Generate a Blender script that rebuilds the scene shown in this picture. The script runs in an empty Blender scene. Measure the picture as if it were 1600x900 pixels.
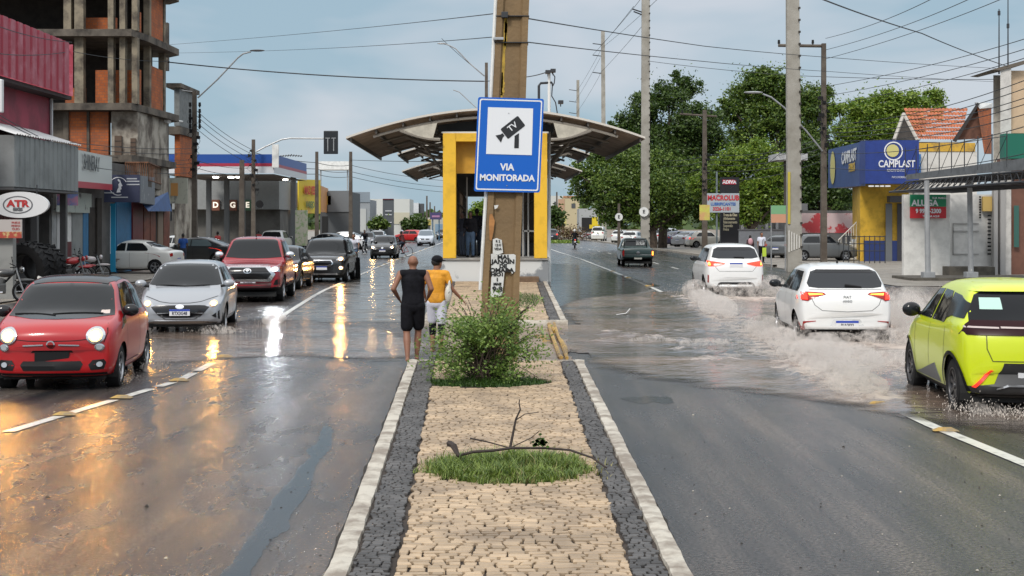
import bpy, bmesh, math, random
import numpy as np
from mathutils import Vector, Matrix, noise
from mathutils.bvhtree import BVHTree
random.seed(7); np.random.seed(7)
SC = bpy.context.scene
COL = SC.collection
F = 2300.0; CH = 2.2
rad = math.radians
# ------------------------------------------------------------------ camera
cd = bpy.data.cameras.new('camera'); cam = bpy.data.objects.new('camera', cd); COL.objects.link(cam)
cam.location = (0, 0, CH); cam.rotation_euler = (rad(90), 0, 0)
cd.sensor_width = 36; cd.lens = 36*F/1600; cd.shift_y = -100/1600; cd.clip_end = 6000; cd.clip_start = 0.1
SC.camera = cam
# ------------------------------------------------------------------ sky and light
SUN_EL, SUN_AZ = rad(42), rad(205)      # sun veiled by cloud, behind the camera and to the left
w = bpy.data.worlds.new('World'); SC.world = w; w.use_nodes = True
nt = w.node_tree; nt.nodes.clear()
def N(nt, t, **k):
    n = nt.nodes.new(t)
    for a, b in k.items():
        if a.startswith('i_'):
            n.inputs[a[2:].replace('_', ' ')].default_value = b
        else: setattr(n, a, b)
    return n
out = N(nt, 'ShaderNodeOutputWorld'); bg = N(nt, 'ShaderNodeBackground'); bg2 = N(nt, 'ShaderNodeBackground'); mixs = N(nt, 'ShaderNodeMixShader')
sky = N(nt, 'ShaderNodeTexSky', sky_type='NISHITA', sun_disc=False, sun_elevation=SUN_EL, sun_rotation=SUN_AZ)
nt.links.new(sky.outputs[0], bg.inputs[0]); bg.inputs[1].default_value = 0.08
tc = N(nt, 'ShaderNodeTexCoord'); sep = N(nt, 'ShaderNodeSeparateXYZ'); nt.links.new(tc.outputs['Generated'], sep.inputs[0])
mp = N(nt, 'ShaderNodeMapping'); mp.inputs['Scale'].default_value = (1.6, 1.6, 5.0); nt.links.new(tc.outputs['Generated'], mp.inputs[0])
n1 = N(nt, 'ShaderNodeTexNoise'); n1.inputs['Scale'].default_value = 2.6; n1.inputs['Detail'].default_value = 4; n1.inputs['Roughness'].default_value = 0.5; n1.inputs['Distortion'].default_value = .3
nt.links.new(mp.outputs[0], n1.inputs['Vector'])
cr = N(nt, 'ShaderNodeValToRGB'); e = cr.color_ramp.elements
e[0].position = .43; e[0].color = (.375, .52, .625, 1); e[1].position = .63; e[1].color = (.62, .67, .74, 1)
nt.links.new(n1.outputs[0], cr.inputs[0])
# brighter overhead and behind the camera, where the sun stands behind thin cloud
mr = N(nt, 'ShaderNodeMapRange'); mr.inputs[1].default_value = .16; mr.inputs[2].default_value = .75; mr.inputs[3].default_value = 1.0; mr.inputs[4].default_value = 2.5; mr.interpolation_type = 'SMOOTHSTEP'
nt.links.new(sep.outputs[2], mr.inputs[0])
mr2 = N(nt, 'ShaderNodeMapRange'); mr2.inputs[1].default_value = .3; mr2.inputs[2].default_value = -.8; mr2.inputs[3].default_value = 1.0; mr2.inputs[4].default_value = 1.3
nt.links.new(sep.outputs[1], mr2.inputs[0])
mm = N(nt, 'ShaderNodeMath', operation='MULTIPLY'); nt.links.new(mr.outputs[0], mm.inputs[0]); nt.links.new(mr2.outputs[0], mm.inputs[1])
warm = N(nt, 'ShaderNodeMix', data_type='RGBA'); warm.inputs[7].default_value = (.55, .56, .57, 1)
mrw = N(nt, 'ShaderNodeMapRange'); mrw.inputs[1].default_value = 1.0; mrw.inputs[2].default_value = 2.4; nt.links.new(mm.outputs[0], mrw.inputs[0])
nt.links.new(mrw.outputs[0], warm.inputs[0]); nt.links.new(cr.outputs[0], warm.inputs[6])
nt.links.new(warm.outputs[2], bg2.inputs[0]); nt.links.new(mm.outputs[0], bg2.inputs[1])
mixs.inputs[0].default_value = .88
nt.links.new(bg.outputs[0], mixs.inputs[1]); nt.links.new(bg2.outputs[0], mixs.inputs[2]); nt.links.new(mixs.outputs[0], out.inputs[0])
ld = bpy.data.lights.new('sun', 'SUN'); lo = bpy.data.objects.new('sun', ld); COL.objects.link(lo)
ld.energy = 2.0; ld.angle = rad(12); ld.color = (1, .95, .88)
lo.rotation_euler = (rad(90)-SUN_EL, 0, rad(180)-SUN_AZ+rad(0))
_d = Vector((math.sin(SUN_AZ)*math.cos(SUN_EL), math.cos(SUN_AZ)*math.cos(SUN_EL), math.sin(SUN_EL)))
lo.rotation_euler = _d.to_track_quat('Z', 'Y').to_euler(); lo.location = _d*60
SC.view_settings.view_transform = 'Standard'; SC.view_settings.look = 'None'; SC.view_settings.exposure = 0.0; SC.view_settings.gamma = 1
SC.view_settings.use_curve_mapping = False
SC.render.engine = 'CYCLES'
cy = SC.cycles; cy.max_bounces = 6; cy.glossy_bounces = 3; cy.diffuse_bounces = 2; cy.transparent_max_bounces = 16; cy.transmission_bounces = 3; cy.volume_bounces = 1
cy.sample_clamp_indirect = 6; cy.caustics_reflective = False; cy.caustics_refractive = False
try: cy.use_denoising = True
except Exception: pass
# ------------------------------------------------------------------ helpers
def at(px, py, D): return Vector(((px-800)/F*D, D, CH+(350-py)/F*D))
def G(px, py, z=0.0):
    D = F*(CH-z)/(py-350); return Vector(((px-800)/F*D, D, z))
def XD(px, D): return (px-800)/F*D
def ZD(py, D): return CH+(350-py)/F*D
MATS = {}
def mat(name, col=(.5,.5,.5), rough=.6, metal=0, var=0.0, vscale=3.0, col2=None, bump=0.0, bscale=40, coat=0, emis=None, estr=0, spec=.5, lo=.42, hi=.62, det=5, island=0.0, trans=0):
    if name in MATS: return MATS[name]
    m = bpy.data.materials.new(name); m.use_nodes = True; t = m.node_tree; b = t.nodes['Principled BSDF']
    b.inputs['Roughness'].default_value = rough; b.inputs['Metallic'].default_value = metal
    b.inputs['Base Color'].default_value = (*col, 1); b.inputs['Specular IOR Level'].default_value = spec
    if coat: b.inputs['Coat Weight'].default_value = coat; b.inputs['Coat Roughness'].default_value = .04
    if emis: b.inputs['Emission Color'].default_value = (*emis, 1); b.inputs['Emission Strength'].default_value = estr
    cc = N(t, 'ShaderNodeTexCoord') if (var or col2 or bump) else None
    last = None
    if var or col2:
        nn = N(t, 'ShaderNodeTexNoise'); nn.inputs['Scale'].default_value = vscale; nn.inputs['Detail'].default_value = det; nn.inputs['Roughness'].default_value = .62
        t.links.new(cc.outputs['Object'], nn.inputs['Vector'])
        r = N(t, 'ShaderNodeValToRGB'); r.color_ramp.elements[0].position = lo; r.color_ramp.elements[1].position = hi
        c2 = col2 if col2 else tuple(c*(1-var) for c in col)
        c1 = col if col2 else tuple(min(1, c*(1+var*.6)) for c in col)
        r.color_ramp.elements[0].color = (*c1, 1); r.color_ramp.elements[1].color = (*c2, 1)
        t.links.new(nn.outputs[0], r.inputs[0]); last = r.outputs[0]
    if island:
        g = N(t, 'ShaderNodeNewGeometry'); mr_ = N(t, 'ShaderNodeMapRange'); mr_.inputs[3].default_value = 1-island; mr_.inputs[4].default_value = 1+island
        t.links.new(g.outputs['Random Per Island'], mr_.inputs[0])
        mx = N(t, 'ShaderNodeMix', data_type='RGBA', blend_type='MULTIPLY'); mx.inputs[0].default_value = 1
        if last: t.links.new(last, mx.inputs[6])
        else: mx.inputs[6].default_value = (*col, 1)
        t.links.new(mr_.outputs[0], mx.inputs[7]); last = mx.outputs[2]
    if last: t.links.new(last, b.inputs['Base Color'])
    if bump:
        nb = N(t, 'ShaderNodeTexNoise'); nb.inputs['Scale'].default_value = bscale; nb.inputs['Detail'].default_value = 4
        t.links.new(cc.outputs['Object'], nb.inputs['Vector'])
        bp = N(t, 'ShaderNodeBump'); bp.inputs['Strength'].default_value = bump; bp.inputs['Distance'].default_value = .02
        t.links.new(nb.outputs[0], bp.inputs['Height']); t.links.new(bp.outputs[0], b.inputs['Normal'])
    MATS[name] = m
    return m
ORG = {}
def tag(o, label=None, cat=None, group=None, kind=None):
    if label: o['label'] = label
    if cat: o['category'] = cat
    if group: o['group'] = group
    if kind: o['kind'] = kind
    return o
def thing(name, loc, label, cat, group=None, rz=0):
    o = bpy.data.objects.new(name, None); COL.objects.link(o); o.location = loc; o.rotation_euler = (0, 0, rz)
    o.empty_display_size = .2
    ORG[o] = Vector(loc) if rz == 0 else Vector((0, 0, 0))
    return tag(o, label, cat, group)
def link(name, me, parent=None, mats=None):
    o = bpy.data.objects.new(name, me); COL.objects.link(o)
    if parent is not None:
        o.parent = parent; ORG[o] = ORG.get(parent, Vector((0,0,0)))
    else: ORG[o] = Vector((0, 0, 0))
    if mats:
        for m in mats: me.materials.append(m)
    return o
class MB:
    """collects shapes; build() links them as one mesh object"""
    def __init__(s): s.v = []; s.f = []; s.mi = []; s.cur = 0
    def add(s, vs, fs):
        n = len(s.v); s.v.extend([tuple(v) for v in vs]); s.f.extend([tuple(i+n for i in f) for f in fs]); s.mi.extend([s.cur]*len(fs)); return s
    def m(s, i): s.cur = i; return s
    def box(s, x0, x1, y0, y1, z0, z1):
        return s.add([(x0,y0,z0),(x1,y0,z0),(x1,y1,z0),(x0,y1,z0),(x0,y0,z1),(x1,y0,z1),(x1,y1,z1),(x0,y1,z1)],
                     [(0,3,2,1),(4,5,6,7),(0,1,5,4),(1,2,6,5),(2,3,7,6),(3,0,4,7)])
    def cbox(s, c, d, b=0.0):
        x, y, z = c; a, bb, e_ = d[0]/2, d[1]/2, d[2]/2
        if b <= 0: return s.box(x-a, x+a, y-bb, y+bb, z-e_, z+e_)
        bm = bmesh.new(); bmesh.ops.create_cube(bm, size=1); 
        for v in bm.verts: v.co = Vector((x+v.co.x*d[0], y+v.co.y*d[1], z+v.co.z*d[2]))
        bmesh.ops.bevel(bm, geom=bm.edges[:], offset=b, segments=2, affect='EDGES', profile=.7)
        bm.verts.index_update(); s.add([v.co[:] for v in bm.verts], [[v.index for v in f.verts] for f in bm.faces]); bm.free(); return s
    def cyl(s, p0, p1, r0, r1=None, n=10, cap=True):
        p0, p1 = Vector(p0), Vector(p1); r1 = r0 if r1 is None else r1
        d = (p1-p0); 
        if d.length < 1e-6: return s
        d.normalize(); a = d.orthogonal().normalized(); b = d.cross(a)
        vs = []
        for p, r in ((p0, r0), (p1, r1)):
            for i in range(n):
                t = 2*math.pi*i/n; vs.append(p+a*math.cos(t)*r+b*math.sin(t)*r)
        fs = [(i, (i+1) % n, n+(i+1) % n, n+i) for i in range(n)]
        if cap: fs += [tuple(range(n-1, -1, -1)), tuple(range(n, 2*n))]
        return s.add(vs, fs)
    def tube(s, pts, r, n=6, r1=None):
        pts = [Vector(p) for p in pts]; k = len(pts); vs = []; r1 = r if r1 is None else r1
        a = None
        for i, p in enumerate(pts):
            d = (pts[min(i+1, k-1)]-pts[max(i-1, 0)]).normalized()
            if a is None: a = d.orthogonal().normalized()
            a = (a-d*a.dot(d)).normalized(); b = d.cross(a); rr = r+(r1-r)*i/(k-1)
            for j in range(n):
                t = 2*math.pi*j/n; vs.append(p+a*math.cos(t)*rr+b*math.sin(t)*rr)
        fs = [(i*n+j, i*n+(j+1) % n, (i+1)*n+(j+1) % n, (i+1)*n+j) for i in range(k-1) for j in range(n)]
        fs += [tuple(range(n-1, -1, -1)), tuple(range((k-1)*n, k*n))]
        return s.add(vs, fs)
    def prism(s, poly, vec):
        vec = Vector(vec); n = len(poly); vs = [Vector(p) for p in poly]+[Vector(p)+vec for p in poly]
        return s.add(vs, [tuple(range(n-1, -1, -1)), tuple(range(n, 2*n))]+[(i, (i+1) % n, n+(i+1) % n, n+i) for i in range(n)])
    def quad(s, a, b, c, d): return s.add([a, b, c, d], [(0, 1, 2, 3)])
    def lathe(s, prof, c=(0,0,0), axis='Z', n=20, closed=False):
        vs = []; k = len(prof); c = Vector(c)
        for i in range(n):
            t = 2*math.pi*i/n; ct, st = math.cos(t), math.sin(t)
            for r, h in prof:
                p = (r*ct, r*st, h) if axis == 'Z' else ((h, r*ct, r*st) if axis == 'X' else (r*ct, h, r*st))
                vs.append(c+Vector(p))
        fs = []
        for i in range(n):
            for j in range(k if closed else k-1):
                j2 = (j+1) % k; fs.append((i*k+j, ((i+1) % n)*k+j, ((i+1) % n)*k+j2, i*k+j2))
        return s.add(vs, fs)
    def ell(s, c, r, nu=12, nv=8, R=None):
        c = Vector(c); vs = []; fs = []
        for i in range(nv+1):
            ph = math.pi*i/nv
            for j in range(nu):
                t = 2*math.pi*j/nu; p = Vector((r[0]*math.sin(ph)*math.cos(t), r[1]*math.sin(ph)*math.sin(t), r[2]*math.cos(ph)))
                if R is not None: p = R @ p
                vs.append(c+p)
        for i in range(nv):
            for j in range(nu): fs.append((i*nu+j, (i+1)*nu+j, (i+1)*nu+(j+1) % nu, i*nu+(j+1) % nu))
        return s.add(vs, fs)
    def build(s, name, mats, parent=None, smooth=False, normals=True):
        if not isinstance(mats, (list, tuple)): mats = [mats]
        off = ORG.get(parent, Vector((0,0,0))) if parent is not None else Vector((0,0,0))
        me = bpy.data.meshes.new(name); me.from_pydata([(v[0]-off.x, v[1]-off.y, v[2]-off.z) for v in s.v], [], s.f)
        if normals:
            bm = bmesh.new(); bm.from_mesh(me); bmesh.ops.recalc_face_normals(bm, faces=bm.faces[:]); bm.to_mesh(me); bm.free()
        if len(mats) > 1: me.polygons.foreach_set('material_index', s.mi[:len(me.polygons)])
        if smooth:
            me.polygons.foreach_set('use_smooth', [True]*len(me.polygons))
            try: me.set_sharp_from_angle(angle=rad(38))
            except Exception: pass
        me.update(); return link(name, me, parent, mats)
FC = {}
def text(s, loc, size, m, parent, rz=0, name='lettering', align='CENTER', bold=0.0, sx=1.0, ext=.004, rx=90):
    cu = bpy.data.curves.new(name, 'FONT'); cu.body = s; cu.size = size; cu.align_x = align; cu.align_y = 'CENTER'; cu.extrude = ext; cu.offset = bold; cu.resolution_u = 3
    cu.materials.append(m); o = bpy.data.objects.new(name, cu); COL.objects.link(o)
    off = ORG.get(parent, Vector((0,0,0))); o.parent = parent; ORG[o] = off
    o.location = Vector(loc)-off; o.rotation_euler = (rad(rx), 0, rz); o.scale = (sx, 1, 1)
    return o
def lerp(a, b, t): return a+(b-a)*t
def plin(x, pts):
    if x <= pts[0][0]: return pts[0][1]
    for (a, b), (c, d) in zip(pts, pts[1:]):
        if x <= c: return b+(d-b)*(x-a)/(c-a)
    return pts[-1][1]
def copy_tree(o, parent=None):
    c = o.copy(); COL.objects.link(c); c.parent = parent
    ORG[c] = ORG.get(o, Vector((0,0,0)))
    for ch in list(o.children): copy_tree(ch, c)
    return c
# shared paints
CONC = mat('concrete', (.34,.32,.29), .8, var=.3, vscale=1.2, bump=.3, bscale=30)
POLEC = mat('pole_concrete', (.36,.335,.29), .8, col2=(.22,.2,.17), vscale=.9, bump=.3, bscale=25, lo=.4, hi=.7)
BROWNP = mat('brown_pole', (.075,.058,.045), .8, col2=(.12,.1,.08), vscale=1.4)
DARKST = mat('dark_steel', (.025,.027,.032), .5)
GALV = mat('galvanised', (.36,.37,.38), .45, metal=.5, var=.15)
BLACK = mat('black_rubber', (.012,.012,.013), .7, spec=.25)
WHITEP = mat('white_paint', (.72,.72,.70), .5, var=.12, vscale=2)
RUST = mat('rust', (.16,.07,.035), .8, var=.4)
# ================================================================== ground, road, islands
def grid_sheet(name, poly, z, m, step=None, kind='structure', jag=0.0, seed=0, zf=None):
    """flat sheet with given outline; jag makes its edge ragged"""
    pts = []
    rnd = random.Random(seed); n = len(poly)
    for i in range(n):
        a = Vector(poly[i][:2]); b = Vector(poly[(i+1) % n][:2])
        k = 1 if not jag else max(1, int((b-a).length/(jag*2.2)))
        nn = (b-a).normalized(); nn = Vector((-nn.y, nn.x))
        for j in range(k):
            p = a.lerp(b, j/k); 
            if jag: p = p+nn*(noise.noise(Vector((p.x*1.1+seed, p.y*.55, 0)))*jag*3+rnd.uniform(-.5,.5)*jag)
            pts.append((p.x, p.y, z))
    bm = bmesh.new(); vs = [bm.verts.new(p) for p in pts]
    bm.faces.new(vs); bmesh.ops.triangulate(bm, faces=bm.faces[:]); bmesh.ops.recalc_face_normals(bm, faces=bm.faces[:])
    me = bpy.data.meshes.new(name); bm.to_mesh(me); bm.free()
    if me.polygons[0].normal.z < 0: me.flip_normals()
    o = link(name, me, None, [m]); tag(o, kind=kind); return o

def wet_mat(name, dark, light, scale, r0, r1, grain=.25, mud=None, gs=160, streak=False, ripple=0):
    m = bpy.data.materials.new(name); m.use_nodes = True; t = m.node_tree; b = t.nodes['Principled BSDF']
    tc = N(t, 'ShaderNodeTexCoord'); mp = N(t, 'ShaderNodeMapping'); t.links.new(tc.outputs['Object'], mp.inputs[0])
    mp.inputs['Scale'].default_value = (1.5, .16 if streak else 1, 1)
    n1 = N(t, 'ShaderNodeTexNoise'); n1.inputs['Scale'].default_value = scale; n1.inputs['Detail'].default_value = 7; n1.inputs['Roughness'].default_value = .6
    t.links.new(mp.outputs[0], n1.inputs['Vector'])
    r = N(t, 'ShaderNodeValToRGB'); r.color_ramp.elements[0].position = .38; r.color_ramp.elements[1].position = .66
    r.color_ramp.elements[0].color = (*dark, 1); r.color_ramp.elements[1].color = (*light, 1)
    t.links.new(n1.outputs[0], r.inputs[0]); colo = r.outputs[0]
    n3 = N(t, 'ShaderNodeTexNoise'); n3.inputs['Scale'].default_value = gs*.6; n3.inputs['Detail'].default_value = 2; t.links.new(tc.outputs['Object'], n3.inputs['Vector'])
    sp = N(t, 'ShaderNodeMapRange'); sp.inputs[1].default_value = .35; sp.inputs[2].default_value = .7; sp.inputs[3].default_value = .4 if streak else .7; sp.inputs[4].default_value = 1.9 if streak else 1.45
    t.links.new(n3.outputs[0], sp.inputs[0]); mx = N(t, 'ShaderNodeMix', data_type='RGBA', blend_type='MULTIPLY'); mx.inputs[0].default_value = 1
    t.links.new(colo, mx.inputs[6]); t.links.new(sp.outputs[0], mx.inputs[7]); colo = mx.outputs[2]
    if mud:
        n4 = N(t, 'ShaderNodeTexNoise'); n4.inputs['Scale'].default_value = .35; n4.inputs['Detail'].default_value = 6; t.links.new(mp.outputs[0], n4.inputs['Vector'])
        r4 = N(t, 'ShaderNodeMapRange'); r4.inputs[1].default_value = .5; r4.inputs[2].default_value = .66; r4.inputs[4].default_value = .45; t.links.new(n4.outputs[0], r4.inputs[0])
        m4 = N(t, 'ShaderNodeMix', data_type='RGBA'); m4.inputs[7].default_value = (*mud, 1); t.links.new(r4.outputs[0], m4.inputs[0]); t.links.new(colo, m4.inputs[6]); colo = m4.outputs[2]
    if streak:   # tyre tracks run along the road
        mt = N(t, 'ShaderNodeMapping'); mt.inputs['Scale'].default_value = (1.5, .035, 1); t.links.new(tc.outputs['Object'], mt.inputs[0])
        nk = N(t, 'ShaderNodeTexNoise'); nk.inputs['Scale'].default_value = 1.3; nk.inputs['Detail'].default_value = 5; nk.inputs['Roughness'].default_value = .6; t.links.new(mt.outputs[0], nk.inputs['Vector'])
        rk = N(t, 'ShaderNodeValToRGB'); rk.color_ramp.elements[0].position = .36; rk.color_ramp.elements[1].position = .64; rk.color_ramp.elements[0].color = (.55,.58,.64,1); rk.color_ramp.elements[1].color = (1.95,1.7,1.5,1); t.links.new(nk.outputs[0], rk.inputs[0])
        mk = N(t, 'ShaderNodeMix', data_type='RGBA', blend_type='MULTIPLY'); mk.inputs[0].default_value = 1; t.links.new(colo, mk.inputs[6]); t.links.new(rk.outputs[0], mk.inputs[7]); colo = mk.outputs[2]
    t.links.new(colo, b.inputs['Base Color'])
    n2 = N(t, 'ShaderNodeTexNoise'); n2.inputs['Scale'].default_value = scale*1.6; n2.inputs['Detail'].default_value = 6; n2.inputs['Roughness'].default_value = .65
    mp2 = N(t, 'ShaderNodeMapping'); mp2.inputs['Location'].default_value = (31, 7, 3); mp2.inputs['Scale'].default_value = (1, .3 if streak else 1, 1)
    t.links.new(tc.outputs['Object'], mp2.inputs[0]); t.links.new(mp2.outputs[0], n2.inputs['Vector'])
    rr = N(t, 'ShaderNodeMapRange'); rr.inputs[1].default_value = .36; rr.inputs[2].default_value = .62; rr.inputs[3].default_value = r0; rr.inputs[4].default_value = r1
    t.links.new(n2.outputs[0], rr.inputs[0]); t.links.new(rr.outputs[0], b.inputs['Roughness'])
    nb = N(t, 'ShaderNodeTexNoise'); nb.inputs['Scale'].default_value = gs; nb.inputs['Detail'].default_value = 4 if streak else 2; nb.inputs['Roughness'].default_value = .7; t.links.new(tc.outputs['Object'], nb.inputs['Vector'])
    bp = N(t, 'ShaderNodeBump'); bp.inputs['Strength'].default_value = grain; bp.inputs['Distance'].default_value = .0065 if streak else .006
    t.links.new(nb.outputs[0], bp.inputs['Height'])
    if ripple:
        nr = N(t, 'ShaderNodeTexNoise'); nr.inputs['Scale'].default_value = 5; nr.inputs['Detail'].default_value = 4; nr.inputs['Distortion'].default_value = .8
        t.links.new(tc.outputs['Object'], nr.inputs['Vector'])
        b2 = N(t, 'ShaderNodeBump'); b2.inputs['Strength'].default_value = 1; b2.inputs['Distance'].default_value = ripple
        t.links.new(nr.outputs[0], b2.inputs['Height']); t.links.new(bp.outputs[0], b2.inputs['Normal']); t.links.new(b2.outputs[0], b.inputs['Normal'])
    else: t.links.new(bp.outputs[0], b.inputs['Normal'])
    b.inputs['Specular IOR Level'].default_value = .38
    return m
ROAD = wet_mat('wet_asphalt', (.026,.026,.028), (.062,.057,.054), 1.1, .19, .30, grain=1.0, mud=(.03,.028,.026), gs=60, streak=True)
DIRT = wet_mat('wet_verge', (.16,.12,.085), (.25,.2,.15), .5, .35, .8, grain=.5, gs=40)
SLAB = wet_mat('wet_slab', (.10,.092,.082), (.15,.14,.125), .9, .08, .32, grain=.18, mud=(.14,.12,.1), gs=80)
PAVE = wet_mat('pavement_cement', (.2,.18,.155), (.3,.275,.24), .7, .4, .8, grain=.4, gs=50)
def kx_left(D): return plin(D, [(0,-13.6),(60,-13.9),(90,-14.1),(150,-15.2),(700,-27)])
grid_sheet('ground', [(-1500,-60),(1500,-60),(1500,3500),(-1500,3500)], -.03, DIRT)
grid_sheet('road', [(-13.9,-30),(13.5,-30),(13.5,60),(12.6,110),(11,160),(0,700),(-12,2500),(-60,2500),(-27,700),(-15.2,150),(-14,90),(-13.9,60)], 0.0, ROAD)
# bus lanes beside the station are concrete slabs
LL = [(14,-5.45),(15.76,-5.3),(20.65,-4.67),(24,-4.75),(29.2,-5.07),(35.1,-5.49),(47.7,-6.2),(59.2,-6.45),(73.3,-6.8),(94.4,-7.15),(153,-7.9),(300,-10.5)]
def ll(D): return plin(D, LL)
RL = [(5,4.95),(13.6,4.73),(17.75,4.45),(24,4.7),(32.4,4.82),(50,4.84),(70,4.65),(92,4.32),(117.7,3.6),(160,2.6),(300,.2)]
def rl(D): return plin(D, RL)
grid_sheet('bus_lane_slab_left', [(ll(d)+.12, d) for d in (33,47.7,59.2,94,140)]+[(-4,140),(-2.6,53),(-1.9,33)], .004, SLAB)
grid_sheet('bus_lane_slab_right', [(1.25,36),(1.4,60),(.8,105),(rl(105)-.12,105),(rl(70)-.12,70),(rl(50)-.12,50),(rl(36)-.12,36)], .004, SLAB)
for nm, xs in (('verge_left', (-60, -1)), ('verge_right', (60, 1))): pass
# right side: low pavement from the kerb to the shops
grid_sheet('pavement_right', [(13.6,52),(40,50),(60,90),(60,240),(11.6,240),(11.2,160),(12.7,110),(13.3,75)], .012, PAVE)
grid_sheet('pavement_left', [(-14.2,20),(-14.4,75),(-15.6,150),(-24,500),(-60,500),(-60,20)], .012, PAVE)
PAINTW = mat('worn_white_marking', (.62,.61,.57), .35, col2=(.2,.19,.18), vscale=5, lo=.5, hi=.72, det=8)
def strip(name, f, D0, D1, wd, z, m, step=4):
    mb = MB(); D = D0; pr = None
    while D <= D1+1e-6:
        x = f(D); c = (x-wd/2, D, z), (x+wd/2, D, z)
        if pr: mb.quad(pr[0], pr[1], c[1], c[0])
        pr = c
        if D == D1: break
        D = min(D+step, D1)
    o = mb.build(name, m); tag(o, kind='structure'); return o
strip('lane_marking', ll, 29, 300, .14, .010, PAINTW)
mbd = MB()
for d0, d1 in ((15.55,16.8),(17.0,18.35),(18.75,19.6),(19.85,20.4),(20.75,21.7),(22,23.2)):
    mbd.quad((ll(d0)-.07,d0,.008),(ll(d0)+.07,d0,.008),(ll(d1)+.07,d1,.008),(ll(d1)-.07,d1,.008))
tag(mbd.build('lane_marking_dashes', PAINTW), kind='structure')
strip('lane_marking_right', rl, 4, 300, .15, .008, PAINTW)
mbd = MB()
for i in range(40):
    d = 36+i*9
    x = 8.3-.0045*(d-36) if d < 80 else 8.1-.03*(d-80)
    mbd.quad((x-.06,d,.006),(x+.06,d,.006),(x+.04,d+3,.006),(x-.08,d+3,.006))
    x = -10.1-.012*(d-36)
    if d > 60: mbd.quad((x-.06,d,.006),(x+.06,d,.006),(x+.04,d+3,.006),(x-.08,d+3,.006))
tag(mbd.build('lane_marking_broken', PAINTW), kind='structure')
# raised yellow road studs
STUD = mat('stud_yellow', (.42,.26,.06), .6, col2=(.22,.17,.1), vscale=12)
mb = MB(); vs = []
L_, W_, H_ = .27, .12, .032
mb.add([(-L_/2,-W_/2,0),(L_/2,-W_/2,0),(L_/2,W_/2,0),(-L_/2,W_/2,0),(-L_/2+.07,-W_/2+.035,H_),(L_/2-.07,-W_/2+.035,H_),(L_/2-.07,W_/2-.035,H_),(-L_/2+.07,W_/2-.035,H_)],
       [(0,3,2,1),(4,5,6,7),(0,1,5,4),(1,2,6,5),(2,3,7,6),(3,0,4,7)])
stud0 = mb.build('road_stud', STUD)
STL = {0:'nearest yellow stud on the broken white line before the red hatchback', 1:'second nearest yellow stud before the red hatchback', 2:'yellow stud close to the wheel of the red hatchback', 3:'yellow stud in flood water between red and silver hatchbacks',
 6:'nearest yellow stud on the line beside the yellow car', 7:'yellow stud at the water edge beside the yellow car', 8:'yellow stud awash beside the yellow car'}
def studlabel(o, i, x, y):
    if i in STL: tag(o, STL[i], 'road stud', 'yellow studs along the lane lines')
    elif x < 0: tag(o, 'one of the distant yellow studs on the left white line', 'road stud', 'distant yellow studs on the left line')
    else: tag(o, 'one of the yellow studs in the flooded right white line', 'road stud', 'flooded yellow studs on the right line')
spots = [(ll(d)+.02, d, .0) for d in (16.9,18.55,20.6,24.3)]+[(rl(d), d, 0) for d in (9.5,13.0,15.6,17.9,21.5)]+[(rl(d), d, .1) for d in (28,36,44,52,60,68)]+[(ll(d), d, .1) for d in (76,80,84,88,92,96,100,110,120,130)]
for i, (x, y, r) in enumerate(spots):
    o = stud0 if i == 0 else stud0.copy()
    if i: COL.objects.link(o)
    o.location = (x, y, .012); o.rotation_euler = (0, 0, r+random.uniform(-.12,.12))
    side = 'left' if x < 0 else 'right'
    studlabel(o, i, x, y)
# ---- median islands of little stones
def isl1L(D): return plin(D, [(1.5,-1.02),(9.2,-1.14),(22.69,-1.6)])
def isl1R(D): return plin(D, [(1.5,1.08),(9.2,1.09),(22.69,1.10)])
def isl2L(D): return plin(D, [(31.6,-1.95),(53.6,-2.55)])
def isl2R(D): return plin(D, [(31.6,1.2),(53.6,1.28)])
KERBM = mat('kerb_limewash', (.50,.46,.39), .65, col2=(.24,.2,.16), vscale=3.2, bump=.4, bscale=30, lo=.42, hi=.60, det=9)
STONEB = mat('stone_beige', (.44,.325,.21), .6, col2=(.25,.185,.125), vscale=1.6, island=.2, bump=.3, bscale=55, lo=.4, hi=.66)
STONED = mat('stone_dark', (.085,.080,.078), .6, col2=(.045,.042,.041), vscale=3, island=.25, bump=.3, bscale=55)
BEDM = mat('joint_sand', (.035,.024,.017), .8, var=.3)
SZ = .125
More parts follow.
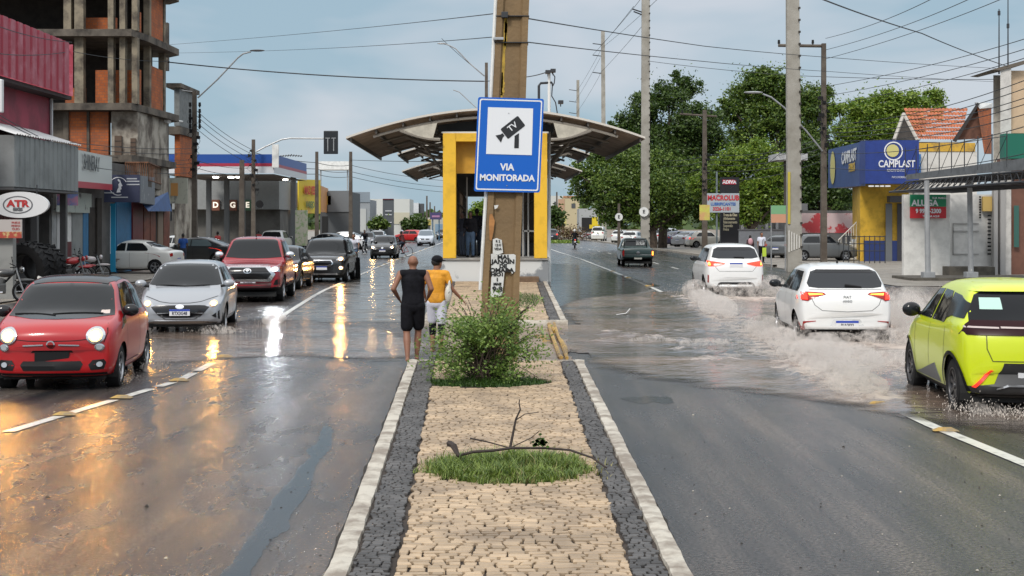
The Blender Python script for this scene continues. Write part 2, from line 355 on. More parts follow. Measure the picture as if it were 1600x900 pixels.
def stones(name, fl, fr, D0, D1, m, rh, wmin, wmax, seed, holes=(), gap=.018):
    rnd = random.Random(seed); V = []; Fc = []
    D = D0
    while D < D1-.03:
        h = rh*rnd.uniform(.8, 1.2); h = min(h, D1-D)
        xa, xb = fl(D+h/2), fr(D+h/2); x = xa-rnd.uniform(0, wmin)
        while x < xb:
            wd = rnd.uniform(wmin, wmax); x0 = max(x, xa); x1 = min(x+wd, xb)
            x += wd
            if x1-x0 < .03: continue
            cx, cyy = (x0+x1)/2, D+h/2
            if any(((cx-hx)/ha)**2+((cyy-hy)/hb)**2 < 1 for hx, hy, ha, hb in holes): continue
            def jt(px, py):
                n_ = noise.noise_vector(Vector((px*4.0, py*4.0, seed)))
                return px+n_.x*.035, py+n_.y*.035
            g = gap*rnd.uniform(.35, 1.5)/2
            cs = [(x0+g,D+g),(x1-g,D+g),(x1-g,D+h-g),(x0+g,D+h-g)]
            cs = [jt(*c) for c in cs]; cs = [(a+rnd.uniform(-.007,.007), b+rnd.uniform(-.007,.007)) for a, b in cs]
            zt = SZ+rnd.uniform(-.0025,.0025)+noise.noise(Vector((cx*1.3, cyy*.7, 9)))*.012
            k = len(V); mx, my = sum(c[0] for c in cs)/4, sum(c[1] for c in cs)/4
            for a, b in cs: V.append((a, b, zt-.022))
            for a, b in cs: V.append((a, b, zt-.004))
            for a, b in cs: V.append((a+(mx-a)*.16, b+(my-b)*.16, zt+rnd.uniform(-.0015,.0015)))
            for q in range(4):
                r_ = (q+1) % 4; Fc.append((k+q, k+r_, k+4+r_, k+4+q)); Fc.append((k+4+q, k+4+r_, k+8+r_, k+8+q))
            Fc.append((k+8, k+9, k+10, k+11))
        D += h
    me = bpy.data.meshes.new(name); me.from_pydata(V, [], Fc); o = link(name, me, None, [m]); tag(o, kind='structure'); return o
HO = [(-.03, 12.55, .70, .80), (-.36, 19.35, .9, .62)]
stones('median_paving_beige', lambda D: isl1L(D)+.43, lambda D: isl1R(D)-.37, 4.5, 22.5, STONEB, .074, .08, .15, 3, HO)
stones('median_paving_border_left', lambda D: isl1L(D)+.175, lambda D: isl1L(D)+.425, 4.5, 22.5, STONED, .06, .05, .10, 4, gap=.010)
stones('median_paving_border_right', lambda D: isl1R(D)-.365, lambda D: isl1R(D)-.165, 4.5, 22.5, STONED, .06, .05, .10, 5, gap=.010)
stones('median_paving_beige_station', lambda D: isl2L(D)+.5, lambda D: isl2R(D)-.4, 31.8, 53.3, STONEB, .12, .12, .22, 6)
stones('median_paving_border_station_left', lambda D: isl2L(D)+.2, lambda D: isl2L(D)+.48, 31.8, 53.3, STONED, .12, .1, .2, 7)
stones('median_paving_border_station_right', lambda D: isl2R(D)-.39, lambda D: isl2R(D)-.17, 31.8, 53.3, STONED, .12, .1, .2, 8)
for nm, fl, fr, a, b in (('median_bed', isl1L, isl1R, 1.5, 22.6), ('median_bed_station', isl2L, isl2R, 31.7, 53.5)):
    mb = MB(); n = 12
    P = [(fl(lerp(a,b,i/n))+.1, lerp(a,b,i/n)) for i in range(n+1)]+[(fr(lerp(a,b,i/n))-.1, lerp(a,b,i/n)) for i in range(n, -1, -1)]
    mb.prism([(x, y, 0.001) for x, y in P], (0, 0, SZ-.025)); tag(mb.build(nm, BEDM), kind='structure')
def kerb(name, pts, wd, side):
    """kerb stones: rough pieces 0.9 m long with worn edges"""
    V = MB(); rnd = random.Random(len(name)); 
    L = [Vector(p).to_2d() for p in pts]
    for a, b in zip(L, L[1:]):
        n = max(1, round((b-a).length/.14)); d = (b-a).normalized(); nn = Vector((-d.y, d.x))*side
        for i in range(n):
            p, q = a.lerp(b, i/n), a.lerp(b, (i+1)/n)
            def pr(t, z, key):
                o_ = noise.noise(Vector((t.x*5, t.y*5, key)))*.016
                return t, o_, z
            ring = []
            for t in (p, q):
                s_ = noise.noise(Vector((t.x*3.1, t.y*3.1, 1)))*.009; r_ = noise.noise(Vector((t.x*4.3, t.y*4.3, 5)))*.012; u_ = noise.noise(Vector((t.x*6, t.y*6, 8)))*.006
                jn = -.012 if (i % 6 == 0 and t is p) or (i % 6 == 5 and t is q) else 0
                ring.append([(t+nn*s_*.6, 0.0), (t+nn*(.004+s_), .06), (t+nn*(.022+s_), SZ+.002+u_*.6+jn), (t+nn*(wd*.5), SZ+.008+u_*.6+jn), (t+nn*(wd-.02+r_), SZ+.002-u_*.6+jn), (t+nn*(wd+r_), .05)])
            A, B = ring
            for k in range(5):
                V.add([(A[k][0].x,A[k][0].y,A[k][1]),(B[k][0].x,B[k][0].y,B[k][1]),(B[k+1][0].x,B[k+1][0].y,B[k+1][1]),(A[k+1][0].x,A[k+1][0].y,A[k+1][1])], [(0,1,2,3)])
    o = V.build(name, KERBM); tag(o, kind='structure'); return o
kerb('kerb_median_left', [(isl1L(d), d) for d in (1.5,5,9.2,14,18,22.5)], .17, -1)
kerb('kerb_median_right', [(isl1R(d), d) for d in (1.5,5,9.2,14,18,22.5)], .165, 1)
kerb('kerb_median_end', [(isl1L(22.5), 22.5), (isl1R(22.5), 22.5)], .14, -1)
kerb('kerb_station_left', [(isl2L(d), d) for d in (31.7,40,53.5)], .2, -1)
kerb('kerb_station_right', [(isl2R(d), d) for d in (31.7,40,53.5)], .17, 1)
kerb('kerb_station_end', [(isl2L(31.6), 31.6), (isl2R(31.6), 31.6)], .2, 1)
# pavement kerbs
def skerb(name, pts, wd=.2, h=.13):
    mb = MB()
    for (x0, y0), (x1, y1) in zip(pts, pts[1:]): mb.add([(x0,y0,-.02),(x1,y1,-.02),(x1,y1,h),(x0,y0,h),(x0+wd,y0,h),(x1+wd,y1,h),(x0+wd,y0,-.02),(x1+wd,y1,-.02)], [(0,1,2,3),(3,2,5,4),(4,5,7,6)])
    tag(mb.build(name, mat('kerb_cement', (.3,.27,.23), .8, var=.3)), kind='structure')
skerb('kerb_right', [(13.3,75),(12.7,108),(11.2,160),(8,240),(-1,700)])
skerb('kerb_left', [(-14.6,60),(-14.8,90),(-16,150),(-27.8,700)])
# eroded earth and flood water between the islands
MUDE = mat('wet_earth', (.2,.14,.1), .35, col2=(.3,.23,.17), vscale=2.5, bump=.6, bscale=14)
grid_sheet('earth_gap', [(-1.0,22.75),(.95,22.75),(1.1,31.5),(-1.7,31.5)], .02, MUDE, jag=.06, seed=3)
def fz(x, y): return .012
def water_mat():
    m = bpy.data.materials.new('flood_water'); m.use_nodes = True; t = m.node_tree; b = t.nodes['Principled BSDF']
    tc = N(t, 'ShaderNodeTexCoord'); mp = N(t, 'ShaderNodeMapping'); t.links.new(tc.outputs['Object'], mp.inputs[0]); mp.inputs['Scale'].default_value = (.6, 1, 1)
    n1 = N(t, 'ShaderNodeTexNoise'); n1.inputs['Scale'].default_value = .5; n1.inputs['Detail'].default_value = 6; n1.inputs['Distortion'].default_value = .6; t.links.new(mp.outputs[0], n1.inputs['Vector'])
    r = N(t, 'ShaderNodeValToRGB'); r.color_ramp.elements[0].position = .4; r.color_ramp.elements[1].position = .62
    r.color_ramp.elements[0].color = (.10,.085,.075,1); r.color_ramp.elements[1].color = (.25,.18,.14,1); t.links.new(n1.outputs[0], r.inputs[0])
    n2 = N(t, 'ShaderNodeTexNoise'); n2.inputs['Scale'].default_value = 3.2; n2.inputs['Detail'].default_value = 8; n2.inputs['Distortion'].default_value = 1.2; n2.inputs['Roughness'].default_value = .7; t.links.new(mp.outputs[0], n2.inputs['Vector'])
    at_ = N(t, 'ShaderNodeAttribute', attribute_name='foam')
    th = N(t, 'ShaderNodeMath', operation='MULTIPLY_ADD'); th.inputs[1].default_value = .42; t.links.new(at_.outputs['Fac'], th.inputs[0]); t.links.new(n2.outputs[0], th.inputs[2])
    fr = N(t, 'ShaderNodeMapRange'); fr.inputs[1].default_value = .74; fr.inputs[2].default_value = .98; t.links.new(th.outputs[0], fr.inputs[0])
    mx = N(t, 'ShaderNodeMix', data_type='RGBA'); mx.inputs[7].default_value = (.50,.42,.36,1); t.links.new(fr.outputs[0], mx.inputs[0]); t.links.new(r.outputs[0], mx.inputs[6]); t.links.new(mx.outputs[2], b.inputs['Base Color'])
    rg = N(t, 'ShaderNodeMapRange'); rg.inputs[3].default_value = .1; rg.inputs[4].default_value = .6; t.links.new(fr.outputs[0], rg.inputs[0]); t.links.new(rg.outputs[0], b.inputs['Roughness'])
    ae = N(t, 'ShaderNodeAttribute', attribute_name='edge'); na = N(t, 'ShaderNodeTexNoise'); na.inputs['Scale'].default_value = 1.6; na.inputs['Detail'].default_value = 7; t.links.new(mp.outputs[0], na.inputs['Vector'])
    sm = N(t, 'ShaderNodeMath', operation='ADD'); t.links.new(ae.outputs['Fac'], sm.inputs[0]); t.links.new(na.outputs[0], sm.inputs[1]); al = N(t, 'ShaderNodeMapRange'); al.inputs[1].default_value = .58; al.inputs[2].default_value = 1.05; t.links.new(sm.outputs[0], al.inputs[0]); t.links.new(al.outputs[0], b.inputs['Alpha'])
    nr = N(t, 'ShaderNodeTexNoise'); nr.inputs['Scale'].default_value = 4; nr.inputs['Detail'].default_value = 5; nr.inputs['Distortion'].default_value = .9; t.links.new(mp.outputs[0], nr.inputs['Vector'])
    bp = N(t, 'ShaderNodeBump'); bp.inputs['Strength'].default_value = .8; bp.inputs['Distance'].default_value = .035; t.links.new(nr.outputs[0], bp.inputs['Height']); t.links.new(bp.outputs[0], b.inputs['Normal'])
    return m
WATER = water_mat()
# foam amount along the wakes (x, y, radius, strength)
FOAMS = []
def seg(x0, y0, x1, y1, r, s, n=10):
    for i in range(n): FOAMS.append((lerp(x0,x1,i/(n-1)), lerp(y0,y1,i/(n-1)), r, s))
seg(5.0, 41, 4.3, 22, .55, .85, 18); seg(4.9, 26.5, 7.8, 25.3, .8, 1.0, 9); seg(1.9,27.6,4.5,26.2,.45,.62,8); seg(3.0,23.5,4.2,24.6,.4,.8,5); seg(4.4,25,6.2,20.5,.8,.8,8); seg(3.4,30,4.6,30,.5,.7,4); seg(5.9, 42.5, 7.6, 42.5, 1.0, 1.0, 6); seg(7.9,27,8.1,36,1.0,1.0,8)
seg(4.3, 22, 4.6, 18.5, .55, 1.0, 6); seg(2.0,29.5,3.5,27,.4,.75,5); seg(5.3,20.0,6.5,16.8,.5,.5,6); seg(5.2,31,5.0,44,.5,.9,10); seg(4.2,24,2.9,25.5,.35,.8,4); seg(5.2,24,7,21,.6,.8,6)
def foam_at(x, y):
    s = 0
    for fx, fy, r, k in FOAMS:
        d = ((x-fx)/r)**2+((y-fy)/(r*1.5))**2
        if d < 4: s = max(s, k*math.exp(-d))
    return s
def flood(name, poly, z, nx, ny, bbox, amp=.02):
    """water sheet: dense grid cut to a ragged outline and raised into real waves at the wakes"""
    from mathutils.geometry import intersect_point_tri_2d
    x0, x1, y0, y1 = bbox; idx = {}; V = []; fo = []; Fc = []
    def inside(x, y):
        c = False; n = len(poly); j = n-1
        for i in range(n):
            xi, yi = poly[i]; xj, yj = poly[j]
            if (yi > y) != (yj > y) and x < (xj-xi)*(y-yi)/(yj-yi)+xi: c = not c
            j = i
        return c
    ins = {}
    for j in range(ny+1):
        y = lerp(y0, y1, j/ny)
        for i in range(nx+1):
            x = lerp(x0, x1, i/nx); q = noise.noise_vector(Vector((x*.35, y*.25, 4)))
            ins[i, j] = inside(x+q.x*1.1, y+q.y*1.6)
    A_ = np.array([[ins[i, j] for i in range(nx+1)] for j in range(ny+1)], float); kx, ky = max(1, int(.7/((x1-x0)/nx))), max(1, int(1.5/((y1-y0)/ny)))
    def blur(a, k, ax):
        c = np.cumsum(np.pad(a, [(k+1, k) if q == ax else (0, 0) for q in (0, 1)], mode='edge'), ax); return (np.take(c, range(2*k+1, c.shape[ax]), ax)-np.take(c, range(0, c.shape[ax]-2*k-1), ax))/(2*k+1)
    for _ in range(2): A_ = blur(blur(A_, kx, 1), ky, 0)
    ed = []
    for j in range(ny):
        for i in range(nx):
            if ins[i,j] and ins[i+1,j] and ins[i,j+1] and ins[i+1,j+1]:
                f = []
                for a, b in ((i,j),(i+1,j),(i+1,j+1),(i,j+1)):
                    if (a, b) not in idx:
                        x = lerp(x0, x1, a/nx); y = lerp(y0, y1, b/ny); idx[a, b] = len(V); s = foam_at(x, y)
                        h = amp*noise.fractal(Vector((x*1.2, y*1.0, 2)), 1, 2, 4)+s*.075*(.4+abs(noise.fractal(Vector((x*2.6, y*1.7, 7)), .8, 2, 4)))
                        eg = max(0, min(1, (A_[b, a]-.5)*2.1)); ed.append(eg); V.append((x, y, .006+(z+max(h, -.006))*eg)); fo.append(s)
                    f.append(idx[a, b])
                Fc.append(f)
    me = bpy.data.meshes.new(name); me.from_pydata(V, [], Fc)
    at_ = me.attributes.new('foam', 'FLOAT', 'POINT'); at_.data.foreach_set('value', fo); a2_ = me.attributes.new('edge', 'FLOAT', 'POINT'); a2_.data.foreach_set('value', ed)
    me.polygons.foreach_set('use_smooth', [True]*len(Fc)); me.update()
    o = link(name, me, None, [WATER]); tag(o, kind='structure'); return o
flood('flood_water_right', [(1.15,22.2),(1.5,21),(3,19.6),(4.3,17.8),(5,15.5),(7,13.5),(14,13),(16,30),(18,48),(15,52),(8,50),(4,47),(1.6,44),(1.35,36),(1.5,32.2),(1.1,31.9),(-.2,31.4),(-.2,26),(1.0,24)], .018, 190, 240, (-1, 18, 13, 53))
flood('flood_water_left', [(-1.3,24),(-2.2,23.4),(-3.5,24.5),(-5.5,23),(-7,21.5),(-9,22),(-12,24),(-13.5,30),(-12,38),(-7,33),(-4.5,34),(-2.1,30.8),(-1.6,28)], .014, 110, 100, (-14, -1, 20, 40), .008)
PUD = mat('puddle_film', (.05,.055,.06), .06, spec=.6, bump=.05, bscale=6)
PUD.node_tree.nodes['Principled BSDF'].inputs['Roughness'].default_value = .12; PUD.node_tree.nodes['Principled BSDF'].inputs['Alpha'].default_value = .62
def px_poly(L): return [tuple(G(x, y)[:2]) for x, y in L]
grid_sheet('puddle_left', px_poly([(338,905),(388,905),(412,868),(428,842),(452,828),(450,805),(468,782),(492,742),(500,722),(518,700),(524,672),(510,662),(497,670),(490,695),(474,704),(482,715),(464,730),(456,752),(432,778),(418,800),(398,822),(378,848),(358,880)]), .0035, PUD, jag=.022, seed=5)
grid_sheet('puddle_right_small', px_poly([(972,623),(985,620),(1000,621),(1012,618),(1030,620),(1046,619),(1058,624),(1056,630),(1040,632),(1022,628),(1006,631),(990,627)]), .0035, PUD, jag=.035, seed=8)
grid_sheet('puddle_station_right', px_poly([(860,492),(905,490),(960,468),(1010,455),(1030,446),(990,436),(950,425),(900,414),(862,412),(858,440)]), .009, PUD, jag=.08, seed=9)
# dark tar seam and grit beside the kerbs, small litter on the road
seam = MB()
for f, sg in ((isl1L, -1), (isl1R, 1)):
    D = 4.5
    while D < 22:
        a = .03+.05*abs(noise.noise(Vector((D*1.7, sg, 0)))); b = .03+.05*abs(noise.noise(Vector(((D+.2)*1.7, sg, 0))))
        seam.quad((f(D),D,.009),(f(D)+sg*a,D,.009),(f(D+.2)+sg*b,D+.2,.009),(f(D+.2),D+.2,.009)); D += .2
tag(seam.build('gutter_grime', mat('gutter_grime', (.018,.014,.01), .8)), kind='structure')
gr = MB(); rnd = random.Random(11)
for i in range(190):
    if rnd.random() < .5: px, py = rnd.uniform(960, 1590), rnd.uniform(600, 898)
    else: px, py = rnd.uniform(0, 600), rnd.uniform(640, 898)
    p = G(px, py)
    if isl1L(p.y)-.03 < p.x < isl1R(p.y)+.03: continue
    r = rnd.uniform(.003, .007)*(2.0 if rnd.random() < .07 else 1); gr.m(0 if rnd.random() < .7 else 1)
    gr.add([(p.x-r*1.6,p.y-r,.004),(p.x+r,p.y-r*1.3,.004),(p.x+r*1.7,p.y+r,.005),(p.x-r,p.y+r*1.5,.004),(p.x,p.y,.004+r*1.3)], [(0,1,4),(1,2,4),(2,3,4),(3,0,4)])
o = gr.build('debris', [mat('grit_dark', (.02,.016,.012), .8), mat('grit_pale', (.4,.36,.3), .8)]); tag(o, 'scattered dark and pale grit on the wet asphalt', 'debris', kind='stuff')

# far land closing the view
# ================================================================== bus station, camera sign pole
YEL = mat('yellow_paint', (.72,.42,.025), .5, var=.22, vscale=2.5, lo=.5, hi=.8)
YEL2 = mat('yellow_paint_recess_shade', (.55,.28,.02), .55, var=.1)  # darker copy of the portal yellow, with the recess shade put into the colour
CREAM = mat('cream_panel', (.5,.46,.38), .5, var=.15)
ROOFM = mat('fibre_sheet', (.52,.42,.34), .7, col2=(.33,.26,.2), vscale=1.5, lo=.4, hi=.7)
ROOFT = mat('roof_edge_pale', (.6,.56,.5), .6)
STEELB = mat('station_steel', (.12,.105,.09), .5)
BROWNPANEL = mat('brown_panel', (.13,.09,.06), .5, var=.2)
GLASSD = mat('dark_glass', (.03,.035,.04), .06)
PEEL = mat('peeling_limewash', (.62,.62,.6), .7, col2=(.24,.25,.26), vscale=.95, lo=.52, hi=.57, det=9, bump=.2)
st = thing('bus_station', (-.6, 53.5, 0), 'long bus station with yellow portal under an arched sheet roof on the median', 'bus station')
def sx(D): return -.6-.0174*(D-53.5)
b = MB(); b.box(-2.55,1.32,53.5,103,0,.93); b.build('platform_base', PEEL, st)
b = MB(); b.box(-2.6,1.36,53.42,103.1,.9,.955); b.build('platform_floor', mat('platform_grey', (.3,.29,.27), .6, var=.2), st)
xl, xr = XD(692,53.4), XD(855,53.4); zt = ZD(208,53.4); z0 = .956
b = MB(); b.cbox((xl+.235,53.75,(z0+zt)/2),(.47,.7,zt-z0),.015); b.build('portal_post', YEL, st)
b = MB(); b.cbox((xr-.235,53.75,(z0+zt)/2),(.47,.7,zt-z0),.015); b.build('portal_post', YEL, st)
b = MB(); b.cbox(((xl+xr)/2,53.73,zt-.15),(xr-xl-.95,.68,.3),.01); b.build('portal_lintel', YEL, st)
b = MB(); b.box(xl+.47,xr-.47,54.0,54.1,ZD(271,54),zt-.3); b.build('portal_panel', YEL2, st)
b = MB(); b.box(xl-.05,xr+.05,53.45,54.05,zt+.003,zt+.06); b.box(-1.1,-.2,53.44,53.9,zt+.06,zt+.16); b.build('portal_capping', mat('white_trim', (.7,.69,.66), .5), st)
# side walls: posts, rails and glass
b = MB()
for s, X in ((0, xl+.12), (1, xr-.12)):
    for i in range(24):
        y = 54.3+i*2.1; xx = X+sx(y)+.6
        b.box(xx-.05,xx+.05,y-.05,y+.05,.955,4.05)
    xe = X+sx(102.6)+.6
    for z in (1.75, 3.2, 4.0): b.add([(X-.03,54.2,z),(X+.03,54.2,z),(xe+.03,102.6,z),(xe-.03,102.6,z),(X-.03,54.2,z+.07),(X+.03,54.2,z+.07),(xe+.03,102.6,z+.07),(xe-.03,102.6,z+.07)],[(0,3,2,1),(4,5,6,7),(0,1,5,4),(1,2,6,5),(2,3,7,6),(3,0,4,7)])
b.build('side_frame', BROWNPANEL, st)
GLS = bpy.data.materials.new('station_glass'); GLS.use_nodes = True
pb = GLS.node_tree.nodes['Principled BSDF']; pb.inputs['Base Color'].default_value = (.35,.4,.42,1); pb.inputs['Roughness'].default_value = .08; pb.inputs['Alpha'].default_value = .35
for X in (xl+.1, xr-.1):
    b = MB(); xe = X+sx(102.6)+.6
    b.add([(X-.008,54.4,1.82),(xe-.008,102.6,1.82),(xe-.008,102.6,3.98),(X-.008,54.4,3.98),(X+.008,54.4,1.82),(xe+.008,102.6,1.82),(xe+.008,102.6,3.98),(X+.008,54.4,3.98)],[(0,1,2,3),(7,6,5,4),(0,4,5,1),(3,2,6,7)]); b.build('side_glazing', GLS, st)
    b = MB(); b.box(X-.02,X+.02,60,90,.955,1.75); b.build('side_panel', BROWNPANEL, st)
b = MB(); b.add([(xl+.1,54.1,4.1),(xr-.1,54.1,4.1),(xr-.9,102.6,4.1),(xl-.75,102.6,4.1),(xl+.1,54.1,4.2),(xr-.1,54.1,4.2),(xr-.9,102.6,4.2),(xl-.75,102.6,4.2)],[(0,3,2,1),(4,5,6,7),(0,1,5,4),(1,2,6,5),(2,3,7,6),(3,0,4,7)]); b.build('ceiling_panel', mat('ceiling_dark', (.05,.045,.04), .8), st)
# inner white door frames seen through the portal
b = MB()
for x in (-1.72,.42,.62,.98): b.box(x-.03,x+.03,56.2,56.26,.955,4.0)
for x in (.42,): b.box(x,x+.6,56.2,56.25,1.9,1.96)
b.build('inner_frame', mat('inner_white', (.42,.41,.39), .5), st)
b = MB()
for i in range(5): b.cyl((.1+i*.13,57,1.0),(.1+i*.13,57,1.95),.018)
b.cyl((-.6,57,1.95),(.95,57,1.95),.022); b.cyl((-.6,57,1.95),(-.6,57,.95),.022); b.build('turnstile_rail', GALV, st)
b = MB(); b.box(.35,1.0,58,58.6,.955,1.45); b.build('bench_box', mat('bench_dark', (.02,.018,.016), .6), st)
# arched roof
def arch(u, cx, hw, zc, ze, D, dz=0): # u -1..1
    return Vector((cx+u*hw, D, zc-(zc-ze)*(abs(u)**1.9)+dz))
def roof_section(name, cx, hw, D0, D1, zc, ze, n=150, u0=-1, u1=1):
    V = []; Fc = []
    for i in range(n+1):
        u = lerp(u0, u1, i/n); wv = 0
        for D in (D0, D1):
            p = arch(u, cx+(-.0174*(D-53.5)), hw, zc, ze, D); V.append(p); V.append((p.x, p.y, p.z+.045))
    for i in range(n):
        a = i*4; c = a+4
        Fc += [(a,c,c+2,a+2),(a+1,a+3,c+3,c+1),(a,a+1,c+1,c),(a+2,c+2,c+3,a+3)]
    mb = MB(); mb.add(V, Fc)
    mb.add(V[0:4], [(0,2,3,1)]); mb.add(V[-4:], [(0,1,3,2)])
    return mb
def corr(mb_D0, D1, cx, hw, zc, ze, name):
    """corrugated sheets: waves run across the depth, ribs follow the arch"""
    nD = int((D1-mb_D0)/.09); nu = 44; V = []; Fc = []
    for j in range(nD+1):
        D = lerp(mb_D0, D1, j/nD); dz = .028*math.cos(j*math.pi)
        for i in range(nu+1):
            u = lerp(-1, 1, i/nu); p = arch(u, cx-.0174*(D-53.5), hw, zc, ze, D, dz); V.append(p)
    for j in range(nD):
        for i in range(nu):
            a = j*(nu+1)+i; Fc.append((a, a+1, a+nu+2, a+nu+1))
    m = MB(); m.add(V, Fc); o = m.build('roof_sheet', ROOFM, st); 
    so = o.modifiers.new('s', 'SOLIDIFY'); so.thickness = .012; return o
SECT = [(52.9, 68.5, 5.38, 6.32, 5.28), (68.9, 76, 4.5, 6.3, 5.45), (86.5, 103, 5.3, 6.3, 5.28)]
for k, (a, bb, hw, zc, ze) in enumerate(SECT):
    corr(a, bb, -.6, hw, zc, ze, k)
    e_ = MB(); n = 40
    for i in range(n):
        p, q = arch(lerp(-1,1,i/n), -.6-.0174*(a-53.5), hw, zc, ze, a-.02, -.02), arch(lerp(-1,1,(i+1)/n), -.6-.0174*(a-53.5), hw, zc, ze, a-.02, -.02)
        e_.add([p, q, q+Vector((0,0,.075)), p+Vector((0,0,.075)), p+Vector((0,.04,0)), q+Vector((0,.04,0)), q+Vector((0,.04,.075)), p+Vector((0,.04,.075))], [(0,1,2,3),(3,2,6,7),(4,7,6,5),(0,4,5,1)])
    e_.build('roof_edge', ROOFT, st)
    pl = MB()   # purlins along the depth
    for u in (-.97,-.8,-.62,-.44,-.26,-.08,.08,.26,.44,.62,.8,.97):
        p, q = arch(u, -.6-.0174*(a-53.5), hw, zc, ze, a+.1, -.1), arch(u, -.6-.0174*(bb-53.5), hw, zc, ze, bb-.1, -.1)
        pl.add([p+Vector(d) for d in ((-.03,0,-.08),(.03,0,-.08),(.03,0,.06),(-.03,0,.06))]+[q+Vector(d) for d in ((-.03,0,-.08),(.03,0,-.08),(.03,0,.06),(-.03,0,.06))],[(0,1,2,3),(7,6,5,4),(0,4,5,1),(1,5,6,2),(2,6,7,3),(3,7,4,0)])
    pl.build('purlin_set', STEELB, st)
    nb = max(2, int((bb-a)/3.9)+1); 
    for t in range(nb):
        D = lerp(a+.25, bb-.25, t/(nb-1)); c0 = -.6-.0174*(D-53.5); tr = MB()
        up = [arch(lerp(-.82,.82,i/24), c0, hw, zc, ze, D, -.26) for i in range(25)]
        tr.tube(up, .055, 6)
        for s in (-1, 1):
            lowr = []
            for i in range(11):
                q = i/10; x = lerp(3.45, 2.0, q); z = lerp(arch(3.45/hw, 0, hw, zc, ze, D).z-.3, 5.25, math.sin(q*math.pi/2)); lowr.append((c0+s*x, D, z))
            tr.tube(lowr, .06, 6)
            if t > 0: # inclined struts down to the station walls
                tr.tube([(c0+s*3.1, D, arch(3.1/hw,0,hw,zc,ze,D).z-.3), (c0+s*1.95, D, 4.15)], .05, 6)
                tr.tube([(c0+s*1.95, D, 4.1), (c0+s*1.95, D, 5.9)], .06, 6)
        tr.build('roof_truss', mat('truss_paint', (.3,.27,.23), .5), st)
# cream gussets each side of the portal, dark infill behind the portal head
D = 53.1; hw, zc, ze = 5.38, 6.32, 5.28
for s in (-1, 1):
    P = []
    for i in range(9): P.append(arch(s*lerp(3.35,2.1,i/8)/hw, -.6, hw, zc, ze, D, -.3))
    for i in range(9):
        q = 1-i/8; x = lerp(3.3,2.25,q); z = lerp(arch(3.35/hw,0,hw,zc,ze,D).z-.32, 5.3, math.sin(q*math.pi/2)); P.append(Vector((-.6+s*x, D, z)))
    b = MB(); b.prism(P, (0,.06,0)); b.build('gusset_panel', CREAM, st)
b = MB(); P = [arch(u, -.6, hw, zc, ze, 53.2, -.3) for u in (-.4,-.2,0,.2,.4)]+[Vector((-.6+2.1,54.15,zt+.1)), Vector((-.6-2.1,54.15,zt+.1))]
P = [Vector((q.x,54.15,q.z)) for q in P]
b.prism(P, (0,.05,0)); b.build('roof_infill', mat('infill_dark', (.03,.03,.03), .7), st)
# stepped earth-coloured plinth behind the pole
b = MB(); b.box(XD(805,52.6), XD(842,52.6), 52.5, 53.45, SZ, ZD(433,52.6)); o = b.build('step', mat('earth_step', (.16,.1,.06), .8, var=.3), st)
# -------- tall white post with cctv arm and the second traffic pole near the station
p = thing('camera_post', (XD(858,56),56,0), 'slim white post with a curved arm carrying traffic cameras beside the station', 'camera post')
X = XD(858,56)
b = MB(); b.cyl((X,56,0),(X,56,ZD(112,56)),.075,.055,12); b.build('post', mat('white_post', (.72,.72,.7), .4), p)
b = MB(); b.tube([(XD(842,56),56,ZD(168,56)),(XD(842,56),56,ZD(134,56)),(XD(845,56),56,ZD(130,56)),(XD(862,56),56,ZD(129,56)),(XD(864,56),56,ZD(134,56))], .05, 8)
b.tube([(XD(863,56),56,ZD(135,56)),(XD(862,56),56,ZD(150,56)),(XD(868,56),56,ZD(160,56)),(XD(871,56),56,ZD(178,56))], .022, 6)
b.tube([(XD(862,56),56,ZD(113,56)),(XD(867,56),56,ZD(120,56)),(XD(866,56),56,ZD(130,56)),(XD(863,56),56,ZD(135,56))], .022, 6); b.build('arm', DARKST, p)
for (a, c) in ((856,113),(864,111),(876,160)):
    b = MB(); b.cbox((XD(a,56),56-.1,ZD(c,56)),(.2,.34,.13),.02); b.cyl((XD(a,56),56,ZD(c,56)-.16),(XD(a,56),56,ZD(c,56)),.02); b.build('camera', DARKST, p)
# -------- concrete pole with the blue sign
PD = 22.45
def px_(x, D=PD): return XD(x, D)
pole = thing('concrete_pole', (px_(785),PD,SZ), 'massive weathered concrete pole with torn posters rising through the shrub', 'utility pole')
POLEM = mat('old_concrete_pole', (.25,.162,.078), .8, col2=(.14,.092,.047), vscale=1.1, bump=.5, bscale=18, lo=.35, hi=.7, det=8)
b = MB()
# H-shaped section leaning slightly: wide web with two flanges
def psec(z):
    py = 350-(z-CH)*F/PD
    cx = px_(plin(py, [(-60,806),(0,802),(300,790),(440,783),(600,777)])); hw_ = plin(py, [(-60,.235),(0,.24),(300,.26),(440,.28),(600,.30)]); return cx, hw_
prev = None
zs = [0.1,.6,1.2,1.8,2.4,3.2,4.2,5.2,6.4]
for z in zs:
    cx, h = psec(z); d = .17
    ring = [(cx-h,PD-d,z),(cx-h+.09,PD-d,z),(cx-h+.12,PD-d+.045,z),(cx+h-.12,PD-d+.045,z),(cx+h-.09,PD-d,z),(cx+h,PD-d,z),(cx+h,PD+d,z),(cx-h,PD+d,z)]
    if prev: b.add(prev+ring, [(i,(i+1)%8,8+(i+1)%8,8+i) for i in range(8)])
    prev = ring
b.add(prev, [tuple(range(8))]); b.build('shaft', POLEM, pole)
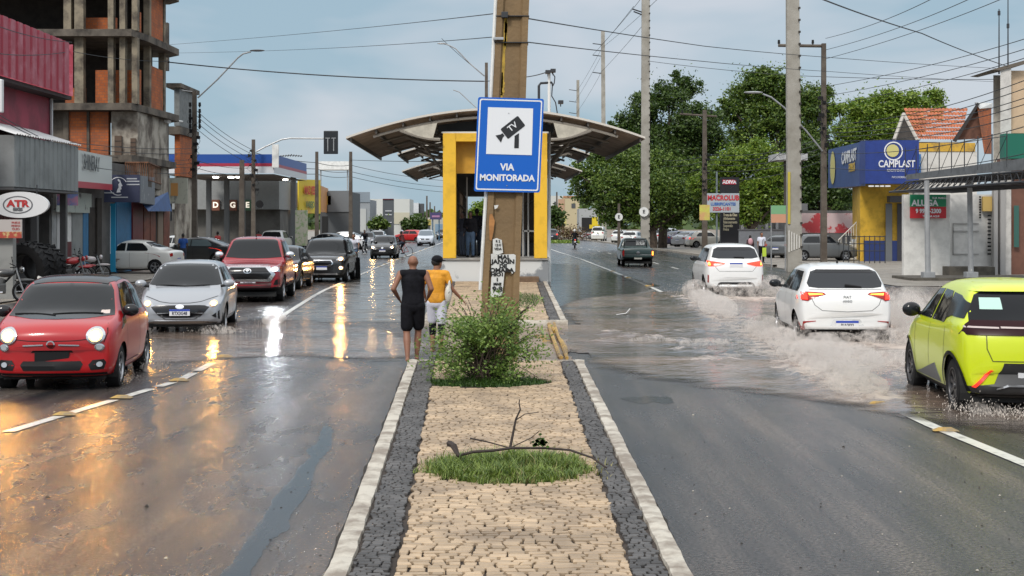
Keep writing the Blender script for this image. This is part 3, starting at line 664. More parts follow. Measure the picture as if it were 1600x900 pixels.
# white conduit on its left edge, yellow paint drips, bands
b = MB(); b.tube([(psec(z)[0]-psec(z)[1]-.028, PD-.12, z) for z in (1.2,3,4.4,6.4)], .03, 8); b.build('conduit', WHITEP, pole)
YDRIP = mat('yellow_drip', (.42,.27,.03), .6, var=.3, vscale=8)
b = MB(); rnd = random.Random(4)
def onpole(u, z, d=.004): 
    cx, h = psec(z); return (cx+u*h, PD-.17-d if abs(u) > .62 else PD-.17+.045-d, z)
for (z0_, z1_, u, ww) in ((4.35,5.35,-.45,.035),(4.9,5.3,-.38,.02),(3.9,4.5,-.5,.02),(4.15,4.35,-.44,.03)):
    n = 10
    for i in range(n):
        za, zb = lerp(z0_,z1_,i/n), lerp(z0_,z1_,(i+1)/n); wa = ww*(.5+rnd.random()*.7)
        a = onpole(u,za); c = onpole(u,zb); b.quad((a[0]-wa,a[1],a[2]),(a[0]+wa,a[1],a[2]),(c[0]+wa,c[1],c[2]),(c[0]-wa,c[1],c[2]))
b.build('paint_drip', YDRIP, pole)
b = MB()
for z in (3.98, 4.95, 5.35): 
    cx, h = psec(z); b = MB(); b.cbox((cx,PD,z),(h*2+.02,.37,.012)); b.build('pole_band', DARKST, pole)
b = MB(); b.cbox((psec(5.36)[0]-.12,PD-.2,5.36),(.1,.1,.09),.01); b.build('clamp', DARKST, pole); b = MB(); b.cbox((psec(5.0)[0]-.2,PD-.2,5.0),(.16,.08,.04),.005); b.build('clamp', GALV, pole)
PAPER = mat('old_paper', (.62,.62,.60), .8, col2=(.42,.40,.37), vscale=6, lo=.55, hi=.75)
INK = mat('black_ink', (.01,.01,.01), .6)
def zz(py): return CH+(350-py)/F*(PD-.18)
def pp(px_v, py, d=.006): return (XD(px_v,PD-.18), PD-.17-d, zz(py))
def torn(name, P, m=PAPER, d=.006): 
    b = MB(); b.prism([pp(a, c, d) for a, c in P], (0,-.003,0)); return b.build(name, m, pole)
torn('poster', [(767,397),(772,396),(776,398),(803,397),(806,399),(805,424),(800,428),(797,421),(790,420),(788,428),(786,449),(784,462),(770,464),(766,466),(768,430)])
torn('poster', [(770,374),(776,372),(784,375),(786,395),(778,398),(770,396)], d=.008)
torn('poster', [(772,321),(779,320),(777,325),(773,327)], d=.008)
for i, (s, y, z, cx) in enumerate((('MAI',402,.085,786),('JANAÍN',409,.085,786),('DE',416,.075,786),('OMARA',422.5,.085,784),('HIO1',429,.07,777),('1',437,.07,777),('MAE',444,.05,777),('9·8',452,.10,777))):
    text(s, (pp(cx,y)[0], PD-.17-.013, zz(y)), z*1.05, INK, pole, bold=.004, sx=1.15)
for i, (s, y, z) in enumerate((('R 2',377,.05),('12·0',383,.05),('VIDA',389,.05))): text(s, (pp(778,y)[0], PD-.17-.016, zz(y)), z, INK, pole, bold=.001)
# hinge stub of orange paint
torn('paint_patch', [(765,335),(769,334),(773,345),(771,362),(768,376),(765,375),(764,350)], mat('orange_patch', (.45,.2,.06), .6, var=.3), d=.004)
# blue sign
SB = mat('sign_blue', (.0,.105,.50), .35); SW = mat('sign_white', (.74,.75,.78), .35); SK = mat('sign_black', (.015,.015,.018), .4)
SD = PD-.23; XW = lambda x: XD(x, SD); ZW = lambda y: ZD(y, SD)
sg = thing('traffic_sign', (XW(795),SD,ZW(228)), 'blue and white sign with a camera picture reading VIA MONITORADA', 'traffic sign')
def P4(P, d): return [(XW(a), SD-d, ZW(c)) for a, c in P]
def rr(P, r=.04, n=5):
    out_ = []
    k = len(P)
    for i in range(k):
        p = Vector(P[i]); a = (Vector(P[i-1])-p).normalized(); c = (Vector(P[(i+1) % k])-p).normalized()
        for j in range(n+1):
            t = j/n; out_.append(p+a*r*(1-t)**2+c*r*t**2)
    return out_
# corners of the photographed plate (slightly rotated)
A, B_, C_, D_ = (747,151.5), (850,154.5), (843.5,301), (740.5,299)
def inset(f):
    cx = sum(q[0] for q in (A,B_,C_,D_))/4; cy_ = sum(q[1] for q in (A,B_,C_,D_))/4; w_, h_ = 103, 147
    o_ = []
    for q in (A,B_,C_,D_): o_.append((q[0]-(f if q[0] > cx else -f), q[1]-(f if q[1] > cy_ else -f)))
    return o_
b = MB(); b.prism(rr(P4(inset(0), 0), .035), (0,.012,0)); b.build('plate', SB, sg)
b = MB()
o1 = rr(P4(inset(2.6), .003), .035); i1 = rr(P4(inset(4.6), .003), .028); n = len(o1)
b.add(list(o1)+list(i1), [(i,(i+1) % n,n+(i+1) % n,n+i) for i in range(n)]); b.build('border_line', SW, sg)
b = MB(); b.prism(P4([(762.5,167.5),(833,169.5),(831,242.5),(759.5,240.5)], .003), (0,-.003,0)); b.build('pictogram_field', SW, sg)
cx0, cy0 = 801, 199
def rot(P, ang): 
    c, s_ = math.cos(ang), math.sin(ang); return [(cx0+x*c-y*s_, cy0+x*s_+y*c) for x, y in P]
b = MB(); an = rad(-38)
b.prism(rr(P4(rot([(-17,-9.5),(17.5,-9.5),(17.5,10),(-17,10)], an), .008), .022), (0,-.003,0)); b.build('pictogram_camera', SK, sg)
b = MB(); b.prism(P4(rot([(-18,-2.6),(-18,2.6),(-22,3),(-29,7.5),(-29,-6.5),(-22,-3)], an), .008), (0,-.003,0)); b.build('pictogram_lens', SK, sg)
b = MB(); b.prism(P4([(804,212.5),(811,208),(810.5,231.5),(803.5,231.5)], .0085), (0,-.003,0)); b.build('pictogram_bracket', SK, sg)
t = text('TV', (XW(801.0), SD-.0125, ZW(198.5)), .125, SW, sg, bold=.002); t.rotation_euler = (rad(90), rad(-38), 0)
tx1 = text('VIA', (XW(792.5), SD-.004, ZW(261.5)), .14, SW, sg, bold=.005, sx=.95); tx1.rotation_euler = (rad(90), rad(1.3), 0)
tx2 = text('MONITORADA', (XW(792.2), SD-.004, ZW(278.3)), .132, SW, sg, bold=.005, sx=.93); tx2.rotation_euler = (rad(90), rad(1.0), 0)
b = MB(); b.cyl((XW(795),SD-.003,ZW(177)),(XW(795),SD-.012,ZW(177)),.008); b.cyl((XW(792),SD-.003,ZW(290)),(XW(792),SD-.012,ZW(290)),.008); b.build('bolt', GALV, sg)
# ================================================================== vehicles
def bs_open(P, m):
    """clamped uniform cubic b-spline along axis 0 of an array of rows"""
    P = np.concatenate([P[:1], P[:1], P, P[-1:], P[-1:]], 0); out_ = []
    n = len(P)-3
    for i in range(n):
        for k in range(m if i < n-1 else m+1):
            t = k/m
            w_ = [(1-t)**3/6, (3*t**3-6*t*t+4)/6, (-3*t**3+3*t*t+3*t+1)/6, t**3/6]
            out_.append(sum(w_[j]*P[i+j] for j in range(4)))
    return np.array(out_)
def paint(name, c, rough=.28, metal=0.0): 
    return mat(name, c, rough, metal, coat=.6)
CGLASS = mat('car_glass', (.010,.012,.014), .06, spec=.36, bump=.5, bscale=1.6)
TRIM = mat('black_trim', (.010,.010,.011), .6, spec=.22)
GLOSSK = mat('gloss_black', (.010,.010,.012), .15)
CHROME = mat('chrome', (.62,.63,.65), .18, metal=1)
SILV = mat('alloy', (.42,.43,.45), .35, metal=.8)
PLATE = mat('plate_white', (.7,.7,.72), .4); PLATEB = mat('plate_blue', (.02,.06,.4), .4)
HLW = mat('headlight_warm', (.9,.7,.4), .3, emis=(1,.46,.12), estr=1.5)
HLK = mat('headlight_core', (.9,.8,.6), .3, emis=(1,.70,.32), estr=70)
HLC = mat('headlight_white', (.9,.9,1), .3, emis=(.95,.95,1), estr=1.3)
HLC2 = mat('headlight_white_core', (.9,.9,1), .3, emis=(.95,.97,1), estr=40)
HLOFF = mat('headlight_lens', (.45,.47,.5), .08, metal=.3)
TAILR = mat('tail_red_lit', (.6,.02,.01), .2, emis=(1,.05,.02), estr=1.6)
TAILO = mat('tail_orange_lit', (.9,.3,.05), .2, emis=(1,.30,.04), estr=3.5)
TAILD = mat('tail_red', (.32,.012,.01), .15)
ORL = mat('orange_lit', (.9,.4,.1), .2, emis=(1,.42,.08), estr=14)
def strip_decal(P): return P
class Car:
    def __init__(s, name, label, cat, group, sp):
        s.sp = sp; s.root = thing(name, (0,0,0), label, cat, group)
        L, W, H = sp['L'], sp['W'], sp['H']; s.L, s.W, s.H = L, W, H
        hw = W/2; zb = sp.get('zb', H*.62); s.zb = zb
        st_ = sp['st']   # (x from the nose, top z, bottom z, width factor)
        rw = sp.get('rw', .74)
        q = sp.get('q', 3)
        rows = []
        for (x, zt, z0, wf) in st_:
            w_ = hw*wf; zbb = min(zb + plin(x, sp.get('zbr', [(0,0)])), zt-.07)
            t = max(0, min(1, (zt-zbb-.08)/(H-zb-.08)))
            wr = lerp(.86, rw, t)*w_; ws = lerp(.93, .955, t)*w_
            h = zbb-z0
            half = [(0,z0),(.7*w_,z0),(.93*w_,z0+.01),(.985*w_,z0+h*.18),(w_*1.012,z0+h*.42),(w_*1.015,z0+h*.66),(w_*1.0,zbb-h*.13),(w_*.985,zbb-.012),(ws,zbb+.03 if t > .05 else lerp(zbb,zt,.45)),
                    (lerp(ws,wr,.5),lerp(zbb,zt,.5 if t > .05 else .75)),(wr+.035*t,zt-.10*t-.016),(wr*.93,zt-.022),(.5*wr,zt+.004),(0,zt+.012)]
            nose = sp.get('nose', .0)
            row = [(L/2-x, -y, z) for y, z in half]+[(L/2-x, y, z) for y, z in half[-2:0:-1]]
            rows.append(row)
        C = np.array(rows)              # stations x loop x 3
        # round plan of nose and tail: pull the outer points back
        for i, (x, zt, z0, wf) in enumerate(st_):
            for k in range(C.shape[1]):
                yy = abs(C[i,k,1])/hw
                bf, br = sp.get('bow', .14), sp.get('bowr', .08)
                if x < .9: C[i,k,0] -= bf*yy**2.4*(1-x/.9)
                if x > L-.7: C[i,k,0] += br*yy**2.4*(1-(L-x)/.7)
        S = bs_open(C, q)
        T = np.transpose(S, (1, 0, 2)); T = np.concatenate([T[-1:], T, T[:2]], 0)  # closed loop
        o_ = []
        for i in range(C.shape[1]):
            for k in range(q):
                t = k/q; w_ = [(1-t)**3/6, (3*t**3-6*t*t+4)/6, (-3*t**3+3*t*t+3*t+1)/6, t**3/6]
                o_.append(sum(w_[j]*T[i+j] for j in range(4)))
        B = np.array(o_)   # loop x stations x 3
        nl, ns = B.shape[0], B.shape[1]
        V = B.transpose(1, 0, 2).reshape(-1, 3)
        Fq = [(i*nl+j, i*nl+(j+1) % nl, (i+1)*nl+(j+1) % nl, (i+1)*nl+j) for i in range(ns-1) for j in range(nl)]
        caps = [tuple(range(nl-1, -1, -1)), tuple((ns-1)*nl+j for j in range(nl))]
        s.V = V
        s.bvh = BVHTree.FromPolygons([Vector(v) for v in V], Fq+caps)
        wr_ = sp['wr']; wa = wr_*1.13; s.wx = (L/2-sp['fo'], L/2-sp['fo']-sp['wb']); s.wr = wr_; wz = wr_
        # open the wheel arches
        keep = []; V2 = V.copy()
        for f in Fq:
            c = V[list(f)].mean(0); cut = False
            for wx in s.wx:
                if abs(c[1]) > hw*.55 and (c[0]-wx)**2+(c[2]-wz)**2 < wa*wa: cut = True
            if not cut: keep.append(f)
        used = set(i for f in keep for i in f); gone = set(i for f in Fq if f not in set(keep) for i in f) if True else set()
        for i in used & gone:
            for wx in s.wx:
                dx, dz = V[i,0]-wx, V[i,2]-wz; d = math.hypot(dx, dz)
                if abs(V[i,1]) > hw*.6 and d < wa*1.6 and V[i,2] > .12:
                    V2[i,0] = wx+dx/d*wa; V2[i,2] = wz+dz/d*wa
        mb = MB(); mb.add(V2.tolist(), keep+caps)
        bm_ = sp['mat']; body = mb.build('body', [bm_, TRIM], s.root, smooth=True)
        me = body.data
        zl = sp.get('ztrim', .0)
        for p in me.polygons:
            if p.center.z < zl: p.material_index = 1
        s.body = body
        # arch linings, floor, wheels
        mb = MB()
        for wx in s.wx:
            for sd in (-1, 1):
                n = 16
                for i in range(n):
                    a, b = math.pi*(-.12+1.24*i/n), math.pi*(-.12+1.24*(i+1)/n)
                    p = [(wx+math.cos(t)*wa*.995, y, wz+math.sin(t)*wa*.995) for t in (a, b) for y in (sd*hw*.97, sd*hw*.5)]
                    mb.add([p[0],p[1],p[3],p[2]], [(0,1,2,3)])
                mb.add([(wx+math.cos(2*math.pi*i/20)*wa, sd*hw*.5, wz+math.sin(2*math.pi*i/20)*wa) for i in range(20)], [tuple(range(20))])
        mb.box(-L/2+.25, L/2-.25, -hw*.8, hw*.8, .17, .3)
        mb.build('underbody', mat('underbody_black', (.012,.012,.012), .8), s.root)
        s.wheels(sp.get('rim', SILV), sp.get('spokes', 5))
    def wheels(s, rimm, nsp):
        r = s.wr; hw = s.W/2; tw = s.sp.get('tw', .19)
        for k, wx in enumerate(s.wx):
            for sd in (-1, 1):
                yo = sd*(hw-.015); yi = yo-sd*tw; c = (wx, 0, r)
                prof = [(r*.66,yo-sd*.012),(r*.80,yo),(r*.95,yo-sd*.012),(r,yo-sd*.04),(r,yi+sd*.03),(r*.95,yi),(r*.6,yi)]
                mb = MB(); mb.lathe(prof, c, 'Y', 28); t = mb.build('wheel', [BLACK], s.root, smooth=True)
                mb = MB(); mb.lathe([(r*.66,yo-sd*.012),(r*.62,yo-sd*.03),(r*.60,yo-sd*.07),(0,yo-sd*.09)], c, 'Y', 24)
                mb.build('rim_dish', mat('rim_dark', (.05,.05,.055), .4, metal=.5), t)
                mb = MB()
                for i in range(nsp):
                    a = 2*math.pi*i/nsp+.3
                    u = Vector((math.cos(a),0,math.sin(a))); v = Vector((-math.sin(a),0,math.cos(a))); P = []
                    for rr_, ww in ((.08,.055),(.35,.035),(.62,.075)):
                        P.append(Vector((wx,yo-sd*(.035 if rr_ < .5 else .02),r))+u*r*rr_+v*r*ww*1.6)
                    for rr_, ww in ((.62,.075),(.35,.035),(.08,.055)):
                        P.append(Vector((wx,yo-sd*(.035 if rr_ < .5 else .02),r))+u*r*rr_-v*r*ww*1.6)
                    mb.prism(P, (0,-sd*.03,0))
                mb.lathe([(r*.66,yo-sd*.008),(r*.62,yo-sd*.008),(r*.60,yo-sd*.03)], c, 'Y', 24)
                mb.lathe([(r*.13,yo-sd*.04),(r*.11,yo-sd*.02),(0,yo-sd*.018)], c, 'Y', 12)
                mb.build('rim', rimm, t, smooth=True)
    def hit(s, a, b, axis):
        L, W, H = s.L, s.W, s.H
        if axis == 'front': o, d = Vector((L, a, b)), Vector((-1,0,0))
        elif axis == 'rear': o, d = Vector((-L, a, b)), Vector((1,0,0))
        elif axis == 'left': o, d = Vector((a, W*2, b)), Vector((0,-1,0))
        elif axis == 'right': o, d = Vector((a, -W*2, b)), Vector((0,1,0))
        else: o, d = Vector((a, b, H*2)), Vector((0,0,-1))
        h = s.bvh.ray_cast(o, d); return h[0], h[1], d
    def decal(s, name, P, axis, m, off=.006, grid=.07, parent=None, mirror=False, smooth=True, dome=0):
        """a panel with the outline P laid on the body surface, standing off proud"""
        if mirror:
            s.decal(name, P, axis, m, off, grid, parent, False, smooth, dome)
            if axis in ('front', 'rear', 'top'): P2 = [(-a, b) if axis != 'top' else (a, -b) for a, b in P]; return s.decal(name, P2, axis, m, off, grid, parent, False, smooth, dome)
            return s.decal(name, P, 'right' if axis == 'left' else 'left', m, off, grid, parent, False, smooth, dome)
        bm = bmesh.new(); vs = [bm.verts.new((a, b, 0)) for a, b in P]; bm.faces.new(vs)
        xs = [a for a, b in P]; ys = [b for a, b in P]
        for lo_, hi_, nn in ((min(xs), max(xs), (1,0,0)), (min(ys), max(ys), (0,1,0))):
            k = int((hi_-lo_)/grid)
            for i in range(1, k+1):
                t = lo_+(hi_-lo_)*i/(k+1); co = (t,0,0) if nn[0] else (0,t,0)
                bmesh.ops.bisect_plane(bm, geom=bm.verts[:]+bm.edges[:]+bm.faces[:], plane_co=co, plane_no=nn)
        cx = sum(xs)/len(xs); cy_ = sum(ys)/len(ys); R_ = max(max(xs)-min(xs), max(ys)-min(ys))/2
        bad = []
        dvec = None
        bnd = set(v for v in bm.verts if any(e.is_boundary for e in v.link_edges))
        for v in bm.verts:
            a, b = v.co.x, v.co.y; h, nrm, d = s.hit(a, b, axis); dvec = d
            if h is None: bad.append(v); continue
            e_ = off + (0 if (not dome or v in bnd) else dome*max(0, 1-(((a-cx)**2+(b-cy_)**2)/R_**2)))
            v.co = h - d*e_ + nrm*.002*(1 if nrm.dot(d) < 0 else -1)
        bmesh.ops.delete(bm, geom=bad, context='VERTS')
        if not bm.faces: bm.free(); return None
        be = [e for e in bm.edges if e.is_boundary]
        r = bmesh.ops.extrude_edge_only(bm, edges=be)
        for g in r['geom']:
            if isinstance(g, bmesh.types.BMVert): g.co += dvec*(off+.02)
        bmesh.ops.recalc_face_normals(bm, faces=bm.faces[:])
        me = bpy.data.meshes.new(name); bm.to_mesh(me); bm.free()
        if smooth:
            me.polygons.foreach_set('use_smooth', [True]*len(me.polygons))
            try: me.set_sharp_from_angle(angle=rad(35))
            except Exception: pass
        r_ = link(name, me, parent or s.root, [m])
        if name == 'bulb' and m in (HLW, HLC):
            k = s.decal('bulb_core', [(cx+(a-cx)*.5, cy_+(b_-cy_)*.5) for a, b_ in P], axis, HLK if m is HLW else HLC2, off+.012, grid, parent)
        return r_
    def line(s, P, axis, wd=.009, m=None, name='panel_gap', parent=None, off=.0012, mirror=False):
        """thin shut line along P"""
        if mirror:
            s.line(P, axis, wd, m, name, parent, off); 
            if axis in ('left', 'right'): return s.line(P, 'right' if axis == 'left' else 'left', wd, m, name, parent, off)
            return s.line([(-a, b) for a, b in P], axis, wd, m, name, parent, off)
        mb = MB(); pts = []
        for (a, b), (c, d) in zip(P, P[1:]):
            n = max(1, int(math.hypot(c-a, d-b)/.06))
            for i in range(n): pts.append((lerp(a,c,i/n), lerp(b,d,i/n)))
        pts.append(P[-1]); prev = None
        for i, (a, b) in enumerate(pts):
            a2, b2 = pts[min(i+1, len(pts)-1)]; a0, b0 = pts[max(i-1, 0)]; dx, dy = a2-a0, b2-b0; l = math.hypot(dx, dy) or 1
            e = []
            for sg_ in (-1, 1):
                h, nrm, d = s.hit(a-dy/l*wd/2*sg_, b+dx/l*wd/2*sg_, axis)
                e.append(None if h is None else h-d*off+nrm*.002*(1 if nrm.dot(d) < 0 else -1))
            if prev and None not in e and None not in prev: mb.quad(prev[0], prev[1], e[1], e[0])
            prev = e if None not in e else None
        if mb.f: return mb.build(name, m or TRIM, parent or s.body)
    def mirrors(s, x, z, m, out=.13, sz=(.07,.11,.075)):
        for sd in (-1, 1):
            h, nrm, d = s.hit(x, z, 'left'); y = (h.y if h else s.W/2*.9)
            mb = MB(); mb.ell((x, sd*(y+out), z+.03), (sz[0], sz[1], sz[2]), 14, 10)
            o = mb.build('mirror', m, s.root, smooth=True)
            mb = MB(); mb.cyl((x, sd*(y-.05), z-.03), (x, sd*(y+out-.03), z-.01), .03, .025, 8); mb.build('mirror_arm', TRIM, o)
            mb = MB(); mb.ell((x-sz[0]*.75, sd*(y+out), z+.03), (.02, sz[1]*.8, sz[2]*.75), 12, 8); mb.build('mirror_glass', CGLASS, o, smooth=True)
    def plate(s, axis, z, txt=None, y=0, w_=.4, h_=.13, back=False, m=None):
        P = [(y-w_/2,z-h_/2),(y+w_/2,z-h_/2),(y+w_/2,z+h_/2),(y-w_/2,z+h_/2)]
        hx, _, d = s.hit(y, z, axis)
        x = hx.x+(.018 if axis == 'front' else -.018); sg = 1 if axis == 'front' else -1
        mb = MB(); mb.box(min(x,x-sg*.03), max(x,x-sg*.03), y-w_/2, y+w_/2, z-h_/2, z+h_/2); o = mb.build('number_plate', m or PLATE, s.root)
        if m: return
        mb = MB(); xx = x+sg*.003; mb.quad((xx,y-w_/2,z+h_*.22),(xx,y+w_/2,z+h_*.22),(xx,y+w_/2,z+h_/2),(xx,y-w_/2,z+h_/2)); mb.build('plate_band', PLATEB, o)
        if txt: text(txt, (x+sg*.004, y, z-h_*.14), .092, mat('plate_ink', (.02,.02,.05), .5), o, rz=rad(90) if axis == 'front' else rad(-90), sx=.78, ext=.001, bold=.002)
    def handles(s, xs, z, m):
        for x in xs:
            for ax, sd in (('left', 1), ('right', -1)):
                h, n_, d = s.hit(x, z, ax)
                if h is None: continue
                mb = MB(); mb.cbox((x, h.y+sd*.018, z), (.17, .03, .03), .008); mb.build('door_handle', m, s.body, smooth=True)
    def place(s, X, Y, heading, wet=0):
        """heading: direction of travel as an angle from +X"""
        s.root.location = (X, Y, wet); s.root.rotation_euler = (0, 0, heading); return s
    def beams(s, pts, col, energy=60):
        """the cone each lit headlamp throws on the road"""
        for (x, y, z) in pts:
            l = bpy.data.lights.new('headlight_beam', 'SPOT'); l.energy = energy; l.color = col; l.spot_size = rad(75); l.spot_blend = .9; l.shadow_soft_size = .07
            o = bpy.data.objects.new('headlight_beam', l); COL.objects.link(o); o.parent = s.root
            o.location = (x, y, z); o.rotation_euler = Vector((-1, 0, .16)).to_track_quat('Z', 'Y').to_euler()

def hatch_st(L, H, hf=.70, hc=.98, xc=1.0, xr=1.65, xe=None, zt_=.98, rr=.92, low=.2, tail=.18, sq=0):
    xe = xe or L-.75
    return [(0,hf-.2,.36,.74),(.0,hf-.1,.30,.80),(.05,hf,.25,.86),(.22,hf+.07,low,.93),(.5,lerp(hf,hc,.55)+.04,low,.975),(xc-.12,hc,low,1.0),(xc,hc+.03,low,1.0),(xc+.14,hc+.13,low,1.0),
            (xr-.18,H-.14,low,1.0),(xr,H-.045,low,1.0),(xr+.3,H-.004,low,1.0),(lerp(xr,xe,.55),H,low,1.0),(xe-.25,H-.02,low,1.0),(xe,H-.05,low,.995),(xe+.14,H-.10,low,.99),
            (L-tail-.12,lerp(zt_,H,.45),low,.975),(L-tail,zt_+.06,low+.02,.96),(L-.08,zt_-.02,low+.05,.93),(L-.0,zt_-.16,.33,.88),(L,.62,.38,.84)]
def sedan_st(L, H, hf=.70, hc=.98, xc=1.1, xr=1.8, xe=None, zd=1.05, low=.2):
    xe = xe or L-1.45
    return [(0,hf-.2,.36,.74),(.0,hf-.1,.30,.80),(.05,hf,.25,.86),(.22,hf+.07,low,.93),(.5,lerp(hf,hc,.55)+.04,low,.975),(xc-.12,hc,low,1.0),(xc,hc+.03,low,1.0),(xc+.14,hc+.13,low,1.0),
            (xr-.18,H-.14,low,1.0),(xr,H-.04,low,1.0),(xr+.3,H,low,1.0),(lerp(xr,xe,.55),H,low,1.0),(xe,H-.04,low,1.0),(xe+.2,H-.13,low,.99),
            (L-.62,zd+.09,low,.975),(L-.5,zd+.01,low,.965),(L-.2,zd,low,.95),(L-.04,zd-.04,low+.05,.92),(L,zd-.16,.33,.88),(L,.62,.38,.84)]
def pickup_st(L, H, hf=.98, hc=1.16, xc=1.25, xr=1.85, xe=None, zd=1.08, low=.34):
    xe = xe or 3.2
    return [(0,hf-.22,.5,.80),(.0,hf-.1,.42,.86),(.05,hf,.36,.9),(.2,hf+.06,low,.95),(.5,lerp(hf,hc,.55)+.03,low,.98),(xc-.12,hc,low,1.0),(xc,hc+.03,low,1.0),(xc+.14,hc+.13,low,1.0),
            (xr-.16,H-.14,low,1.0),(xr,H-.04,low,1.0),(xr+.3,H,low,1.0),(xe-.3,H,low,1.0),(xe-.08,H-.05,low,1.0),(xe,H-.2,low,1.0),
            (xe+.05,zd+.1,low,1.0),(xe+.12,zd,low,1.0),(xe+.5,zd,low,1.0),(L-.15,zd,low+.05,.99),(L,zd-.02,.5,.98),(L,.70,.52,.97)]
def std_glass(c, xc, xr, xe, zb, H, rear=True, sedan=False, pillars=None, rearP=None, tint=None, wsP=None):
    """windscreen, side windows and rear window"""
    g = tint or CGLASS; L, hw = c.L, c.W/2
    yb = hw*.86; yt = hw*.66
    ws = wsP or [(-yb,zb+.06),(-yb*.5,zb+.03),(0,zb+.02),(yb*.5,zb+.03),(yb,zb+.06),(yt+.02,H-.12),(yt*.9,H-.075),(0,H-.06),(-yt*.9,H-.075),(-yt-.02,H-.12)]
    c.decal('windscreen', ws, 'front', g, .005)
    X = lambda x: L/2-x
    zl, zu = zb+.045, H-.14
    pl = pillars or [xc+.28, (xc+xe)/2+.12, xe-.02 if not sedan else xe+.3]
    a, m_, e = pl[0], pl[1], pl[-1]
    dz = (zu-zl)
    rk = (xr-xc)/(H-zb)*dz*.78
    c.decal('side_window', [(X(a),zl),(X(a+rk*.55),lerp(zl,zu,.55)),(X(a+rk),zu-.01),(X(m_-.04),zu),(X(m_-.04),zl)], 'left', g, .005, mirror=True)
    tr = (xe-e+.0)
    c.decal('side_window', [(X(m_+.03),zl),(X(m_+.03),zu),(X(e-.28),zu-.01),(X(e-.08),lerp(zl,zu,.55)),(X(e+.03),zl+.06),(X(e),zl)], 'left', g, .005, mirror=True)
    if rear:
        yb2, yt2 = hw*.80, hw*.63
        zr = rearP or (zb+.10, H-.13)
        c.decal('rear_window', [(-yb2,zr[0]+.03),(-yb2*.6,zr[0]),(yb2*.6,zr[0]),(yb2,zr[0]+.03),(yt2+.03,zr[1]-.05),(yt2*.85,zr[1]),(-yt2*.85,zr[1]),(-yt2-.03,zr[1]-.05)], 'rear', g, .005)
def door_lines(c, xs, z0, zb, m=None):
    for x in xs: c.line([(c.L/2-x, z0),(c.L/2-x, zb)], 'left', .012, m, mirror=True)
def ellp(cx, cy_, rx, ry, n=14, a0=0): return [(cx+rx*math.cos(2*math.pi*i/n+a0), cy_+ry*math.sin(2*math.pi*i/n+a0)) for i in range(n)]
HD = rad(-90)   # towards the camera
HU = rad(90)
# ---------------------------------------------------------------- small red hatchback, front left
RED = paint('red_car_paint', (.40,.004,.007)); 
c = Car('parked_car', '', 'car', None, dict(L=3.55,W=1.63,H=1.49,zb=.93,wb=2.30,fo=.70,wr=.295,q=4,rw=.72,mat=RED,ztrim=.22,bow=.2,
    st=[(0,.62,.36,.80),(.0,.74,.28,.86),(.04,.82,.22,.90),(.16,.90,.19,.95),(.4,.955,.19,.985),(.66,.99,.19,1.0),(.78,1.03,.19,1.0),(.95,1.14,.19,1.0),(1.25,1.36,.19,1.0),(1.42,1.445,.19,1.0),(1.7,1.485,.19,1.0),(2.1,1.49,.19,1.0),(2.6,1.455,.19,.99),(2.85,1.38,.19,.98),(3.2,1.14,.2,.96),(3.38,.98,.24,.93),(3.5,.8,.3,.9),(3.55,.62,.36,.86)])); c.root.name = 'compact_car'
X = lambda x: c.L/2-x
hw = c.W/2
c.decal('windscreen', [(-.70,.985),(-.35,.955),(0,.95),(.35,.955),(.70,.985),(.60,1.30),(.54,1.385),(0,1.40),(-.54,1.385),(-.60,1.30)], 'front', CGLASS, .006)
c.decal('roof_panel', [(X(1.34),-.50),(X(1.34),0),(X(1.34),.50),(X(1.6),.575),(X(2.5),.565),(X(2.8),.5),(X(2.8),-.5),(X(2.5),-.565),(X(1.6),-.575)], 'top', GLOSSK, .006)
c.decal('side_window', [(X(1.02),.985),(X(1.25),1.20),(X(1.5),1.37),(X(2.1),1.395),(X(2.1),.985)], 'left', CGLASS, .005, mirror=True)
c.decal('side_window', [(X(2.16),.985),(X(2.16),1.39),(X(2.55),1.34),(X(2.85),1.18),(X(2.9),1.05),(X(2.75),.985)], 'left', CGLASS, .005, mirror=True)
c.decal('rear_window', [(-.55,1.08),(.55,1.08),(.46,1.32),(-.46,1.32)], 'rear', CGLASS, .005)
c.decal('a_pillar_wedge', [(X(.62),.80),(X(.80),.93),(X(1.06),.97),(X(.95),.87)], 'left', GLOSSK, .006, mirror=True)
for y in (-.56,.56):
    r_ = c.decal('headlight', ellp(y,.755,.118,.112,18), 'front', CHROME, .02, dome=.02)
    c.decal('bulb', ellp(y,.755,.085,.085,14), 'front', HLW, .045, parent=r_)
    f_ = c.decal('fog_light', ellp(y+(.05 if y > 0 else -.05),.60,.062,.048,12), 'front', CHROME, .015, dome=.01)
    c.decal('fog_lens', ellp(y+(.05 if y > 0 else -.05),.60,.04,.033,10), 'front', HLOFF, .03, parent=f_)
c.decal('lower_grille', [(-.40,.375),(-.36,.30),(.36,.30),(.40,.375),(.37,.42),(-.37,.42)], 'front', TRIM, .006)
c.decal('fog_recess', [(.47,.37),(.50,.30),(.66,.31),(.69,.40),(.66,.44),(.52,.43)], 'front', TRIM, .006, mirror=True)
c.decal('fog_lamp', ellp(.61,.375,.04,.035,10), 'front', HLOFF, .02, mirror=True)
c.decal('front_lip', [(-.76,.235),(.76,.235),(.74,.265),(-.74,.265)], 'front', TRIM, .012)
c.decal('upper_slot', [(-.27,.53),(.27,.53),(.25,.558),(-.25,.558)], 'front', TRIM, .004)
c.decal('chrome_strip', [(-.36,.62),(-.10,.63),(-.10,.647),(-.36,.636)], 'front', CHROME, .012)
c.decal('chrome_strip', [(.36,.62),(.10,.63),(.10,.647),(.36,.636)], 'front', CHROME, .012)
bd = c.decal('badge', ellp(0,.64,.056,.056,16), 'front', CHROME, .016)
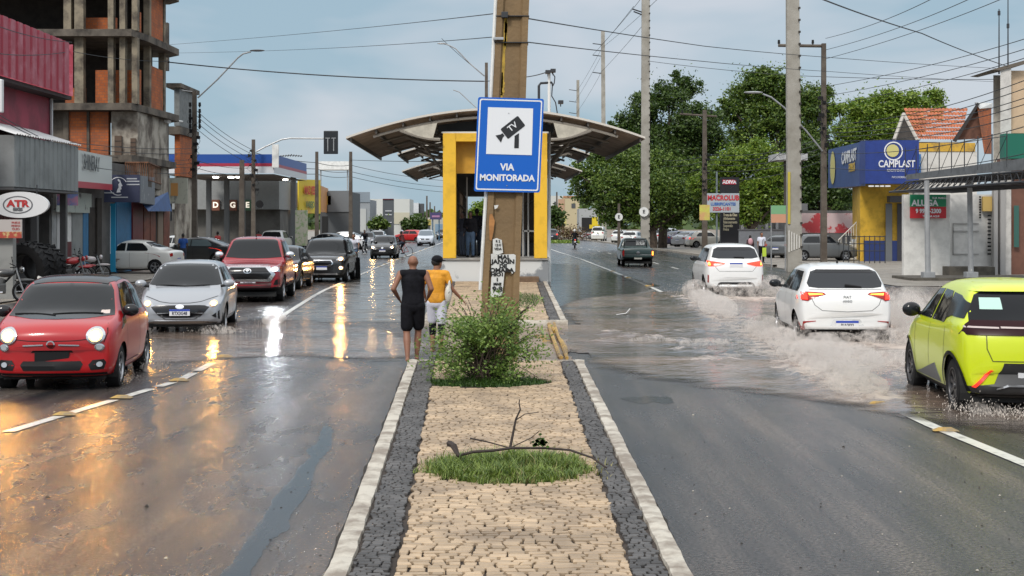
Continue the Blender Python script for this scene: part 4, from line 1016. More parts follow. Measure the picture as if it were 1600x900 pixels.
c.decal('badge_centre', ellp(0,.64,.040,.040,12), 'front', mat('badge_red', (.3,.02,.02), .3), .021, parent=bd)
c.plate('front', .455, m=TRIM, w_=.44, h_=.17)
c.line([(-.62,.72),(-.3,.69),(0,.685),(.3,.69),(.62,.72)], 'front', .01); c.line([(.66,.66),(.70,.78),(.68,.9)], 'front', .01, mirror=True)
c.mirrors(L_/2 if False else X(1.06), 1.0, GLOSSK, out=.11, sz=(.07,.115,.085))
door_lines(c, (1.02, 2.12), .32, .97); c.line([(X(1.02),.33),(X(2.12),.33)], 'left', .012, mirror=True)
c.handles((1.93,), .86, CHROME)
w1 = MB(); 
for a, b_ in (((-.62,1.0),(-.05,.985)),((-.1,1.0),(.55,1.0))):
    P = []
    for i in range(9):
        h, n_, d = c.hit(lerp(a[0],b_[0],i/8), lerp(a[1],b_[1],i/8)+.012*math.sin(i/8*3), 'front'); P.append(h+Vector((.02,0,.01)))
    w1 = MB(); w1.tube(P, .009, 5); w1.build('wiper', TRIM, c.root)
c.decal('windscreen_label', [(.51,1.0),(.63,1.0),(.62,1.05),(.51,1.05)], 'front', mat('label_paper', (.6,.5,.45), .5), .009)
tag(c.root, 'small red hatchback with black roof and lit round headlights', 'car')
c.beams([(1.72,-.56,.755),(1.72,.56,.755)], (1,.44,.07), 95)
c.place(-6.2, 21.0, rad(-84.5), -.02)
# ---------------------------------------------------------------- silver hatchback, headlights on
SIL = paint('silver_paint', (.33,.345,.37), .3, .35)
def gen(name, label, cat, group, L, W, H, kind, paint_, zb=.93, wb=2.5, fo=.8, wr=.3, xc=1.05, xr=1.75, xe=None, q=3, **kw):
    fn = dict(hatch=hatch_st, sedan=sedan_st, pickup=pickup_st)[kind]
    keys = {k: kw.pop(k) for k in list(kw) if k in ('hf','hc','zt_','zd','low','tail')}
    xe_ = xe or (L-.75 if kind == 'hatch' else L-1.45)
    if kind == 'pickup': xe_ = xe or 3.2
    c = Car(name, label, cat, group, dict(L=L,W=W,H=H,zb=zb,wb=wb,fo=fo,wr=wr,q=q,mat=paint_,st=fn(L,H,xc=xc,xr=xr,xe=xe_,**keys),**kw))
    c.xc, c.xr, c.xe = xc, xr, xe_; return c
c = gen('hatchback_car', 'silver hatchback with lit headlights splashing behind the red car', 'car', None, 4.0,1.72,1.47,'hatch',SIL,zb=.92,wb=2.53,fo=.82,wr=.305,xc=1.0,xr=1.75,q=4,hf=.66,hc=.93,ztrim=.21,bow=.2,rw=.70)
std_glass(c, c.xc, c.xr, c.xe, .93, 1.47)
for sd in (-1, 1):
    hh = c.decal('headlight', [(sd*.50,.60),(sd*.62,.57),(sd*.78,.63),(sd*.82,.76),(sd*.74,.76),(sd*.58,.68)], 'front', HLOFF, .012)
    c.decal('bulb', ellp(sd*.655,.65,.07,.055,14), 'front', HLW, .035, parent=hh)
gr_ = c.decal('grille', [(-.60,.60),(-.42,.40),(-.30,.335),(.30,.335),(.42,.40),(.60,.60),(.38,.615),(-.38,.615)], 'front', GLOSSK, .008)
c.decal('fog_recess', [(.62,.40),(.80,.30),(.82,.44),(.76,.50)], 'front', TRIM, .008, mirror=True)
c.decal('front_lip', [(-.74,.27),(-.5,.30),(.5,.30),(.74,.27),(.70,.245),(-.70,.245)], 'front', CHROME, .014)
c.decal('front_bar', [(-.66,.225),(.66,.225),(.64,.20),(-.64,.20)], 'front', TRIM, .01)
c.decal('badge', ellp(0,.585,.085,.045,16), 'front', CHROME, .02)
c.plate('front', .47, 'RTX3G48')
c.line([(-.72,.78),(-.4,.68),(-.2,.655),(.2,.655),(.4,.68),(.72,.78)], 'front', .01)
c.mirrors(X(1.15)+.22, .99, SIL, out=.12, sz=(.08,.12,.075)); door_lines(c, (1.25,2.2,3.0), .33, .93); c.line([(.75,.33),(-1.0,.33)], 'left', .012, mirror=True); c.handles((2.05,2.9), .84, SIL)
P = [c.hit(lerp(-.6,.5,i/8), .965+.01*math.sin(i), 'front')[0]+Vector((.02,0,.01)) for i in range(9)]
w1 = MB(); w1.tube(P, .009, 5); w1.build('wiper', TRIM, c.root)
c.beams([(2.02,-.655,.65),(2.02,.655,.65)], (1,.46,.08), 40)
c.place(-6.85, 31.4, rad(-84), -.04)
# ---------------------------------------------------------------- red pickup
RED2 = paint('deep_red_paint', (.26,.005,.014), .26)
c = gen('pickup_truck', 'dark red double cab pickup with chrome framed grille and lit headlights', 'pickup', None, 5.3,1.86,1.83,'pickup',RED2,zb=1.20,wb=3.08,fo=.98,wr=.375,xc=1.32,xr=1.98,xe=3.45,q=4,hf=.98,hc=1.13,rw=.76,ztrim=.44,tw=.24,bow=.22)
std_glass(c, c.xc, c.xr, c.xe, 1.19, 1.83, rear=True, pillars=[1.62,2.62,3.4])
for sd in (-1, 1):
    hh = c.decal('headlight', [(sd*.60,.90),(sd*.88,.86),(sd*.91,1.04),(sd*.66,1.0)], 'front', CHROME, .012)
    c.decal('bulb', ellp(sd*.73,.935,.095,.06,14), 'front', HLC, .04, parent=hh)
fr_ = c.decal('grille_surround', [(-.76,.80),(-.63,.59),(.63,.59),(.76,.80),(.57,1.06),(-.57,1.06)], 'front', CHROME, .02)
c.decal('grille', [(-.65,.80),(-.54,.66),(.54,.66),(.65,.80),(.48,.99),(-.48,.99)], 'front', GLOSSK, .032, parent=fr_)
c.decal('grille_bar', [(-.6,.83),(.6,.83),(.6,.845),(-.6,.845)], 'front', mat('grey_bar', (.12,.12,.13), .4), .04, parent=fr_)
bd = c.decal('badge', [(a, b) for a, b in ellp(0,.895,.11,.075,18)], 'front', CHROME, .045, parent=fr_)
c.decal('badge_gap', ellp(0,.895,.085,.055,14), 'front', GLOSSK, .05, parent=fr_); c.decal('badge_ring', ellp(0,.915,.05,.022,12), 'front', CHROME, .054, parent=fr_); c.decal('badge_ring', ellp(0,.888,.022,.042,12), 'front', CHROME, .055, parent=fr_)
c.decal('lower_intake', [(-.62,.42),(.62,.42),(.66,.56),(-.66,.56)], 'front', mat('bumper_shadowy', (.05,.01,.012), .5), .006)
c.plate('front', .56, 'PIA8B20', w_=.42)
c.decal('fog_recess', [(.70,.50),(.86,.50),(.86,.66),(.76,.64)], 'front', TRIM, .008, mirror=True)
c.mirrors(2.65-1.62, 1.28, CHROME, out=.17, sz=(.09,.14,.1)); door_lines(c, (1.5,2.62,3.45), .5, 1.18); c.handles((2.5,3.35), 1.08, CHROME)
c.decal('side_step', [(.95,.42),(-1.0,.42),(-1.0,.48),(.95,.48)], 'left', TRIM, .05, mirror=True)
mb = MB(); mb.ell((.6,0,1.845),(.06,.02,.03),8,6); mb.build('roof_antenna', TRIM, c.root)
c.beams([(2.66,-.73,.93)], (1,.55,.2), 40); c.beams([(2.66,.73,.93)], (.9,.95,1), 70)
c.place(-7.5, 43.6, rad(-87), 0)
# ---------------------------------------------------------------- dark sedan and dark SUV behind it
DKG = paint('graphite_paint', (.03,.033,.037), .25); BLK = paint('black_paint', (.012,.012,.013), .2)
def front_std(c, lit=None, z=.68, y0=.45, y1=.80, grille=True, chrome=True, plate=None, bulb=.06):
    hw = c.W/2
    for sd in (-1, 1):
        hh = c.decal('headlight', [(sd*y0,z-.04),(sd*y1*.93,z-.07),(sd*(y1+.02),z+.09),(sd*(y0+.1),z+.05)], 'front', HLOFF, .012)
        if lit and hh: c.decal('bulb', ellp(sd*(y0+y1)/2*1.03,z-.005,bulb,bulb*.85,12), 'front', lit, .035, parent=hh)
    if grille: c.decal('grille', [(-.42,z-.1),(.42,z-.1),(.47,z+.02),(-.47,z+.02)], 'front', GLOSSK, .008)
    c.decal('lower_intake', [(-.55,.26),(.55,.26),(.6,.42),(-.6,.42)], 'front', TRIM, .008)
    if chrome: c.decal('badge', ellp(0,z-.04,.07,.06,12), 'front', CHROME, .016)
    if plate is not None: c.plate('front', plate)
c = gen('sedan_car', 'dark grey sedan half hidden behind the red pickup', 'car', None, 4.45,1.74,1.47,'sedan',DKG,zb=.93,wb=2.6,fo=.85,wr=.31)
std_glass(c, c.xc, c.xr, c.xe, .93, 1.47, sedan=True); front_std(c, ORL, bulb=.05); c.mirrors(1.0, .99, DKG); door_lines(c, (1.3,2.3,3.1), .3, .93); c.handles((2.15,2.95), .84, CHROME)
c.place(-7.95, 51.0, HD)
c = gen('suv_car', 'black sport utility car with two lit orange lamps on one side', 'car', None, 4.4,1.8,1.66,'hatch',BLK,zb=1.03,wb=2.62,fo=.88,wr=.34,xc=1.1,xr=1.75,hf=.88,hc=1.06,zt_=1.1,rw=.79,q=3,ztrim=.3,low=.24)
std_glass(c, c.xc, c.xr, c.xe, 1.04, 1.66)
for sd in (-1, 1):
    hh = c.decal('headlight', [(sd*.52,.84),(sd*.82,.82),(sd*.86,.98),(sd*.60,.94)], 'front', HLOFF, .012)
    if sd > 0:
        c.decal('bulb', ellp(.70,.895,.085,.07,14), 'front', HLW, .04, parent=hh)
        f2 = c.decal('fog_light', ellp(.72,.56,.10,.08,14), 'front', CHROME, .015); c.decal('bulb', ellp(.72,.56,.07,.06,12), 'front', HLW, .04, parent=f2)
fr_ = c.decal('grille_surround', [(-.44,.74),(-.36,.62),(.36,.62),(.44,.74),(.36,.86),(-.36,.86)], 'front', CHROME, .015)
c.decal('grille', [(-.40,.74),(-.33,.65),(.33,.65),(.40,.74),(.33,.83),(-.33,.83)], 'front', GLOSSK, .025, parent=fr_)
c.decal('front_lip', [(-.6,.30),(.6,.30),(.58,.36),(-.58,.36)], 'front', CHROME, .015); c.plate('front', .55)
c.decal('bonnet_trim', [(-.5,.955),(.5,.955),(.48,.985),(-.48,.985)], 'front', CHROME, .01)
c.mirrors(1.0, 1.1, BLK); door_lines(c, (1.35,2.3,3.1), .36, 1.03); c.handles((2.15,2.95), .93, CHROME)
mb = MB(); 
for sd in (-1,1):
    mb = MB(); mb.tube([(.35,sd*.62,1.64),(.2,sd*.63,1.69),(-1.2,sd*.62,1.68),(-1.35,sd*.61,1.62)], .018, 6); mb.build('roof_rail', TRIM, c.root)
c.beams([(2.22,.70,.9),(2.22,.72,.56)], (1,.45,.12), 40)
c.place(-7.12, 57.2, HD)
c = gen('sedan_car', 'black car with unlit headlights and chrome strip behind the cyclist', 'car', None, 4.5,1.8,1.55,'sedan',BLK,zb=.97,wb=2.6,fo=.85,wr=.33,hf=.76,hc=1.0)
std_glass(c, c.xc, c.xr, c.xe, .98, 1.55, sedan=True); front_std(c, None, z=.76); c.mirrors(1.0, 1.05, BLK)
c.decal('front_lip', [(-.5,.24),(.5,.24),(.5,.30),(-.5,.30)], 'front', CHROME, .015)
c.place(-8.75, 73.5, HD)
c = gen('hatchback_car', 'black hatchback with warm headlights coming towards the station alone', 'car', None, 3.9,1.66,1.47,'hatch',BLK,zb=.93,wb=2.46,fo=.8,wr=.3)
std_glass(c, c.xc, c.xr, c.xe, .94, 1.47); front_std(c, HLW, z=.72, y0=.42, y1=.76, bulb=.085); c.plate('front', .5); c.mirrors(.95, 1.0, BLK)
c.decal('front_lip', [(-.55,.24),(.55,.24),(.55,.29),(-.55,.29)], 'front', SILV, .015)
c.beams([(1.98,-.63,.72),(1.98,.63,.72)], (1,.55,.2), 30)
c.place(-8.25, 95.5, HD)
c = gen('minivan_car', 'pale silver minivan far up the road beyond the black hatchback', 'car', None, 4.1,1.7,1.62,'hatch',paint('pale_silver', (.48,.52,.58), .3),zb=.98,wb=2.55,fo=.8,wr=.31,xc=.8,xr=1.7,q=2,hf=.72,hc=.98)
std_glass(c, c.xc, c.xr, c.xe, .99, 1.62, tint=mat('pale_glass', (.12,.15,.18), .1)); front_std(c, None, z=.72); 
c.place(-8.75, 150, HD)
# ---------------------------------------------------------------- right side, seen from behind
WHT = paint('white_car_paint', (.78,.78,.77), .3)
def rear_common(c, plate_z=None, txt=None, diff=True):
    if plate_z: c.plate('rear', plate_z, txt)
c = gen('hatchback_car', 'white hatchback with red arrow shaped tail lamps throwing up spray beside the yellow car', 'car', None, 4.0,1.74,1.50,'hatch',WHT,zb=.95,wb=2.52,fo=.80,wr=.31,q=4,xe=3.42,zt_=1.02,hf=.68,hc=.95,ztrim=.30,bowr=.2,tail=.2,rw=.70)
std_glass(c, c.xc, c.xr, c.xe, .95, 1.50, rear=False)
c.decal('rear_window', [(-.66,1.085),(-.5,1.065),(.5,1.065),(.66,1.085),(.685,1.15),(.60,1.36),(.5,1.395),(-.5,1.395),(-.60,1.36),(-.685,1.15)], 'rear', mat('rear_glass', (.03,.033,.038), .12, spec=.35), .006)
c.decal('rear_window_tint', [(-.55,1.34),(.55,1.34),(.5,1.40),(-.5,1.40)], 'rear', GLOSSK, .009)
h0 = [c.hit(lerp(-.28,.02,i/6), 1.085+.03*i/6, 'rear')[0]+Vector((-.03,0,0)) for i in range(7)]
mb = MB(); mb.tube(h0, .014, 6, .03); mb.build('rear_wiper', TRIM, c.root)
for sd in (-1, 1):
    t = c.decal('tail_light', [(sd*.855,.99),(sd*.69,1.0),(sd*.42,.985),(sd*.38,.955),(sd*.50,.92),(sd*.66,.86),(sd*.70,.83),(sd*.86,.845)], 'rear', TAILD, .012)
    c.decal('brake_glow', [(sd*.845,.975),(sd*.71,.98),(sd*.70,.86),(sd*.85,.86)], 'rear', TAILR, .02, parent=t)
    c.decal('indicator_glow', [(sd*.69,.975),(sd*.44,.965),(sd*.42,.952),(sd*.67,.935)], 'rear', TAILO, .02, parent=t)
    c.decal('reflector', [(sd*.80,.30),(sd*.84,.44),(sd*.76,.46),(sd*.56,.47),(sd*.56,.46),(sd*.72,.44),(sd*.77,.41),(sd*.74,.30)], 'rear', TAILD, .01)
c.line([(-.64,.90),(-.58,.76),(-.45,.66),(0,.64),(.45,.66),(.58,.76),(.64,.90)], 'rear', .012, mat('gap_grey', (.2,.2,.2), .6))
c.line([(-.66,1.04),(.66,1.04)], 'rear', .010, mat('gap_grey', (.2,.2,.2), .6))
c.decal('rear_bumper_lower', [(-.80,.22),(.80,.22),(.74,.315),(-.74,.315)], 'rear', TRIM, .012)
c.decal('plate_recess', [(-.34,.33),(.34,.33),(.24,.50),(-.24,.50)], 'rear', mat('white_recess', (.5,.5,.5), .5), .004)
c.plate('rear', .405, 'RIA2I22', w_=.41, h_=.14)
tb = text('T', (0,0,0), .01, GALV, c.body); bpy.data.objects.remove(tb)
h = c.hit(0,.90,'rear')[0]; 
for ln, zz_, sz_ in (('FIAT',.905,.075),('ARGO',.83,.06)): text(ln, (c.hit(0,zz_,'rear')[0].x-.008, 0, zz_), sz_, SILV, c.body, rz=rad(-90), name='badge_lettering')
c.mirrors(.92, 1.02, GLOSSK, out=.14, sz=(.075,.12,.08)); door_lines(c, (1.25,2.2,3.0), .33, .95, mat('gap_grey', (.2,.2,.2), .6)); c.handles((2.05,2.9), .87, WHT)
mb = MB(); mb.ell((-.9,0,1.515),(.05,.02,.035),8,6); mb.build('roof_antenna', TRIM, c.root)
for sd in (-1,1):
    mb = MB(); mb.tube([(.1,sd*.56,1.49),(-.4,sd*.565,1.497),(-1.1,sd*.55,1.485)], .006, 4); mb.build('roof_seam', mat('gap_grey', (.2,.2,.2), .6), c.root)
c.place(6.2, 28.8, rad(87.5), -.04)
# ---- second white car
c = gen('suv_car', 'white crossover with lit amber tail lamps ahead of the white hatchback', 'car', None, 4.2,1.78,1.62,'hatch',WHT,zb=1.02,wb=2.6,fo=.84,wr=.33,q=4,xe=3.6,zt_=1.12,hf=.8,hc=1.03,ztrim=.3,bowr=.2,rw=.72,low=.24)
std_glass(c, c.xc, c.xr, c.xe, 1.03, 1.62, rear=False)
c.decal('rear_window', [(-.70,1.215),(-.5,1.18),(.5,1.18),(.70,1.215),(.62,1.46),(.5,1.52),(-.5,1.52),(-.62,1.46)], 'rear', mat('rear_glass', (.03,.033,.038), .12, spec=.35), .006)
c.decal('rear_window_tint', [(-.58,1.43),(.58,1.43),(.48,1.525),(-.48,1.525)], 'rear', GLOSSK, .009)
for sd in (-1, 1):
    t = c.decal('tail_light', [(sd*.88,1.09),(sd*.80,1.12),(sd*.32,1.045),(sd*.36,1.01),(sd*.60,.955),(sd*.88,.945)], 'rear', TAILR, .012)
    c.decal('indicator_glow', [(sd*.86,1.06),(sd*.76,1.08),(sd*.74,.98),(sd*.86,.975)], 'rear', TAILO, .022, parent=t)
    c.decal('reflector', [(sd*.80,.46),(sd*.83,.46),(sd*.83,.70),(sd*.80,.68)], 'rear', TAILD, .01)
c.plate('rear', .99, None, w_=.38)
c.decal('rear_bumper_lower', [(-.62,.27),(.62,.27),(.52,.45),(.45,.475),(-.45,.475),(-.52,.45)], 'rear', TRIM, .01)
c.decal('skid_plate', [(-.52,.345),(.52,.345),(.48,.40),(-.48,.40)], 'rear', WHT, .02)
c.line([(-.62,.94),(-.5,.80),(.5,.80),(.62,.94)], 'rear', .012, mat('gap_grey', (.2,.2,.2), .6))
h0 = [c.hit(lerp(-.25,.05,i/6), 1.205+.02*i/6, 'rear')[0]+Vector((-.03,0,0)) for i in range(7)]
mb = MB(); mb.tube(h0, .03, 6, .012); mb.build('rear_wiper', TRIM, c.root)
c.mirrors(.95, 1.1, GLOSSK, out=.14, sz=(.08,.12,.085)); door_lines(c, (1.3,2.3,3.15), .36, 1.02, mat('gap_grey', (.2,.2,.2), .6)); c.handles((2.15,3.0), .94, WHT)
c.place(6.72, 46.2, HU, -.02)
# ---- yellow electric hatchback
YCAR = paint('acid_yellow_paint', (.60,.70,.008), .28)
c = gen('hatchback_car', 'acid yellow hatchback with black rear glass and full width lamp bar', 'car', None, 3.78,1.715,1.56,'hatch',YCAR,zb=1.0,wb=2.5,fo=.68,wr=.325,q=4,xe=3.1,xc=.85,xr=1.6,zt_=1.08,hf=.72,hc=.98,ztrim=.29,bowr=.22,rw=.69,tail=.22,
    spokes=8, rim=mat('dark_alloy', (.06,.06,.065), .4, metal=.4), zbr=[(0,0),(2.2,0),(3.1,.06)])
X = lambda x: c.L/2-x
std_glass(c, c.xc, c.xr, c.xe, 1.0, 1.56, rear=False, pillars=[1.12,1.98,2.72])
RG = mat('rear_gloss', (.008,.009,.011), .12, spec=.25)
c.decal('rear_window', [(-.72,1.10),(0,1.09),(.72,1.10),(.70,1.22),(.60,1.40),(.5,1.445),(-.5,1.445),(-.60,1.40),(-.70,1.22)], 'rear', RG, .006)
c.decal('rear_lamp_bar', [(-.82,.955),(.82,.955),(.76,1.07),(.70,1.12),(-.70,1.12),(-.76,1.07)], 'rear', mat('lamp_bar_dark', (.022,.003,.005), .3, spec=.2), .012)
for a, b_ in ((-.78,-.42),(-.40,.0)): 
    for sd in (1,-1): c.decal('lamp_strip', [(sd*a,1.035),(sd*b_,1.03),(sd*b_,1.048),(sd*a,1.055)], 'rear', mat('lamp_strip_pale', (.5,.42,.4), .3), .02, grid=.1)
c.decal('windscreen_sticker', [(.33,1.24),(.58,1.24),(.56,1.37),(.33,1.37)], 'rear', mat('mint_paper', (.42,.62,.55), .5), .012)
c.decal('spoiler', [(-.62,1.44),(.62,1.44),(.56,1.53),(-.56,1.53)], 'rear', YCAR, .05)
c.decal('rear_bumper_lower', [(-.84,.24),(.84,.24),(.80,.36),(.48,.40),(.40,.55),(.62,.66) if False else (.38,.64),(-.38,.64),(-.40,.55),(-.48,.40),(-.80,.36)], 'rear', mat('bumper_grey', (.05,.05,.052), .5), .012)
for sd in (-1, 1):
    c.decal('reflector', [(sd*.72,.36),(sd*.52,.56),(sd*.49,.55),(sd*.68,.35)], 'rear', mat('reflector_lit', (.7,.03,.02), .3, emis=(1,.05,.02), estr=.6), .022)
c.decal('bumper_trim', [(-.46,.335),(-.34,.375),(.34,.375),(.46,.335),(.46,.35),(.34,.395),(-.34,.395),(-.46,.35)], 'rear', SILV, .03)
c.plate('rear', .50, 'SWX3A', w_=.42, h_=.17)
c.decal('quarter_panel', [(X(2.70),1.09),(X(2.95),1.14),(X(3.40),1.13),(X(3.34),1.30),(X(2.95),1.38),(X(2.55),1.40)], 'left', RG, .007, mirror=True)
c.decal('sill_trim', [(X(1.1),.30),(X(2.55),.30),(X(2.55),.36),(X(2.35),.52),(X(1.5),.36)], 'left', mat('sill_grey', (.12,.125,.13), .5), .008, mirror=True)
for sd in (0, 1):
    for wx in c.wx:
        n = 18; P = []
        for i in range(n+1): 
            a = math.pi*(-.02+1.04*i/n); P.append((wx+math.cos(a)*c.wr*1.2, c.wr+math.sin(a)*c.wr*1.2))
        c.line(P, 'left' if sd == 0 else 'right', .045, TRIM, 'arch_trim', c.root, .012)
door_lines(c, (1.15,2.0,2.85), .38, 1.0, mat('gap_dark', (.1,.11,.01), .5)); c.handles((1.85,), .9, YCAR)
c.line([(-.56,.96),(-.56,.80),(-.5,.66),(.5,.66),(.56,.80),(.56,.96)], 'rear', .012, mat('gap_dark', (.1,.11,.01), .5))
c.mirrors(X(1.15), 1.08, GLOSSK, out=.14, sz=(.07,.12,.095))
c.place(6.12, 18.6, rad(86), -.03)
# ---- green pickup
GRN = paint('dark_green_paint', (.014,.035,.032), .3)
c = gen('pickup_truck', 'small dark green pickup with load bed seen from behind', 'pickup', None, 4.45,1.64,1.48,'pickup',GRN,zb=.95,wb=2.6,fo=.8,wr=.3,xc=1.1,xr=1.75,xe=2.7,zd=.98,hf=.72,hc=.95,low=.28,rw=.76)
std_glass(c, c.xc, c.xr, c.xe, .96, 1.48, pillars=[1.35,2.5,2.66], rear=False)
c.decal('rear_window', [(-.56,1.06),(.56,1.06),(.5,1.38),(-.5,1.38)], 'rear', CGLASS, .006)
c.decal('window_sticker', [(-.04,1.10),(-.50,1.10),(-.47,1.33),(-.04,1.33)], 'rear', mat('pale_sticker', (.35,.36,.36), .5, col2=(.08,.08,.08), vscale=14, lo=.45, hi=.5), .012)
mb = MB(); mb.tube([(-.55,-.6,.98),(-.6,-.56,1.42),(-.6,.56,1.42),(-.55,.6,.98)], .03, 8); mb.build('roll_bar', TRIM, c.root)
for sd in (-1,1):
    t = c.decal('tail_light', [(sd*.80,.86),(sd*.70,.86),(sd*.70,.55),(sd*.80,.55)], 'rear', TAILD, .012)
    if sd < 0: c.decal('brake_glow', [(sd*.79,.80),(sd*.71,.80),(sd*.71,.60),(sd*.79,.60)], 'rear', TAILO, .02, parent=t)
c.decal('badge', ellp(0,.72,.09,.08,14), 'rear', SILV, .015); c.plate('rear', .46, m=mat('plate_old', (.4,.4,.36), .5)); c.line([(-.7,.62),(.7,.62)], 'rear', .012, GALV)
c.decal('rear_bumper_lower', [(-.8,.32),(.8,.32),(.8,.42),(-.8,.42)], 'rear', TRIM, .03)
c.place(6.45, 77.5, HU)
# ---------------------------------------------------------------- cheaper parked and distant cars
PG = {}
def simple(label, px, py, D, heading, col, kind='hatch', L=4.1, W=1.72, H=1.5, rear_lit=None, name=None, ox=0, group=None, taild=True, lit=None, z=0, glass=None, cat='car', q=2, zb=None):
    p = paint('paint_%02d%02d%02d_%s' % (col[0]*99, col[1]*99, col[2]*99, kind), col)
    zb = zb or H*.64
    c = gen(name or dict(hatch='hatchback_car', sedan='sedan_car', pickup='pickup_truck')[kind], label, cat, group, L, W, H, kind, p, zb=zb, wb=L*.62, fo=L*.195, wr=.31, xc=L*.26, xr=L*.43, q=q, hf=H*.5, hc=H*.655)
    std_glass(c, c.xc, c.xr, c.xe, zb+.01, H, sedan=(kind == 'sedan'), tint=glass, rearP=((zb+.12, H-.13) if kind == 'hatch' else (H*.78, H-.1)))
    front_std(c, lit, z=H*.49)
    for sd in (-1, 1):
        t = c.decal('tail_light', [(sd*.84,H*.62),(sd*.58,H*.61),(sd*.60,H*.53),(sd*.84,H*.50)], 'rear', rear_lit or TAILD, .012)
    c.plate('rear', H*.42); door_lines(c, (L*.3,L*.53,L*.74), .3, zb-.02, mat('gap_grey', (.2,.2,.2), .6) if sum(col) > 1 else None); c.mirrors(c.L/2-L*.31, zb+.05, p)
    c.handles((L*.49,L*.7), zb-.11, p)
    c.place(XD(px, D)+ox, D, heading, z); return c
c = simple('white sedan parked side on with a rust brown scrape along its doors', 211, 428, 65.8, rad(170), (.70,.70,.67), 'sedan', L=4.15, W=1.72, H=1.5, q=3)
c.decal('side_scrape', [(1.05,.62),(.35,.63),(.3,.66),(1.1,.68)], 'left', mat('scrape_brown', (.12,.04,.03), .6), .006)
c.decal('side_scrape', [(1.0,.54),(.45,.55),(.42,.59),(1.0,.58)], 'left', mat('scrape_brown', (.12,.04,.03), .6), .006)
simple('dark grey sedan parked behind the man in blue', 308, 410, 80, rad(168), (.02,.023,.026), 'sedan', L=4.6, H=1.5, rear_lit=TAILR, q=3, glass=mat('pale_glass2', (.10,.13,.14), .08))
simple('white car parked beyond the dark grey sedan', 277, 400, 92, rad(150), (.55,.56,.56), 'hatch', ox=0)
simple('white pickup with a dark rear window waiting under the fuel station', 432, 395, 110, rad(88), (.62,.63,.62), 'hatch', H=1.75, W=1.8, L=4.4)
simple('white sedan parked in front of the dark grey wall', 536, 385, 128, rad(172), (.7,.72,.74), 'sedan', L=4.7, H=1.55)
simple('dark sedan parked ahead of the white one by the dark wall', 510, 385, 116, rad(165), (.02,.022,.026), 'sedan', L=4.4)
simple('black car in the queue by the grey shop wall', 572, 380, 136, rad(-88), (.015,.015,.018), 'hatch', lit=None)
simple('white car behind the black car of the far queue', 590, 378, 158, rad(-90), (.6,.62,.64), 'hatch')
simple('silver grey car at the end of the far queue', 603, 374, 190, rad(-90), (.3,.32,.34), 'hatch')
simple('red car parked beside the cyclist at the far kerb', 640, 372, 178, rad(160), (.45,.02,.02), 'hatch')
simple('dark car parked at the far left kerb past the red one', 655, 370, 215, rad(170), (.03,.03,.035), 'hatch')
simple('dark car half hidden by the yellow portal on the left', 692, 368, 210, rad(-90), (.03,.03,.035), 'hatch')
# right side
simple('dark car with red tail lamps far ahead beside the station', 861, 375, 185, HU, (.03,.028,.035), 'hatch', rear_lit=TAILR, H=1.6)
simple('grey hatchback parked side on behind the brown pole', 1284, 405, 88.5, rad(2), (.115,.122,.127), 'hatch', L=4.1, H=1.6, q=3)
simple('grey nose of a car parked beyond the thick pole', 1238, 405, 96, rad(60), (.10,.11,.12), 'hatch', ox=-.4)
simple('white hatchback with rusty wheels parked under the trees', 1104, 386, 137, rad(8), (.66,.64,.58), 'hatch', L=3.8, H=1.55, rear_lit=TAILR, q=3)
simple('light silver sedan parked between the white and the navy cars', 1076, 383, 143, rad(48), (.42,.43,.45), 'sedan', L=4.5, rear_lit=TAILD, ox=.2)
simple('navy blue car parked between two silver cars', 1058, 383, 150, rad(42), (.035,.03,.07), 'sedan', L=4.5, ox=.1)
simple('tall silver utility car parked first under the big tree', 1047, 380, 159, rad(30), (.45,.47,.49), 'hatch', L=4.6, H=1.75, W=1.82)
simple('white hatchback parked left of the pole with the round sign', 985, 378, 150, rad(70), (.66,.67,.66), 'hatch', L=3.9, ox=.3)
simple('second white car parked behind the first dark trunk', 970, 376, 172, rad(75), (.6,.61,.6), 'hatch', L=3.9)
simple('yellow and white van parked beneath the far trees', 936, 375, 190, rad(80), (.62,.62,.58), 'hatch', L=4.2, H=1.9)
